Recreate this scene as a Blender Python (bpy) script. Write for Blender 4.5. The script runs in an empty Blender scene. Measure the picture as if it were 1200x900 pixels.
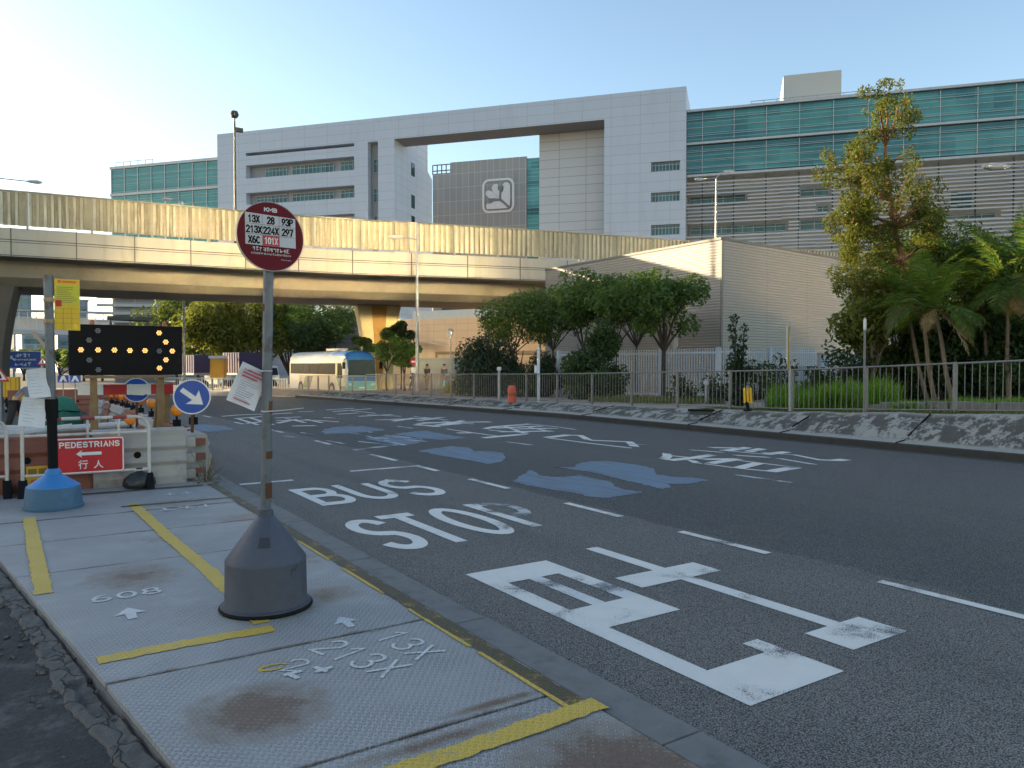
import bpy, bmesh, math, random
from mathutils import Vector, Matrix, Euler
random.seed(7)
R = math.radians
C = bpy.context.scene.collection
scene = bpy.context.scene

# ------------------------------------------------------------------ camera, sky, sun, exposure
CAM_H, YAW, PITCH, FPX = 1.6, R(33.3), math.atan(22/890), 890.0
cam_d = bpy.data.cameras.new('camera'); cam = bpy.data.objects.new('camera', cam_d); C.objects.link(cam)
cam.location = (0, 0, CAM_H); cam.rotation_euler = (R(90)-PITCH, 0, -YAW)
cam_d.sensor_width = 36; cam_d.lens = FPX/1200*36; cam_d.clip_end = 6000; cam_d.clip_start = 0.05
scene.camera = cam
SUN_EL, SUN_AZ = R(11), R(-35)        # azimuth clockwise from +Y (the road runs along +Y)
world = bpy.data.worlds.new('World'); scene.world = world; world.use_nodes = True
wn = world.node_tree.nodes; wl = world.node_tree.links
sky = wn.new('ShaderNodeTexSky'); sky.sky_type = 'NISHITA'; sky.sun_disc = False
sky.sun_elevation = SUN_EL; sky.sun_rotation = SUN_AZ; sky.altitude = 0
sky.air_density = 1.0; sky.dust_density = .8; sky.ozone_density = 1.2
wn['Background'].inputs['Strength'].default_value = 0.13
wl.new(sky.outputs['Color'], wn['Background'].inputs['Color'])
sun_d = bpy.data.lights.new('sun', 'SUN'); sun = bpy.data.objects.new('sun', sun_d); C.objects.link(sun)
sun_d.energy = 5.0; sun_d.angle = R(0.5); sun_d.color = (1.0, 0.80, 0.52)
sd = Vector((math.sin(SUN_AZ)*math.cos(SUN_EL), math.cos(SUN_AZ)*math.cos(SUN_EL), math.sin(SUN_EL)))
sun.rotation_euler = sd.to_track_quat('Z', 'Y').to_euler()
sun.location = sd*80
scene.view_settings.view_transform = 'Standard'; scene.view_settings.look = 'None'
scene.view_settings.exposure = 1.46; scene.view_settings.gamma = 1
scene.view_settings.use_curve_mapping = False
scene.render.engine = 'CYCLES'
scene.cycles.max_bounces = 6; scene.cycles.diffuse_bounces = 3; scene.cycles.glossy_bounces = 3
scene.cycles.transparent_max_bounces = 8; scene.cycles.use_denoising = True; scene.cycles.sample_clamp_indirect = 0; scene.cycles.blur_glossy = 0.0

# ------------------------------------------------------------------ surveying helpers (photo pixel of the 1200 px frame -> place)
CM = cam.rotation_euler.to_matrix()
def ray(px, py): return CM @ Vector(((px-600)/FPX, -(py-450)/FPX, -1))
def at(px, py, d): return Vector((0, 0, CAM_H)) + ray(px, py)*d
def G(px, py, z=0.0):
    r = ray(px, py); t = (z-CAM_H)/r.z; return Vector((r.x*t, r.y*t, z))
def axy(px, d):
    p = at(px, 428, d); return p.x, p.y
ROAD = -0.13
def zr(y): return ROAD - min(max(0.0, y-20), 60)*0.012       # the road falls away gently past the bus bay

# ------------------------------------------------------------------ object helpers
def tag(o, label=None, cat=None, group=None, kind=None):
    if label: o['label'] = label
    if cat: o['category'] = cat
    if group: o['group'] = group
    if kind: o['kind'] = kind
    return o
def thing(name, label, cat, loc=(0, 0, 0), rz=0.0, group=None):
    o = bpy.data.objects.new(name, None); C.objects.link(o)
    o.location = loc; o.rotation_euler = (0, 0, rz); o.empty_display_size = 0.2
    return tag(o, label, cat, group)
class MB:
    def __init__(s): s.v = []; s.f = []; s.m = []
    def add(s, vs, fs, mi=0):
        n = len(s.v); s.v += [tuple(p) for p in vs]; s.f += [tuple(i+n for i in f) for f in fs]; s.m += [mi]*len(fs); return s
    def box(s, x0, x1, y0, y1, z0, z1, mi=0):
        return s.add([(x0,y0,z0),(x1,y0,z0),(x1,y1,z0),(x0,y1,z0),(x0,y0,z1),(x1,y0,z1),(x1,y1,z1),(x0,y1,z1)],
                     [(3,2,1,0),(4,5,6,7),(0,1,5,4),(1,2,6,5),(2,3,7,6),(3,0,4,7)], mi)
    def beam(s, p, q, w, h, mi=0, up=(0, 0, 1)):              # rectangular bar between two points
        p = Vector(p); q = Vector(q); d = (q-p).normalized(); u = Vector(up)
        if abs(d.dot(u)) > .98: u = Vector((0, 1, 0))
        a = d.cross(u).normalized()*w/2; b = a.cross(d).normalized()*h/2
        vs = [p-a-b, p+a-b, p+a+b, p-a+b, q-a-b, q+a-b, q+a+b, q-a+b]
        return s.add(vs, [(3,2,1,0),(4,5,6,7),(0,1,5,4),(1,2,6,5),(2,3,7,6),(3,0,4,7)], mi)
    def extr(s, pts, vec, mi=0):                              # planar polygon swept along vec
        n = len(pts); vec = Vector(vec); a = [Vector(p) for p in pts]; b = [p+vec for p in a]
        return s.add(a+b, [tuple(range(n-1, -1, -1)), tuple(range(n, 2*n))]+[(i, (i+1) % n, n+(i+1) % n, n+i) for i in range(n)], mi)
    def poly(s, pts, mi=0): return s.add(pts, [tuple(range(len(pts)))], mi)
    def tube(s, path, r, n=8, mi=0, caps=True):
        path = [Vector(p) for p in path]; rs = r if isinstance(r, (list, tuple)) else [r]*len(path)
        rings = []; u = None
        for i, p in enumerate(path):
            d = (path[min(i+1, len(path)-1)]-path[max(i-1, 0)]).normalized()
            if u is None: u = Vector((0, 0, 1)) if abs(d.z) < .9 else Vector((1, 0, 0))
            a = d.cross(u).normalized(); u = a.cross(d).normalized()
            rings.append([p+(a*math.cos(2*math.pi*k/n)+u*math.sin(2*math.pi*k/n))*rs[i] for k in range(n)])
        vs = [q for g in rings for q in g]; fs = []
        for i in range(len(path)-1):
            for k in range(n): fs.append((i*n+k, (i+1)*n+k, (i+1)*n+(k+1) % n, i*n+(k+1) % n))
        if caps: fs += [tuple(range(n)), tuple(range((len(path)-1)*n+n-1, (len(path)-1)*n-1, -1))]
        return s.add(vs, fs, mi)
    def lathe(s, prof, c=(0, 0, 0), n=24, mi=0):
        vs = []; fs = []
        for r, z in prof: vs += [(c[0]+r*math.cos(2*math.pi*k/n), c[1]+r*math.sin(2*math.pi*k/n), c[2]+z) for k in range(n)]
        for i in range(len(prof)-1):
            for k in range(n): fs.append((i*n+k, i*n+(k+1) % n, (i+1)*n+(k+1) % n, (i+1)*n+k))
        fs += [tuple(range(n-1, -1, -1)), tuple(range((len(prof)-1)*n, len(prof)*n))]
        return s.add(vs, fs, mi)
    def disc(s, c, r, axis_y0, axis_y1, n=32, mi=0):          # round plate whose axis is local Y
        pts = [(c[0]+r*math.cos(2*math.pi*k/n), axis_y0, c[2]+r*math.sin(2*math.pi*k/n)) for k in range(n)]
        return s.extr(pts, (0, axis_y1-axis_y0, 0), mi)
    def mesh(s, mats, smooth=False):
        me = bpy.data.meshes.new('m'); me.from_pydata(s.v, [], s.f)
        for m in (mats if isinstance(mats, (list, tuple)) else [mats]): me.materials.append(m)
        if any(s.m): me.polygons.foreach_set('material_index', s.m)
        bm = bmesh.new(); bm.from_mesh(me); bmesh.ops.recalc_face_normals(bm, faces=bm.faces); bm.to_mesh(me); bm.free()
        if smooth:
            me.polygons.foreach_set('use_smooth', [True]*len(me.polygons)); me.set_sharp_from_angle(angle=R(38))
        me.update(); return me
    def build(s, name, mats, parent=None, smooth=False, bevel=0, world=False, loc=None):
        if world and parent is not None:
            mi = (Matrix.Translation(parent.location) @ parent.rotation_euler.to_matrix().to_4x4()).inverted()
            s.v = [tuple(mi @ Vector(p)) for p in s.v]
        if loc is not None: s.v = [(p[0]-loc[0], p[1]-loc[1], p[2]-loc[2]) for p in s.v]
        me = s.mesh(mats, smooth); me.name = name
        o = bpy.data.objects.new(name, me); C.objects.link(o)
        if loc is not None: o.location = loc
        if parent is not None: o.parent = parent
        if bevel:
            b = o.modifiers.new('bevel', 'BEVEL'); b.width = bevel; b.segments = 2; b.limit_method = 'ANGLE'; b.angle_limit = R(40)
        return o
def kids(o): return [c for c in bpy.data.objects if c.parent == o]
def copy_tree(o, parent=None):
    c = o.copy(); C.objects.link(c)
    if parent is not None: c.parent = parent
    for ch in kids(o): copy_tree(ch, c)
    return c
_bf = {}
def text_mb(mb, s, w, h, origin, xdir=(1, 0, 0), ydir=(0, 0, 1), mi=0, bold=0.0, align='C'):
    """lettering fitted into w x h (h is the cap height box) added to mb, lying in the plane xdir/ydir"""
    key = (s, bold)
    if key not in _bf:
        cu = bpy.data.curves.new('t', 'FONT'); cu.body = s; cu.size = 1; cu.offset = bold; cu.resolution_u = 3
        o = bpy.data.objects.new('t', cu); C.objects.link(o)
        dg = bpy.context.evaluated_depsgraph_get(); me = bpy.data.meshes.new_from_object(o.evaluated_get(dg))
        vs = [v.co.copy() for v in me.vertices]; fs = [tuple(p.vertices) for p in me.polygons]
        bpy.data.objects.remove(o); bpy.data.curves.remove(cu); bpy.data.meshes.remove(me)
        _bf[key] = (vs, fs)
    vs, fs = _bf[key]
    if not vs: return
    x0 = min(v.x for v in vs); x1 = max(v.x for v in vs); y0 = min(v.y for v in vs); y1 = max(v.y for v in vs)
    sx = w/(x1-x0) if w else h/(y1-y0); sy = h/(y1-y0)
    O = Vector(origin); X = Vector(xdir); Y = Vector(ydir)
    cx = (x0+x1)/2 if align == 'C' else x0
    mb.add([O+X*((v.x-cx)*sx)+Y*((v.y-(y0+y1)/2)*sy) for v in vs], fs, mi)

def _arc(cx, cy, rx, ry, a0, a1, n=9): return [(cx+rx*math.cos(R(a0+(a1-a0)*i/n)), cy+ry*math.sin(R(a0+(a1-a0)*i/n))) for i in range(n+1)]
_bowlP = [(0, 1), (.5, 1)]+_arc(.5, .74, .5, .26, 90, -90)[1:]+[(0, .48)]
GLYPH = {
 'P': [[(0, 0), (0, 1)], _bowlP], 'E': [[(1, 1), (0, 1), (0, 0), (1, 0)], [(0, .52), (.85, .52)]], 'D': [[(0, 0), (0, 1), (.4, 1)]+_arc(.4, .5, .6, .5, 90, -90, 12)[1:]+[(0, 0)]],
 'S': [_arc(.5, .75, .5, .25, 20, 250, 12)+_arc(.5, .25, .5, .27, 70, -160, 12)], 'T': [[(0, 1), (1, 1)], [(.5, 1), (.5, 0)]], 'R': [[(0, 0), (0, 1)], _bowlP, [(.5, .48), (1, 0)]],
 'I': [[(.5, 0), (.5, 1)]], 'A': [[(0, 0), (.5, 1), (1, 0)], [(.2, .32), (.8, .32)]], 'N': [[(0, 0), (0, 1), (1, 0), (1, 1)]], 'K': [[(0, 0), (0, 1)], [(1, 1), (0, .42)], [(.35, .62), (1, 0)]],
 'M': [[(0, 0), (0, 1), (.5, .35), (1, 1), (1, 0)]], 'B': [[(0, 0), (0, 1), (.5, 1)]+_arc(.5, .76, .42, .24, 90, -90)[1:]+[(0, .52)], [(.5, .52)]+_arc(.5, .26, .5, .26, 90, -90)+[(0, 0)]],
 'X': [[(0, 0), (1, 1)], [(0, 1), (1, 0)]], 'C': [_arc(.5, .5, .5, .5, 42, 318, 16)], '0': [_arc(.5, .5, .5, .5, 90, 450, 20)], '1': [[(.15, .78), (.55, 1), (.55, 0)]],
 '2': [_arc(.5, .72, .48, .28, 165, -25, 10)+[(0, 0), (1, 0)]], '3': [_arc(.48, .75, .46, .25, 160, -80, 10), _arc(.48, .26, .52, .26, 80, -160, 10)], '4': [[(.75, 0), (.75, 1), (0, .28), (1, .28)]],
 '5': [[(.92, 1), (.15, 1), (.08, .55)]+_arc(.48, .32, .5, .32, 120, -150, 10)], '6': [_arc(.5, .3, .48, .3, 90, 450, 16), _arc(.72, .42, .70, .58, 88, 192, 8)], '7': [[(0, 1), (1, 1), (.38, 0)]],
 '8': [_arc(.5, .75, .42, .25, 90, 450, 14), _arc(.5, .26, .5, .26, 90, 450, 16)], '9': [_arc(.5, .7, .48, .3, -20, 340, 16)+[(.2, 0)]]}
def stroke_text(mb, s, w, h, origin, xdir=(1, 0, 0), ydir=(0, 0, 1), th=.16, gap=.42, mi=0, dz=.00005):
    """block lettering: every glyph drawn as brushed bars th*h thick inside a w x h box"""
    O = Vector(origin); X = Vector(xdir); Y = Vector(ydir); Z = X.cross(Y).normalized(); k = 0
    adv = [.35 if c == 'I' else (1.25 if c == 'M' else 1.0) for c in s]; tot = sum(adv)+gap*(len(s)-1); u = (w-th*h)/tot; x = -w/2+th*h/2; hh = h*(1-th)
    for c, a in zip(s, adv):
        for ln in GLYPH[c]:
            P = [Vector((x+(p[0] if c != 'I' else .5)*u*a, -hh/2+p[1]*hh)) for p in ln]; Lf = []; Rt = []; n = len(P); closed = (P[0]-P[-1]).length < 1e-6
            for i in range(n):
                d0 = (P[i]-P[i-1]).normalized() if i > 0 else ((P[-1]-P[-2]).normalized() if closed else None); d1 = (P[i+1]-P[i]).normalized() if i < n-1 else ((P[1]-P[0]).normalized() if closed else None)
                d = ((d0 or d1)+(d1 or d0)); d = d.normalized() if d.length > 1e-6 else d1; nr = Vector((-d.y, d.x)); b = d1 or d0
                sc = th*h/2/max(.55, nr.dot(Vector((-b.y, b.x)))); ex = Vector((0, 0))
                if not closed and i == 0: ex = -d1*th*h*.42
                if not closed and i == n-1: ex = d0*th*h*.42
                Lf.append(P[i]+nr*sc+ex); Rt.append(P[i]-nr*sc+ex)
            o = O+Z*(dz*(k % 5)); k += 1
            mb.add([o+X*p.x+Y*p.y for p in Lf]+[o+X*p.x+Y*p.y for p in Rt], [(i, n+i, n+i+1, i+1) for i in range(n-1)], mi)
        x += u*(a+gap)

# ------------------------------------------------------------------ materials
def nodes(name):
    m = bpy.data.materials.new(name); m.use_nodes = True
    return m, m.node_tree.nodes, m.node_tree.links, m.node_tree.nodes['Principled BSDF']
class NT:
    """tiny node-writing helper"""
    def __init__(s, nt): s.n = nt.nodes; s.l = nt.links
    def put(s, t, **k):
        n = s.n.new(t)
        for a, b in k.items(): setattr(n, a, b)
        return n
    def link(s, a, b): s.l.new(a, b)
    def val(s, sock, v):
        if hasattr(v, 'is_linked') or isinstance(v, bpy.types.NodeSocket): s.l.new(v, sock)
        else: sock.default_value = v
    def math(s, op, a, b=0.0, c=None, clamp=False):
        n = s.n.new('ShaderNodeMath'); n.operation = op; n.use_clamp = clamp
        s.val(n.inputs[0], a); s.val(n.inputs[1], b)
        if c is not None: s.val(n.inputs[2], c)
        return n.outputs[0]
    def mix(s, fac, a, b):
        n = s.n.new('ShaderNodeMix'); n.data_type = 'RGBA'
        s.val(n.inputs[0], fac); s.val(n.inputs[6], a if not isinstance(a, tuple) else (*a[:3], 1)); s.val(n.inputs[7], b if not isinstance(b, tuple) else (*b[:3], 1))
        return n.outputs[2]
    def noise(s, vec, scale, detail=4, rough=.55, dist=0):
        n = s.n.new('ShaderNodeTexNoise'); n.inputs['Scale'].default_value = scale; n.inputs['Detail'].default_value = detail
        n.inputs['Roughness'].default_value = rough; n.inputs['Distortion'].default_value = dist
        if vec is not None: s.l.new(vec, n.inputs['Vector'])
        return n.outputs['Fac']
    def ramp(s, fac, lo, hi):                                 # smooth 0..1 step
        n = s.n.new('ShaderNodeMapRange'); n.interpolation_type = 'SMOOTHSTEP'
        s.l.new(fac, n.inputs['Value']); n.inputs['From Min'].default_value = lo; n.inputs['From Max'].default_value = hi
        return n.outputs['Result']
    def obj(s): return s.put('ShaderNodeTexCoord').outputs['Object']
    def xyz(s, v):
        n = s.put('ShaderNodeSeparateXYZ'); s.l.new(v, n.inputs[0]); return n.outputs
    def scalev(s, v, sc):
        n = s.put('ShaderNodeMapping'); n.inputs['Scale'].default_value = sc; s.l.new(v, n.inputs['Vector']); return n.outputs['Vector']
    def bump(s, h, strength, dist, bsdf):
        n = s.put('ShaderNodeBump'); n.inputs['Strength'].default_value = strength; n.inputs['Distance'].default_value = dist
        s.l.new(h, n.inputs['Height']); s.l.new(n.outputs['Normal'], bsdf.inputs['Normal'])
_mc = {}
def pm(name, col, rough=.6, metal=0.0, var=.18, scale=3.0, dirt=None, damt=.35, dscale=1.2, bump=0.0, bscale=40, spec=None, streak=False, coat=0):
    """general painted / weathered surface"""
    if name in _mc: return _mc[name]
    m, n, l, b = nodes(name); t = NT(m.node_tree); o = t.obj()
    f = t.noise(o, scale, 6)
    c = t.mix(f, tuple(x*(1-var) for x in col), tuple(min(1, x*(1+var)) for x in col))
    if dirt:
        v = t.scalev(o, (1, 1, .12)) if streak else o
        d = t.ramp(t.noise(v, dscale, 7, .62), .5-.0, .72)
        c = t.mix(t.math('MULTIPLY', d, damt), c, dirt)
    l.new(c, b.inputs['Base Color'])
    b.inputs['Roughness'].default_value = rough; b.inputs['Metallic'].default_value = metal
    if spec is not None: b.inputs['Specular IOR Level'].default_value = spec
    if coat: b.inputs['Coat Weight'].default_value = coat; b.inputs['Coat Roughness'].default_value = .15
    if bump: t.bump(t.noise(o, bscale, 5), bump, .02, b)
    _mc[name] = m; return m
def grid_mat(name, col, line, w, h, lw=.03, rough=.4, var=.06, metal=0.0, cellvar=.08, dirt=None, damt=.2, bump=0, zoff=0, xoff=0):
    """panelled wall: object-space grid of joints w x h metres, each panel a hair different"""
    if name in _mc: return _mc[name]
    m, n, l, b = nodes(name); t = NT(m.node_tree); o = t.obj(); x, y, z = t.xyz(o)
    u = t.math('DIVIDE', t.math('ADD', t.math('ADD', x, y), xoff), w); v = t.math('DIVIDE', t.math('ADD', z, zoff), h)
    fu = t.math('FRACT', u); fv = t.math('FRACT', v)
    eu = t.math('LESS_THAN', fu, lw/w); ev = t.math('LESS_THAN', fv, lw/h); e = t.math('MAXIMUM', eu, ev)
    cmb = t.put('ShaderNodeCombineXYZ'); l.new(t.math('FLOOR', u), cmb.inputs[0]); l.new(t.math('FLOOR', v), cmb.inputs[1])
    wn_ = t.put('ShaderNodeTexWhiteNoise'); l.new(cmb.outputs[0], wn_.inputs['Vector'])
    f = t.math('ADD', t.math('MULTIPLY', wn_.outputs['Value'], .6), t.math('MULTIPLY', t.noise(o, .4, 4), .4))
    k = cellvar
    c = t.mix(f, tuple(q*(1-k) for q in col), tuple(min(1, q*(1+k)) for q in col))
    if dirt: c = t.mix(t.math('MULTIPLY', t.ramp(t.noise(t.scalev(o, (1, 1, .15)), .8, 6, .6), .48, .75), damt), c, dirt)
    c = t.mix(e, c, line)
    l.new(c, b.inputs['Base Color']); b.inputs['Roughness'].default_value = rough; b.inputs['Metallic'].default_value = metal
    _mc[name] = m; return m
def leaf_mat(name, a, b_, trans=.35, dry=None, damt=.25):
    if name in _mc: return _mc[name]
    m, n, l, b = nodes(name); t = NT(m.node_tree)
    g = t.put('ShaderNodeNewGeometry'); f = g.outputs['Random Per Island']
    c = t.mix(f, a, b_)
    big = t.noise(t.obj(), .9, 3)
    c = t.mix(t.math('MULTIPLY', t.ramp(big, .4, .65), .45), c, tuple(q*.55 for q in a))
    if dry: c = t.mix(t.math('MULTIPLY', t.math('GREATER_THAN', t.math('FRACT', t.math('MULTIPLY', f, 7.31)), 1-damt), .85), c, dry)
    l.new(c, b.inputs['Base Color']); b.inputs['Roughness'].default_value = .5; b.inputs['Specular IOR Level'].default_value = .35
    tr = t.put('ShaderNodeBsdfTranslucent'); l.new(t.mix(.35, c, (.30, .34, .03)), tr.inputs['Color'])
    mx = t.put('ShaderNodeMixShader'); mx.inputs[0].default_value = trans
    l.new(b.outputs[0], mx.inputs[1]); l.new(tr.outputs[0], mx.inputs[2]); l.new(mx.outputs[0], n['Material Output'].inputs['Surface'])
    _mc[name] = m; return m
def emit_mat(name, col, s):
    m, n, l, b = nodes(name); b.inputs['Base Color'].default_value = (*col, 1)
    b.inputs['Emission Color'].default_value = (*col, 1); b.inputs['Emission Strength'].default_value = s; return m
def glass_mat(name, col, rough=.06, var=.3):
    return pm(name, col, rough, 0, var, .5, spec=.9)

def asphalt_mat():
    m, n, l, b = nodes('road asphalt'); t = NT(m.node_tree); o = t.obj(); x, y, z = t.xyz(o)
    grain = t.noise(o, 165, 2, .65); mid = t.noise(o, 1.3, 6, .6); v = t.put('ShaderNodeTexVoronoi'); v.inputs['Scale'].default_value = 110; l.new(o, v.inputs['Vector'])
    edge = t.math('ADD', x, t.math('MULTIPLY', t.noise(o, .9, 5), .5))
    lane = t.math('SUBTRACT', 1, t.ramp(edge, 6.1, 6.22))     # the relaid bus bay is a lighter asphalt
    base = t.mix(lane, t.mix(mid, (.155, .142, .126), (.21, .194, .174)), t.mix(mid, (.208, .192, .172), (.268, .249, .226)))
    band = t.math('MULTIPLY', t.math('SUBTRACT', 1, lane), t.math('SUBTRACT', 1, t.ramp(edge, 7.0, 10.5))); base = t.mix(t.math('MULTIPLY', band, .55), base, (.075, .074, .072))
    wy = t.noise(t.scalev(o, (1.1, .05, 1)), 1.1, 4, .5)
    base = t.mix(t.math('MULTIPLY', t.ramp(wy, .5, .7), .4), base, (.108, .105, .10))   # tyre-polished tracks
    base = t.mix(t.math('MULTIPLY', t.ramp(t.noise(o, .35, 5, .6), .52, .72), .4), base, (.15, .145, .135))   # dusty areas
    base = t.mix(t.math('MULTIPLY', t.ramp(grain, .54, .66), .85), base, (.46, .455, .44))
    base = t.mix(t.math('MULTIPLY', t.ramp(v.outputs['Distance'], .38, .62), .8), base, (.018, .018, .018))
    l.new(base, b.inputs['Base Color']); b.inputs['Roughness'].default_value = .75; b.inputs['Specular IOR Level'].default_value = .3
    h = t.math('ADD', t.math('MULTIPLY', grain, .6), t.math('SUBTRACT', 1, v.outputs['Distance']))
    t.bump(h, .8, .008, b); return m
def paint_mat(name, col, wear=.62, grainy=True, wlo=.5):
    """road paint, worn through to the asphalt in patches"""
    m, n, l, b = nodes(name); t = NT(m.node_tree); o = t.obj()
    g = t.noise(o, 130, 3, .75); big = t.noise(o, 2.0, 4, .6, .4)
    f = t.ramp(t.math('ADD', t.math('MULTIPLY', g, .55), t.math('MULTIPLY', big, .75)), wear+.05, wear+.15)
    c = t.mix(f, t.mix(t.noise(o, 6, 5), tuple(q*.82 for q in col), col), (.06, .06, .063))
    l.new(c, b.inputs['Base Color']); b.inputs['Roughness'].default_value = .65; t.bump(g, .35, .004, b); return m
def tread(t, o):
    """raised bars of tread plate, alternating in direction: 1 on a bar, and a 0..1 painted-shade halo at its foot"""
    mp = t.put('ShaderNodeMapping'); mp.inputs['Rotation'].default_value = (0, 0, R(38)); t.link(o, mp.inputs['Vector'])
    x, y, z = t.xyz(mp.outputs['Vector']); p = .033
    u = t.math('DIVIDE', x, p); v = t.math('DIVIDE', y, p)
    par = t.math('MODULO', t.math('ABSOLUTE', t.math('ADD', t.math('FLOOR', u), t.math('FLOOR', v))), 2)
    fu = t.math('SUBTRACT', t.math('FRACT', u), .5); fv = t.math('SUBTRACT', t.math('FRACT', v), .5)
    a = t.math('MULTIPLY', fu, t.math('ADD', 2.0, t.math('MULTIPLY', par, 4.8))); c = t.math('MULTIPLY', fv, t.math('SUBTRACT', 6.8, t.math('MULTIPLY', par, 4.8)))
    r2 = t.math('ADD', t.math('MULTIPLY', a, a), t.math('MULTIPLY', c, c))
    bar = t.math('SUBTRACT', 1, t.ramp(r2, .35, 1.05))
    halo = t.math('MULTIPLY', t.ramp(r2, .55, 1.05), t.math('SUBTRACT', 1, t.ramp(r2, 1.5, 3.2)))  # dark ring painted at each bar's foot to stand for its shaded side
    return bar, halo
def steel_mat():
    """grey painted tread plate, rust worn through in places"""
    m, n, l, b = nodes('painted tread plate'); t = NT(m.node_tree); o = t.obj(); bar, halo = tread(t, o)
    big = t.noise(o, 1.1, 6, .6); fine = t.noise(o, 26, 4, .6)
    col = t.mix(big, (.265, .263, .262), (.39, .386, .38))
    col = t.mix(t.math('MULTIPLY', t.ramp(t.noise(o, 2.6, 5), .5, .75), .35), col, (.50, .495, .49))
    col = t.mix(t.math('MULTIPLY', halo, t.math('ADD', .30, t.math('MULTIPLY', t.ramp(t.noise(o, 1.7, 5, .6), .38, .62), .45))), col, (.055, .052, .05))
    px, py, pz = t.xyz(o); rust = None
    for (sx, sy, rx, ry, am) in [(.93, 3.55, .42, .40, 1.0), (1.42, 4.95, .42, .30, .6), (.75, 6.35, .45, .50, .7), (1.98, 2.2, .62, .62, 1.1), (1.50, 2.85, .60, .07, .8),
                                 (1.80, 5.1, .36, .26, .6), (2.0, 8.2, .40, .36, .5), (1.5, 9.5, .6, .4, .4), (1.9, 3.02, .4, .05, .9), (1.1, 7.6, .4, .25, .3), (2.0, 6.2, .2, .5, .35)]:
        dx = t.math('DIVIDE', t.math('SUBTRACT', px, sx), rx); dy = t.math('DIVIDE', t.math('SUBTRACT', py, sy), ry)
        q = t.math('MULTIPLY', t.math('SUBTRACT', 1, t.math('SQRT', t.math('ADD', t.math('MULTIPLY', dx, dx), t.math('MULTIPLY', dy, dy)))), am)
        q = t.math('MAXIMUM', q, 0)
        rust = q if rust is None else t.math('MAXIMUM', rust, q)
    has = t.ramp(rust, .0, .25)
    rn = t.math('ADD', rust, t.math('MULTIPLY', t.math('SUBTRACT', t.noise(o, 7, 8, .72), .5), 1.3))
    rn = t.math('ADD', rn, t.math('MULTIPLY', t.math('SUBTRACT', .45, bar), .28))
    col = t.mix(t.math('MULTIPLY', t.math('MULTIPLY', has, t.ramp(rn, .10, .55)), .75), col, t.mix(fine, (.15, .118, .088), (.26, .21, .16)))
    col = t.mix(t.math('MULTIPLY', t.math('MULTIPLY', has, t.ramp(rn, .50, .80)), .85), col, t.mix(fine, (.095, .054, .035), (.20, .125, .085)))
    col = t.mix(t.math('MULTIPLY', t.ramp(t.noise(o, 5.5, 7, .72), .60, .74), .40), col, (.12, .105, .09))
    seam = None                                              # rust creeping from the plate edges
    for ys_ in (.4, 1.68, 2.95, 4.27, 6.82, 8.06, 9.2, 10.62):
        q = t.math('SUBTRACT', 1, t.math('DIVIDE', t.math('ABSOLUTE', t.math('SUBTRACT', py, ys_)), .07)); seam = q if seam is None else t.math('MAXIMUM', seam, q)
    seam = t.math('ADD', t.math('MAXIMUM', seam, -.6), t.math('MULTIPLY', t.math('SUBTRACT', t.noise(t.scalev(o, (1, 3, 1)), 3.2, 7, .7), .5), 2.2))
    col = t.mix(t.math('MULTIPLY', t.ramp(seam, .55, 1.1), .75), col, (.085, .055, .038))
    scuff = t.noise(t.scalev(o, (1, 5, 1)), 2.3, 8, .75, 1.2); col = t.mix(t.math('MULTIPLY', t.ramp(scuff, .63, .70), .35), col, (.07, .07, .072))
    l.new(col, b.inputs['Base Color']); b.inputs['Roughness'].default_value = .55; b.inputs['Specular IOR Level'].default_value = .35
    t.bump(t.math('ADD', bar, t.math('MULTIPLY', fine, .10)), 1.0, .005, b); return m
def floor_paint(name, col, wear, under=(.25, .25, .26)):
    """paint brushed over the tread plate: the bars show through, thin patches wear back to the plate"""
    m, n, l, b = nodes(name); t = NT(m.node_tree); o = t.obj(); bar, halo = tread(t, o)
    f = t.ramp(t.math('ADD', t.math('MULTIPLY', t.noise(o, 60, 3, .75), .5), t.math('MULTIPLY', t.noise(o, 4.5, 5, .65, .4), .75)), wear, wear+.14)
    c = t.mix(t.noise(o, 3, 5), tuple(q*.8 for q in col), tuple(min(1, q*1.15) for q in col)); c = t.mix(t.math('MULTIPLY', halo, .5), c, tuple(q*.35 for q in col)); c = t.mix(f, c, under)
    l.new(c, b.inputs['Base Color']); b.inputs['Roughness'].default_value = .6; t.bump(bar, .8, .004, b); return m

def streak_paint(name, col):
    """thin rolled-on cover-up paint: streaked along the road and patchy, asphalt showing through"""
    m, n, l, b = nodes(name); t = NT(m.node_tree); o = t.obj()
    st = t.noise(t.scalev(o, (7, .5, 1)), 1.6, 6, .65); g = t.noise(o, 105, 2, .6)
    f = t.ramp(t.math('ADD', t.math('MULTIPLY', st, .8), t.math('MULTIPLY', g, .35)), .52, .72)
    c = t.mix(t.noise(o, 3, 5), tuple(q*.85 for q in col), tuple(q*1.2 for q in col)); c = t.mix(t.math('MULTIPLY', f, .75), c, (.12, .12, .12))
    l.new(c, b.inputs['Base Color']); b.inputs['Roughness'].default_value = .7; t.bump(g, .4, .005, b); return m
M_asph = None; M_steel = steel_mat()
M_white = paint_mat('white road paint', (.75, .725, .67), .66); M_faint = paint_mat('worn white paint', (.55, .57, .58), .56)
M_yel = floor_paint('yellow floor paint', (.62, .42, .06), .70); M_yeldirty = floor_paint('grimy yellow edge paint', (.085, .062, .022), .66, (.33, .22, .03))
M_bluep = streak_paint('blue cover-up paint', (.145, .20, .265)); M_chalk = floor_paint('hand-painted white numerals', (.64, .64, .63), .71)
M_conc = pm('weathered concrete', (.30, .29, .27), .85, 0, .2, 4, (.09, .085, .075), .55, 1.5, .25, 60)
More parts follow.
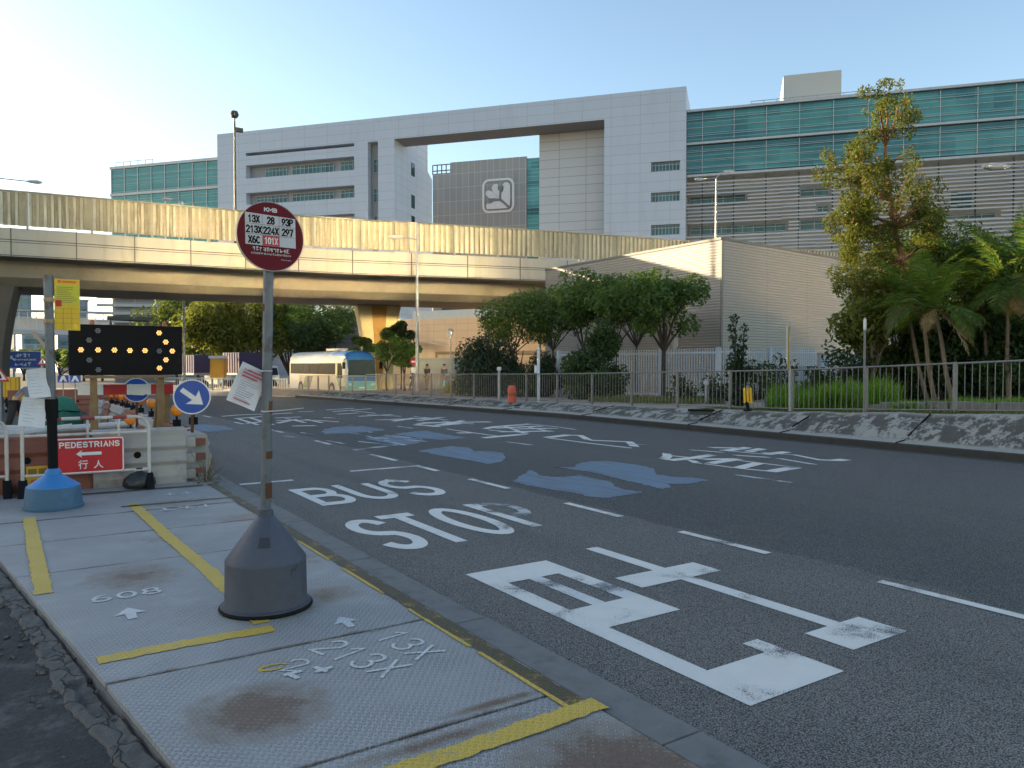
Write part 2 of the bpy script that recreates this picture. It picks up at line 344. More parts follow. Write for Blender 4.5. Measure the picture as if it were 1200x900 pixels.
M_kerb = pm('kerb concrete', (.165, .162, .158), .85, 0, .25, 9, (.07, .07, .068), .5, 5, .3, 90)
M_galv = pm('galvanised steel', (.34, .35, .36), .5, .6, .18, 8, (.12, .10, .08), .3, 3)
M_darkmetal = pm('dark painted metal', (.05, .052, .055), .5, .2)
M_black = pm('black plastic', (.010, .010, .011), .75, 0, .25, 12, spec=.12)
M_pole = pm('scuffed grey pole paint', (.13, .145, .165), .45, .3, .25, 9, (.05, .025, .015), .9, 7, .1, 40)
M_white_p = pm('white plastic', (.62, .61, .58), .5, 0, .12, 4, (.22, .19, .16), .5, 3)
M_white_m = pm('white painted steel', (.62, .64, .67), .45, 0, .08)
M_red = pm('red sign enamel', (.50, .018, .025), .4, 0, .12, 5, (.25, .02, .02), .3)
M_blue = pm('blue sign enamel', (.012, .075, .36), .38, 0, .12, 5)
M_orange = pm('amber lens', (.85, .26, .01), .25, 0, .15, 9)
M_yellow = pm('yellow plastic', (.75, .42, .02), .45, 0, .15, 5, (.3, .17, .03), .4)
M_signwhite = pm('white sign sheeting', (.74, .74, .72), .5, 0, .05, 4)
M_paper = pm('wet white paper', (.66, .66, .68), .75, 0, .08, 8)
M_tyre = pm('tyre rubber', (.02, .02, .02), .85)
M_glassd = glass_mat('dark window glass', (.03, .045, .05), .06)
M_bark = pm('bark', (.06, .048, .038), .9, 0, .35, 12, (.04, .03, .02), .6, 6, .5, 50)
M_barkpale = pm('pale bark', (.17, .125, .085), .9, 0, .3, 9, (.10, .07, .045), .6, 4, .5, 40)
# ================================================================== THE SETTING: ground, road, pavement
def struct(name, mb, mats, parent=None, smooth=False, bevel=0):
    o = mb.build(name, mats, parent, smooth, bevel)
    if parent is None: o['kind'] = 'structure'
    return o
M_ground = pm('dusty ground', (.20, .17, .13), .95, 0, .3, .6, (.10, .085, .06), .5, .3, .2, 20)
M_soil = pm('site soil', (.085, .07, .055), .95, 0, .4, 2.5, (.2, .17, .13), .5, 1.5, .6, 12)
M_path = pm('pale footpath paving', (.36, .29, .22), .9, 0, .15, 2, (.2, .16, .12), .4, 1.0, .1, 40)
M_foot = pm('old footpath asphalt', (.034, .034, .035), .9, 0, .6, 38, (.14, .14, .138), .7, 5, 1.0, 55)
m = MB(); m.box(-1800, 1800, -900, 2600, -3, -1.05); struct('ground', m, M_ground)
# road: a long ribbon that falls away past the bus bay
ys = [-40, -20, -8, 0, 8, 14, 20, 26, 32, 38, 44, 50, 56, 62, 68, 74, 80, 110, 160, 260]
m = MB(); vs = []; fs = []
for i, y in enumerate(ys): vs += [(2.4, y, zr(y)), (15.6, y, zr(y))]
for i in range(len(ys)-1): fs.append((2*i, 2*i+1, 2*i+3, 2*i+2))
m.add(vs, fs); M_asph = asphalt_mat(); road = struct('road', m, M_asph)
m = MB(); vs = []; fs = []                                   # the side of the street the site takes up, and beyond
for i, y in enumerate(ys): vs += [(-60, y, zr(y)-.02), (2.44, y, zr(y)-.02)]
for i in range(len(ys)-1): fs.append((2*i, 2*i+1, 2*i+3, 2*i+2))
m.add(vs, fs); struct('site_ground', m, M_soil)
# steel plates over the pavement
plate_ends = [-2.5, .4, 1.68, 2.95, 4.27, 6.82, 8.06, 9.2, 10.62, 11.5]
def left_edge(y): return .42-(y-4.0)*.148 if y > 3 else .57+(3-y)*.02
m = MB(); m.extr([(left_edge(-3)-.02, -3, -.12), (2.31, -3, -.12), (2.31, 11.5, -.12), (left_edge(11.5)-.02, 11.5, -.12), (left_edge(3)-.02, 3, -.12)], (0, 0, .09)); base = struct('pavement', m, M_kerb)
rs = random.Random(3)
for a, b in zip(plate_ends[:-1], plate_ends[1:]):
    q = MB(); g = .009; dz = rs.uniform(-.003, .003)
    q.extr([(left_edge(a)-.01, a+g, -.03), (2.262, a+g, -.03), (2.262, b-g, -.03), (left_edge(b)-.01, b-g, -.03)], (0, 0, .03+dz))
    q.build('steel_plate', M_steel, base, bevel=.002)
# crumbled concrete edging and the old footpath
rr = random.Random(11)
from mathutils import noise as mnoise
def edge_mat():
    m, n, l, b = nodes('crumbled edging concrete'); t = NT(m.node_tree); o = t.obj()
    c = t.mix(t.noise(o, 16, 6, .7), (.065, .060, .055), (.17, .162, .15))
    v = t.put('ShaderNodeTexVoronoi'); v.feature = 'DISTANCE_TO_EDGE'; v.inputs['Scale'].default_value = 3.4
    w = t.put('ShaderNodeMapping'); w.inputs['Scale'].default_value = (2.2, .8, 1); l.new(o, w.inputs['Vector']); wd = t.put('ShaderNodeVectorMath'); wd.operation = 'ADD'; nz = t.put('ShaderNodeTexNoise'); nz.inputs['Scale'].default_value = 5; l.new(o, nz.inputs['Vector']); sc_ = t.put('ShaderNodeVectorMath'); sc_.operation = 'SCALE'; sc_.inputs['Scale'].default_value = .35; l.new(nz.outputs['Color'], sc_.inputs[0]); l.new(w.outputs[0], wd.inputs[0]); l.new(sc_.outputs[0], wd.inputs[1]); l.new(wd.outputs[0], v.inputs['Vector'])
    cr = t.math('SUBTRACT', 1, t.ramp(v.outputs['Distance'], .004, .035)); c = t.mix(t.math('MULTIPLY', cr, .85), c, (.018, .017, .016))
    l.new(c, b.inputs['Base Color']); b.inputs['Roughness'].default_value = .95
    t.bump(t.math('SUBTRACT', t.noise(o, 22, 7, .7), t.math('MULTIPLY', cr, 1.2)), 1.0, .02, b); return m
m = MB(); vs = []; fs = []; n = 480; cols = 7
for i in range(n+1):
    y = -3+14.5*i/n; xl = left_edge(y); brk = mnoise.noise(Vector((y*1.3, 4, 0)))
    w = .17+.06*mnoise.noise(Vector((y*.8, 0, 0)))+.03*mnoise.noise(Vector((y*7, 0, 0)))
    for k in range(cols):
        u = k/(cols-1); x = xl-.014-.01*abs(mnoise.noise(Vector((y*9, 2, 0))))-w*(1-u)
        z = -.034+.014*mnoise.fractal(Vector((x*9, y*5, 0)), .8, 2, 5)-(.022 if brk > .22 and u > .35 else 0)-(.03 if k in (0, cols-1) else 0)
        vs.append((x, y, z))
for i in range(n):
    for k in range(cols-1): fs.append((i*cols+k, i*cols+k+1, (i+1)*cols+k+1, (i+1)*cols+k))
m.add(vs, fs); M_edge = edge_mat(); edging = struct('pavement_edging', m, M_edge)
m = MB()
for k in range(130):                                         # loose crumbs broken off it
    yy = rr.uniform(1.2, 9); x = left_edge(yy)-rr.uniform(.02, .34); s_ = rr.uniform(.004, .020)*(1.8 if rr.random() < .08 else 1)
    m.lathe([(s_*rr.uniform(.8, 1.3), 0), (s_*.8, s_*.5), (s_*.2, s_*.8)], (x, yy, -.042), 5)
m.build('crumbs', M_edge, edging)
m = MB(); n = 60; vs = []; fs = []
for i in range(n+1):
    y = -3+i*14.5/n; vs += [(-6, y, -.055), (left_edge(y)-.13+rr.uniform(-.018, .018), y, -.046)]
for i in range(n): fs.append((2*i, 2*i+1, 2*i+3, 2*i+2))
m.add(vs, fs); struct('footpath', m, M_foot)
# left kerb stones
m = MB(); y = -6.0; rk = random.Random(5); kerb_root = None
kb = MB(); kb.box(2.275, 2.51, -6, 12.5, -.4, -.16); kerb_root = struct('kerb', kb, M_kerb)
ky = [-6, -4.2, -2.4, -.6, .9, 2.30, 4.1, 5.9, 7.7, 9.5, 11.3, 12.4]
for a, b in zip(ky[:-1], ky[1:]):
    q = MB(); dx = rk.uniform(-.012, .012)
    q.extr([(2.272, a+.005, -.16), (2.53+dx, a+.005, -.16), (2.515+dx, a+.005, -.02), (2.49+dx, a+.005, -.002), (2.272, a+.005, -.002)], (0, b-a-.01, 0))
    q.build('kerb_stone', M_kerb, kerb_root, bevel=.006)
# ragged asphalt lip against the kerb
m = MB(); vs = []; fs = []; n = 220
for i in range(n+1):
    y = -5+i*17/n; vs += [(2.47, y, -.118), (2.585+rk.uniform(-.018, .018)+.02*math.sin(y*3.1), y, -.122), (2.63+rk.uniform(0, .015), y, -.1285)]
for i in range(n): fs += [(3*i, 3*i+1, 3*i+4, 3*i+3), (3*i+1, 3*i+2, 3*i+5, 3*i+4)]
m.add(vs, fs); m.build('road_lip', bpy.data.materials['road asphalt'], road)

# ------------------------------------------------------------------ painted markings
def strokes(mb, lines, wx, wy, z0, zfun=None, step=.0004, jit=0):
    """polylines in plan, brush wx wide across the road and wy along it, each stroke a hair above the last"""
    k = len(mb.f); rj = random.Random(k+len(lines))
    for ln in lines:
        if jit:                                               # hand-brushed edge: resample and let the width wander
            d = []
            for a, b in zip(ln[:-1], ln[1:]):
                nn = max(1, int(math.hypot(b[0]-a[0], b[1]-a[1])/.05)); d += [(a[0]+(b[0]-a[0])*i/nn, a[1]+(b[1]-a[1])*i/nn) for i in range(nn)]
            ln = d+[ln[-1]]
        P = [Vector((p[0]/wx, p[1]/wy)) for p in ln]; Lf = []; Rt = []
        for i, p in enumerate(P):
            d0 = (P[i]-P[i-1]).normalized() if i > 0 else None; d1 = (P[i+1]-P[i]).normalized() if i < len(P)-1 else None
            d = ((d0 or d1)+(d1 or d0)); d = d.normalized() if d.length > 1e-6 else d1
            nrm = Vector((-d.y, d.x)); sc = .5/max(.5, nrm.dot(Vector((-(d1 or d0).y, (d1 or d0).x))))
            Lf.append(p+nrm*(sc+rj.uniform(-jit, jit))); Rt.append(p-nrm*(sc+rj.uniform(-jit, jit)))
        z = z0+step*(k % 9); k += 1
        def W(p): return (p.x*wx, p.y*wy, z+(zfun(p.y*wy) if zfun else 0))
        n = len(P); mb.add([W(p) for p in Lf]+[W(p) for p in Rt], [(i, n+i, n+i+1, i+1) for i in range(n-1)])
    return mb
def px(pts, z=ROAD):                                         # photo pixels -> plan on the (falling) road
    out = []
    for p in pts:
        q = G(p[0], p[1], z)
        for _ in range(4): q = G(p[0], p[1], zr(q.y) if z == ROAD else z)
        out.append((q.x, q.y))
    return out
def zoom(pts, ox, oy, s): return [(ox+a/s, oy+b/s) for a, b in pts]
def arc(cx, cy, rx, ry, a0, a1, n=10): return [(cx+rx*math.cos(R(a0+(a1-a0)*i/n)), cy+ry*math.sin(R(a0+(a1-a0)*i/n))) for i in range(n+1)]
ZP = .004
def road_mark(name, lines, wx, wy, mat):
    m = MB(); strokes(m, lines, wx, wy, ZP, zr); return m.build(name, mat, road)
M_vfaint = paint_mat('almost worn-off white paint', (.50, .51, .51), .56)
# BUS
yT, yB = 10.45, 9.05
b_ = [[(3.22, yB), (3.22, yT)], [(3.16, yT-.08), (3.45, yT-.08)]+arc(3.45, 10.07, .16, .31, 90, -90)[1:]+[(3.2, 9.76)], [(3.2, 9.76), (3.47, 9.76)]+arc(3.47, 9.45, .17, .31, 90, -90)[1:]+[(3.16, 9.14)]]
u_ = [[(3.84, 10.5)]+[(3.84, 9.55)]+arc(4.05, 9.55, .21, .40, 180, 360)[1:]+[(4.26, 10.42)]]
s_ = [arc(4.66, 10.08, .22, .36, 20, 90, 5)+arc(4.66, 10.08, .20, .36, 90, 250, 8)+arc(4.70, 9.40, .20, .36, 70, -110, 9)+arc(4.70, 9.4, .22, .36, -110, -165, 4)]
road_mark('bus_lettering', b_+u_+s_, .12, .20, M_white)
def S(cx, cy, w, h): return arc(cx, cy+h/4, w/2, h/4, 15, 255, 14)+arc(cx, cy-h/4, w/2, h/4, 75, -165, 14)[1:]
st = [S(3.17, 7.22, .34, 1.38), [(3.42, 7.98), (3.84, 7.98)], [(3.65, 8.05), (3.65, 6.45)], arc(4.22, 7.3, .2, .72, 0, 360, 28),
      [(4.68, 8.15), (4.68, 6.62)], [(4.62, 8.02), (4.80, 8.02)]]
road_mark('stop_lettering', [[(4.82, 8.02), (4.92, 8.02)]+arc(4.92, 7.65, .16, .37, 90, -90)[1:]+[(4.72, 7.28)]], .12, .19, M_vfaint)
road_mark('stop_lettering', st, .13, .20, M_white)
# the two big characters of the bus stop
m = MB(); Z = ROAD+ZP
def rect(x0, x1, y0, y1, dz=0): m.poly([(x0, y0, Z+dz), (x1, y0, Z+dz), (x1, y1, Z+dz), (x0, y1, Z+dz)])
rect(3.10, 3.92, 5.02, 5.42); rect(3.10, 3.26, 2.95, 5.02); rect(3.76, 3.92, 4.62, 5.02)
rect(3.26, 3.92, 3.80, 4.22); rect(3.10, 3.90, 2.52, 2.95); rect(3.76, 3.90, 2.95, 3.12)
rect(4.48, 4.62, 4.66, 5.56); rect(4.06, 4.96, 4.34, 4.66); rect(4.48, 4.62, 3.02, 4.34); rect(4.24, 4.83, 2.68, 3.02)
m.build('chinese_lettering', M_white, road)
m = MB(); rect(3.465, 3.585, 4.22, 5.02); rect(3.76, 3.92, 4.22, 4.62); m.build('worn_stroke', paint_mat('half worn white paint', (.66, .66, .65), .605), road)
# lane line and bus box
road_mark('lane_line', [[(5.77, y0), (5.77, y1)] for y0, y1 in [(-4.2, -3.0), (-2.1, -.9), (.1, 1.2), (2.3, 3.43), (4.5, 5.6), (6.52, 7.55), (8.88, 9.95), (11.0, 11.8), (12.6, 13.75), (16, 17), (19.5, 20.6), (23.5, 24.6), (28, 29.3)]], .10, .1, M_white)
road_mark('box_line', [[(4.57, 11.76), (5.72, 11.76)], [(2.72, 11.32), (3.5, 11.32)]], .1, .12, M_white)
# characters and arrows of the far lanes, traced stroke by stroke
z6 = lambda *p: px(zoom(p, 760, 500, 4.8)); z4 = lambda *p: px(zoom(p, 480, 470, 4)); z3 = lambda *p: px(zoom(p, 260, 475, 4)); z5 = lambda *p: px(zoom(p, 560, 520, 4)); z7 = lambda *p: px(zoom(p, 380, 460, 4))
road_mark('lane_lettering', [z6((85, 185), (108, 165), (100, 152)), z6((110, 163), (240, 175), (310, 183)), z6((118, 190), (240, 178), (360, 160)), z6((240, 190), (278, 208)),
    z6((315, 210), (500, 235), (690, 253), (825, 230), (620, 205), (480, 188)), z6((300, 185), (510, 183)), z6((345, 208), (485, 186)), z6((500, 236), (625, 205)),
    z6((232, 132), (420, 146)), z6((345, 118), (545, 122)), z6((400, 132), (640, 155)), z6((430, 137), (560, 118)), z6((485, 162), (680, 174)), z6((560, 142), (640, 125)), z6((655, 158), (780, 143)),
    z6((640, 148), (820, 160), (960, 188), (1050, 192), (1110, 186)), z6((730, 180), (930, 214))], .075, .24, M_white)
road_mark('lane_lettering', [z4((640, 172), (840, 198), (1040, 221)), z4((640, 172), (740, 160), (800, 162), (840, 183)), z4((840, 184), (1030, 192), (1055, 214))], .10, .30, M_white)
road_mark('lane_lettering', [z4((352, 130), (400, 121), (560, 108), (680, 120), (778, 134)), z4((370, 136), (560, 150)), z4((420, 145), (670, 141)), z4((450, 120), (540, 152)), z4((520, 115), (640, 140)), z4((480, 132), (690, 128)), z4((400, 128), (620, 118)),
    z4((175, 132), (300, 150), (420, 166)), z4((225, 151), (300, 149)), z4((345, 173), (545, 155))], .085, .28, M_white)
road_mark('lane_lettering', [z4((30, 108), (100, 118), (240, 105)), z4((60, 102), (380, 98)), z4((100, 120), (220, 98)), z4((150, 95), (300, 108)), z4((0, 80), (120, 86)), z4((20, 72), (180, 90)), z4((40, 92), (160, 76))], .1, .34, M_white)
road_mark('lane_lettering', [z3((0, 52), (70, 46), (205, 40)), z3((60, 63), (205, 52)), z3((115, 85), (210, 75)), z3((70, 62), (170, 92)), z3((130, 58), (240, 92)), z3((250, 60), (370, 55)), z3((255, 72), (420, 70)), z3((300, 62), (390, 82)), z3((330, 98), (440, 96)),
    z3((395, 66), (470, 82)), z3((430, 70), (550, 78)), z3((260, 84), (350, 66)), z3((475, 58), (530, 60)), z3((180, 45), (330, 36))], .12, .30, M_white)
road_mark('lane_lettering', [z3((360, 30), (430, 28)), z3((490, 22), (620, 14)), z3((520, 30), (700, 16)), z3((540, 42), (640, 36)), z3((600, 24), (720, 38)), z3((640, 52), (800, 44)), z3((680, 44), (840, 52)), z3((720, 70), (960, 60)), z3((800, 75), (900, 62)),
    z3((900, 92), (1010, 96)), z3((920, 86), (1110, 78)), z3((1000, 100), (1130, 72))], .12, .32, M_white)
road_mark('lane_line', [z6((480, 270), (805, 316)), z4((440, 190), (575, 207)), z3((825, 98), (900, 110)), z3((285, 142), (350, 152)), z5((0, 5), (2, 5)) if 0 else z4((960, 202), (1185, 206))], .10, .12, M_faint)
road_mark('ghost_lettering', [z3((470, 125), (760, 112)), z3((480, 112), (640, 135)), z3((370, 128), (455, 142)), z3((490, 165), (580, 182)), z3((620, 210), (790, 190)), z3((640, 108), (700, 128)), z3((680, 145), (860, 188)), z3((700, 150), (960, 170)), z3((760, 140), (940, 160)), z3((640, 170), (820, 188)), z3((560, 100), (620, 92))], .09, .2, M_faint)
blues = [[(160, 175), (205, 150), (240, 125), (300, 150), (380, 158), (480, 150), (560, 168), (625, 182), (640, 200), (690, 218), (770, 226), (720, 238), (600, 255), (520, 248), (450, 232), (330, 212), (220, 192)],
         [(350, 108), (450, 112), (460, 96), (520, 84), (600, 82), (690, 92), (760, 102), (830, 122), (840, 145), (930, 158), (1010, 160), (1080, 172), (1000, 190), (890, 188), (905, 206), (860, 213), (740, 182), (640, 160), (520, 132), (420, 118)]]
m = MB()
rq = random.Random(17)
def ragged(b, amp=5.0):                                       # roller-streaked outline, in the zoomed trace
    out = []
    for (xa, ya), (xb, yb) in zip(b, b[1:]+b[:1]):
        nn = max(2, int(math.hypot(xb-xa, yb-ya)/9)); out += [(xa+(xb-xa)*i/nn+rq.uniform(-amp*2.2, amp*2.2)*(i > 0), ya+(yb-ya)*i/nn+rq.uniform(-amp*.35, amp*.35)*(i > 0)) for i in range(nn)]
    return out
for k, b in enumerate(blues): m.poly([(x, y, zr(y)+ZP+.0008*k) for x, y in px(zoom(ragged(b), 560, 520, 4))])
for k, b in enumerate([[(440, 275), (520, 262), (590, 252), (680, 260), (700, 276), (760, 275), (830, 282), (850, 305), (830, 326), (770, 336), (700, 322), (640, 312), (560, 300)], [(330, 195), (400, 186), (480, 180), (560, 196), (665, 214), (560, 224), (440, 214)], [(185, 216), (330, 198), (420, 214), (450, 236), (360, 250), (270, 232)], [(0, 172), (60, 162), (180, 158), (290, 178), (150, 190), (0, 196)]]):
    m.poly([(x, y, zr(y)+ZP+.0008*(k % 2)+.002) for x, y in px(zoom(ragged(b, 3.5), 380, 460, 4))])
m.poly([(x, y, zr(y)+ZP) for x, y in px([(228, 497), (262, 499), (275, 503), (246, 506), (226, 505)])])
m.build('cover_up_paint', M_bluep, road)
# yellow queue lines and numerals on the plates
ZL = .0045
def pave_mark(name, lines, wx, wy, mat, z=ZL):
    m = MB(); strokes(m, lines, wx, wy, z, jit=.075); return m.build(name, mat, base)
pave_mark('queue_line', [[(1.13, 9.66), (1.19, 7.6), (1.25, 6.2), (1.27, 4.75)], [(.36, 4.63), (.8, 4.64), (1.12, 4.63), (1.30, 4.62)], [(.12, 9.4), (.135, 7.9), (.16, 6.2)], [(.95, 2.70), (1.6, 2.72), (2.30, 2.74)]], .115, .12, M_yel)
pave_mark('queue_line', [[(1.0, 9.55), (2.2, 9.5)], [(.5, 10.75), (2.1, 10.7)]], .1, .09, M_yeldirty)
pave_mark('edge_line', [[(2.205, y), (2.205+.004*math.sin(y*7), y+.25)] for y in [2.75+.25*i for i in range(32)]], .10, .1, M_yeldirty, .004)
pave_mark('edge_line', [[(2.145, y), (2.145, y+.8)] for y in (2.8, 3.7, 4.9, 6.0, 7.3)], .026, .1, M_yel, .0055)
def flat_scribble(mb, x, y, w, h, n):                        # brush marks too worn to read
    rq = random.Random(int(x*100+y*10)); lines = []
    for i in range(n):
        cx = x+w*(i+.5)/n; lines += [[(cx-w/n*.35, y+rq.uniform(-.4, .4)*h), (cx+w/n*.3, y+rq.uniform(-.4, .4)*h)], [(cx, y-h*.4), (cx+rq.uniform(-.05, .05), y+h*.4)]]
    strokes(mb, lines, .03, .03, ZL)
m = MB()
def numeral(s, x, y, w, h, rot=0, th=.095):
    a = R(rot); stroke_text(m, s, w, h, (x, y, ZL), (math.cos(a), math.sin(a), 0), (-math.sin(a), math.cos(a), 0), th, .5, 0, .0003)
numeral('608', .64, 5.86, .44, .17, 0, .15); numeral('13X', 1.87, 3.93, .46, .20, -82); numeral('213X', 1.56, 3.90, .62, .22, -72); numeral('2', 1.24, 3.98, .12, .17, -40); flat_scribble(m, 1.12, 3.85, .3, .12, 2); flat_scribble(m, 1.3, 9.1, .6, .2, 3); flat_scribble(m, 1.5, 10.15, .4, .2, 2)
for (ax, ay, sc) in [(.61, 5.42, 1.0), (1.71, 4.5, .85)]:
    m.poly([(ax+sc*x, ay+sc*y, ZL) for x, y in [(-.028, -.14), (.028, -.14), (.032, -.02), (.095, -.03), (0, .12), (-.095, -.03), (-.032, -.02)]])
m.build('painted_numerals', M_chalk, base)
strokes(m := MB(), [arc(1.13, 4.02, .07, .035, 0, 300, 12)], .02, .02, ZL); m.build('paint_ring', M_yel, base)

# ------------------------------------------------------------------ far kerb, mossy bank, verge
M_bank = None
def bank_mat():
    m, n, l, b = nodes('mossy bank concrete'); t = NT(m.node_tree); o = t.obj(); x, y, z = t.xyz(o)
    f = t.noise(o, 7, 6, .65); c = t.mix(f, (.27, .265, .235), (.42, .41, .365))
    v = t.noise(t.scalev(o, (1.2, 1.6, 1.2)), 1.9, 10, .76, .15); slope = t.math('MULTIPLY', t.ramp(x, 15.36, 15.50), t.math('SUBTRACT', 1, t.ramp(x, 16.25, 16.5)))
    d = t.math('MULTIPLY', t.ramp(v, .445, .505), slope)
    c = t.mix(t.math('MULTIPLY', d, .9), c, t.mix(t.noise(o, 22, 4), (.028, .026, .022), (.10, .095, .08)))
    l.new(c, b.inputs['Base Color']); b.inputs['Roughness'].default_value = .92; t.bump(t.noise(o, 14, 7, .65), 1.0, .06, b); return m
def ztop(y):
    if y < 6: return .66
    if y < 12.6: return .66-(y-6)/6.6*.27
    if y < 23: return .39-(y-12.6)/10.4*.2
    return .19+(zr(y)-zr(23))*.9
from mathutils import noise as mnoise
m = MB(); vs = []; fs = []; yk = [-12+.25*i for i in range(241)]
prof = 14
for y in yk:
    zt = ztop(y); z0 = zr(y); e = 1.0 if y < 45 else max(.3, 1-(y-45)*.22)
    row = [(15.02, z0-.05), (15.0, z0+.13), (15.03, z0+.15), (15.2, z0+.16), (15.38, z0+.17)]
    for k in range(9):
        u = k/8; n1 = mnoise.fractal(Vector((u*1.6, y*1.5, .3)), .9, 2, 4)*.10*math.sin(math.pi*(.12+.8*u)); h = (zt-z0)*e
        row.append((15.45+u*1.0+n1*.5, z0+.19+(h-.17)*(u**.8)+n1))
    vs += [(x, y, z) for x, z in row]
for i in range(len(yk)-1):
    for k in range(prof-1): fs.append((i*prof+k, i*prof+k+1, (i+1)*prof+k+1, (i+1)*prof+k))
fs.append(tuple(range((len(yk)-1)*prof, len(yk)*prof)))
m.add(vs, fs); m.m = [1 if (i % (prof-1)) < 2 and i < (len(yk)-1)*(prof-1) else 0 for i in range(len(fs))]; bank = struct('concrete_bank', m, [bank_mat(), pm('shade-darkened dirty kerb', (.045, .042, .038), .9, 0, .4, 6)], smooth=True)  # kerb face coloured dark for its shadow as well as dirt
q = MB()
for y in (-1.6, 4.4, 8.6, 11.4, 14.3, 18.8, 23.4, 28, 33, 38):
    z0 = zr(y); zt = ztop(y)
    for (xa, za), (xb, zb) in [((15.0, z0+.15), (15.42, z0+.19)), ((15.46, z0+.27), (16.4, zt+.015))]:
        q.beam((xa-.01, y, za), (xb, y+.05, zb-.01), .014, .03)
q.build('bank_joint', M_black, bank)
# gutter strip
m = MB(); vs = []; fs = []
for y in yk: vs += [(14.72, y, zr(y)+.003), (15.03, y, zr(y)+.003)]
for i in range(len(yk)-1): fs.append((2*i, 2*i+1, 2*i+3, 2*i+2))
m.add(vs, fs); struct('gutter', m, pm('dirty gutter', (.06, .058, .055), .85, 0, .4, 6, (.02, .02, .02), .5, 3))
# verge and pavement behind the bank: one sheet following the fall of the road
M_verge = pm('dry verge soil', (.16, .135, .085), .95, 0, .35, 5, (.08, .09, .035), .6, 1.6, .5, 30)
yv = yk+[56, 64, 75, 90, 120, 200]
m = MB(); vs = []; fs = []; mi = []
def zv(y): return ztop(min(y, 46))+(0 if y < 46 else (zr(y)-zr(46)))
for y in yv: vs += [(16.44, y, zv(y)), (19.6, y, zv(y)-.02), (120, y, zv(y)-.05)]
for i in range(len(yv)-1):
    for k in range(2):
        fs.append((3*i+k, 3*i+k+1, 3*i+k+4, 3*i+k+3)); mi.append(0 if yv[i] < 16 else 1)
m.add(vs, fs); m.m = mi; struct('verge', m, [M_verge, M_path])
m = MB(); vs = []; fs = []; yr_ = [46.5+1.5*i for i in range(34)]   # sandy ramp closing the end of the bank
for y in yr_: vs += [(15.4, y, zr(y)-.06), (15.55, y, zr(y)+.06), (16.0, y, (zr(y)+zv(y))/2+.04), (16.5, y, zv(y)+.012)]
for i in range(len(yr_)-1):
    for k in range(3): fs.append((4*i+k, 4*i+k+1, 4*i+k+5, 4*i+k+4))
m.add(vs, fs); struct('ramp', m, M_ground)
m = MB(); vs = []; fs = []                                   # sunlit pavement where the road bends away
pts = [(2.5, 63), (9, 61.5), (15.6, 49.2), (16.44, 49), (16.44, 90), (-40, 110), (-40, 66)]
m.extr([(x, y, zr(y)-.3) for x, y in pts], (0, 0, .32)); struct('far_pavement', m, M_path)

# ================================================================== FLYOVER
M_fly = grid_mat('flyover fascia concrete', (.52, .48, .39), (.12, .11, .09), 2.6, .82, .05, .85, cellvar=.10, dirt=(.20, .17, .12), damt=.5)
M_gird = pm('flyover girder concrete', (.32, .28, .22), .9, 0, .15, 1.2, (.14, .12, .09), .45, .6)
def rib_mat():
    m, n, l, b = nodes('weathered parapet sheeting'); t = NT(m.node_tree); o = t.obj()
    st = t.noise(t.scalev(o, (2.2, 2.2, .18)), 1.4, 6, .62); bl = t.noise(o, .45, 4, .6)
    c = t.mix(t.ramp(st, .34, .66), (.50, .44, .30), (.75, .69, .52))
    c = t.mix(t.math('MULTIPLY', t.ramp(t.math('ADD', t.math('MULTIPLY', st, .6), t.math('MULTIPLY', bl, .5)), .54, .68), .6), c, (.25, .175, .11))
    l.new(c, b.inputs['Base Color']); b.inputs['Roughness'].default_value = .7; return m
M_rib = rib_mat(); M_ribg = pm('shade-darkened streaky groove', (.46, .40, .26), .8, 0, .3, 2, (.13, .10, .07), .7, 1.2, streak=True); M_ribpost = pm('parapet post', (.40, .37, .28), .7, 0, .15, 3)  # grooves coloured darker for the shade between ribs, with streaked grime
fly_ctrl = [(-62, 60.5), (-40, 55.3), (-20, 51.6), (-.5, 48.2), (8, 47.3), (16.3, 46.1), (21.3, 44.8), (30.7, 42.3), (44, 39.6), (57.9, 36.9), (80, 32), (110, 25)]
def catmull(P, n):
    out = []
    for i in range(len(P)-1):
        p0, p1, p2, p3 = [Vector(P[min(max(k, 0), len(P)-1)]) for k in (i-1, i, i+1, i+2)]
        for j in range(n):
            t = j/n; out.append(.5*((2*p1)+(p2-p0)*t+(2*p0-5*p1+4*p2-p3)*t*t+(3*p1-p0-3*p2+p3)*t**3))
    out.append(Vector(P[-1])); return out
fl = catmull(fly_ctrl, 24)
cum = [0]
for a, b in zip(fl[:-1], fl[1:]): cum.append(cum[-1]+(b-a).length)
def fly_at(s):
    for i in range(len(cum)-1):
        if s <= cum[i+1]:
            t = (s-cum[i])/(cum[i+1]-cum[i]); p = fl[i].lerp(fl[i+1], t); d = (fl[i+1]-fl[i]).normalized(); return p, d
    return fl[-1], (fl[-1]-fl[-2]).normalized()
ZT, ZPB, ZFB, ZGB, FW = 10.8, 8.97, 7.35, 5.95, 10.0
flyover = thing('flyover', 'curved concrete road flyover with tall ribbed cream parapet, crossing the whole street', 'flyover', (16.3, 50, 0))
step = 1.0; N = int(cum[-1]//step)
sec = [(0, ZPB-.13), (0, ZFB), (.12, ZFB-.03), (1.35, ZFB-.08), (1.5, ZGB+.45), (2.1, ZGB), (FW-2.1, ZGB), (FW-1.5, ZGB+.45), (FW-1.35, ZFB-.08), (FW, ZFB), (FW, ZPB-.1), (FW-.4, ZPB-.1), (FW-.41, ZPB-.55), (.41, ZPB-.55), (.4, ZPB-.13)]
m = MB(); vs = []; fs = []; mi = []
for i in range(N+1):
    p, d = fly_at(i*step); nx, ny = -d.y, d.x
    vs += [(p.x+nx*o, p.y+ny*o, z) for o, z in sec]
k = len(sec)
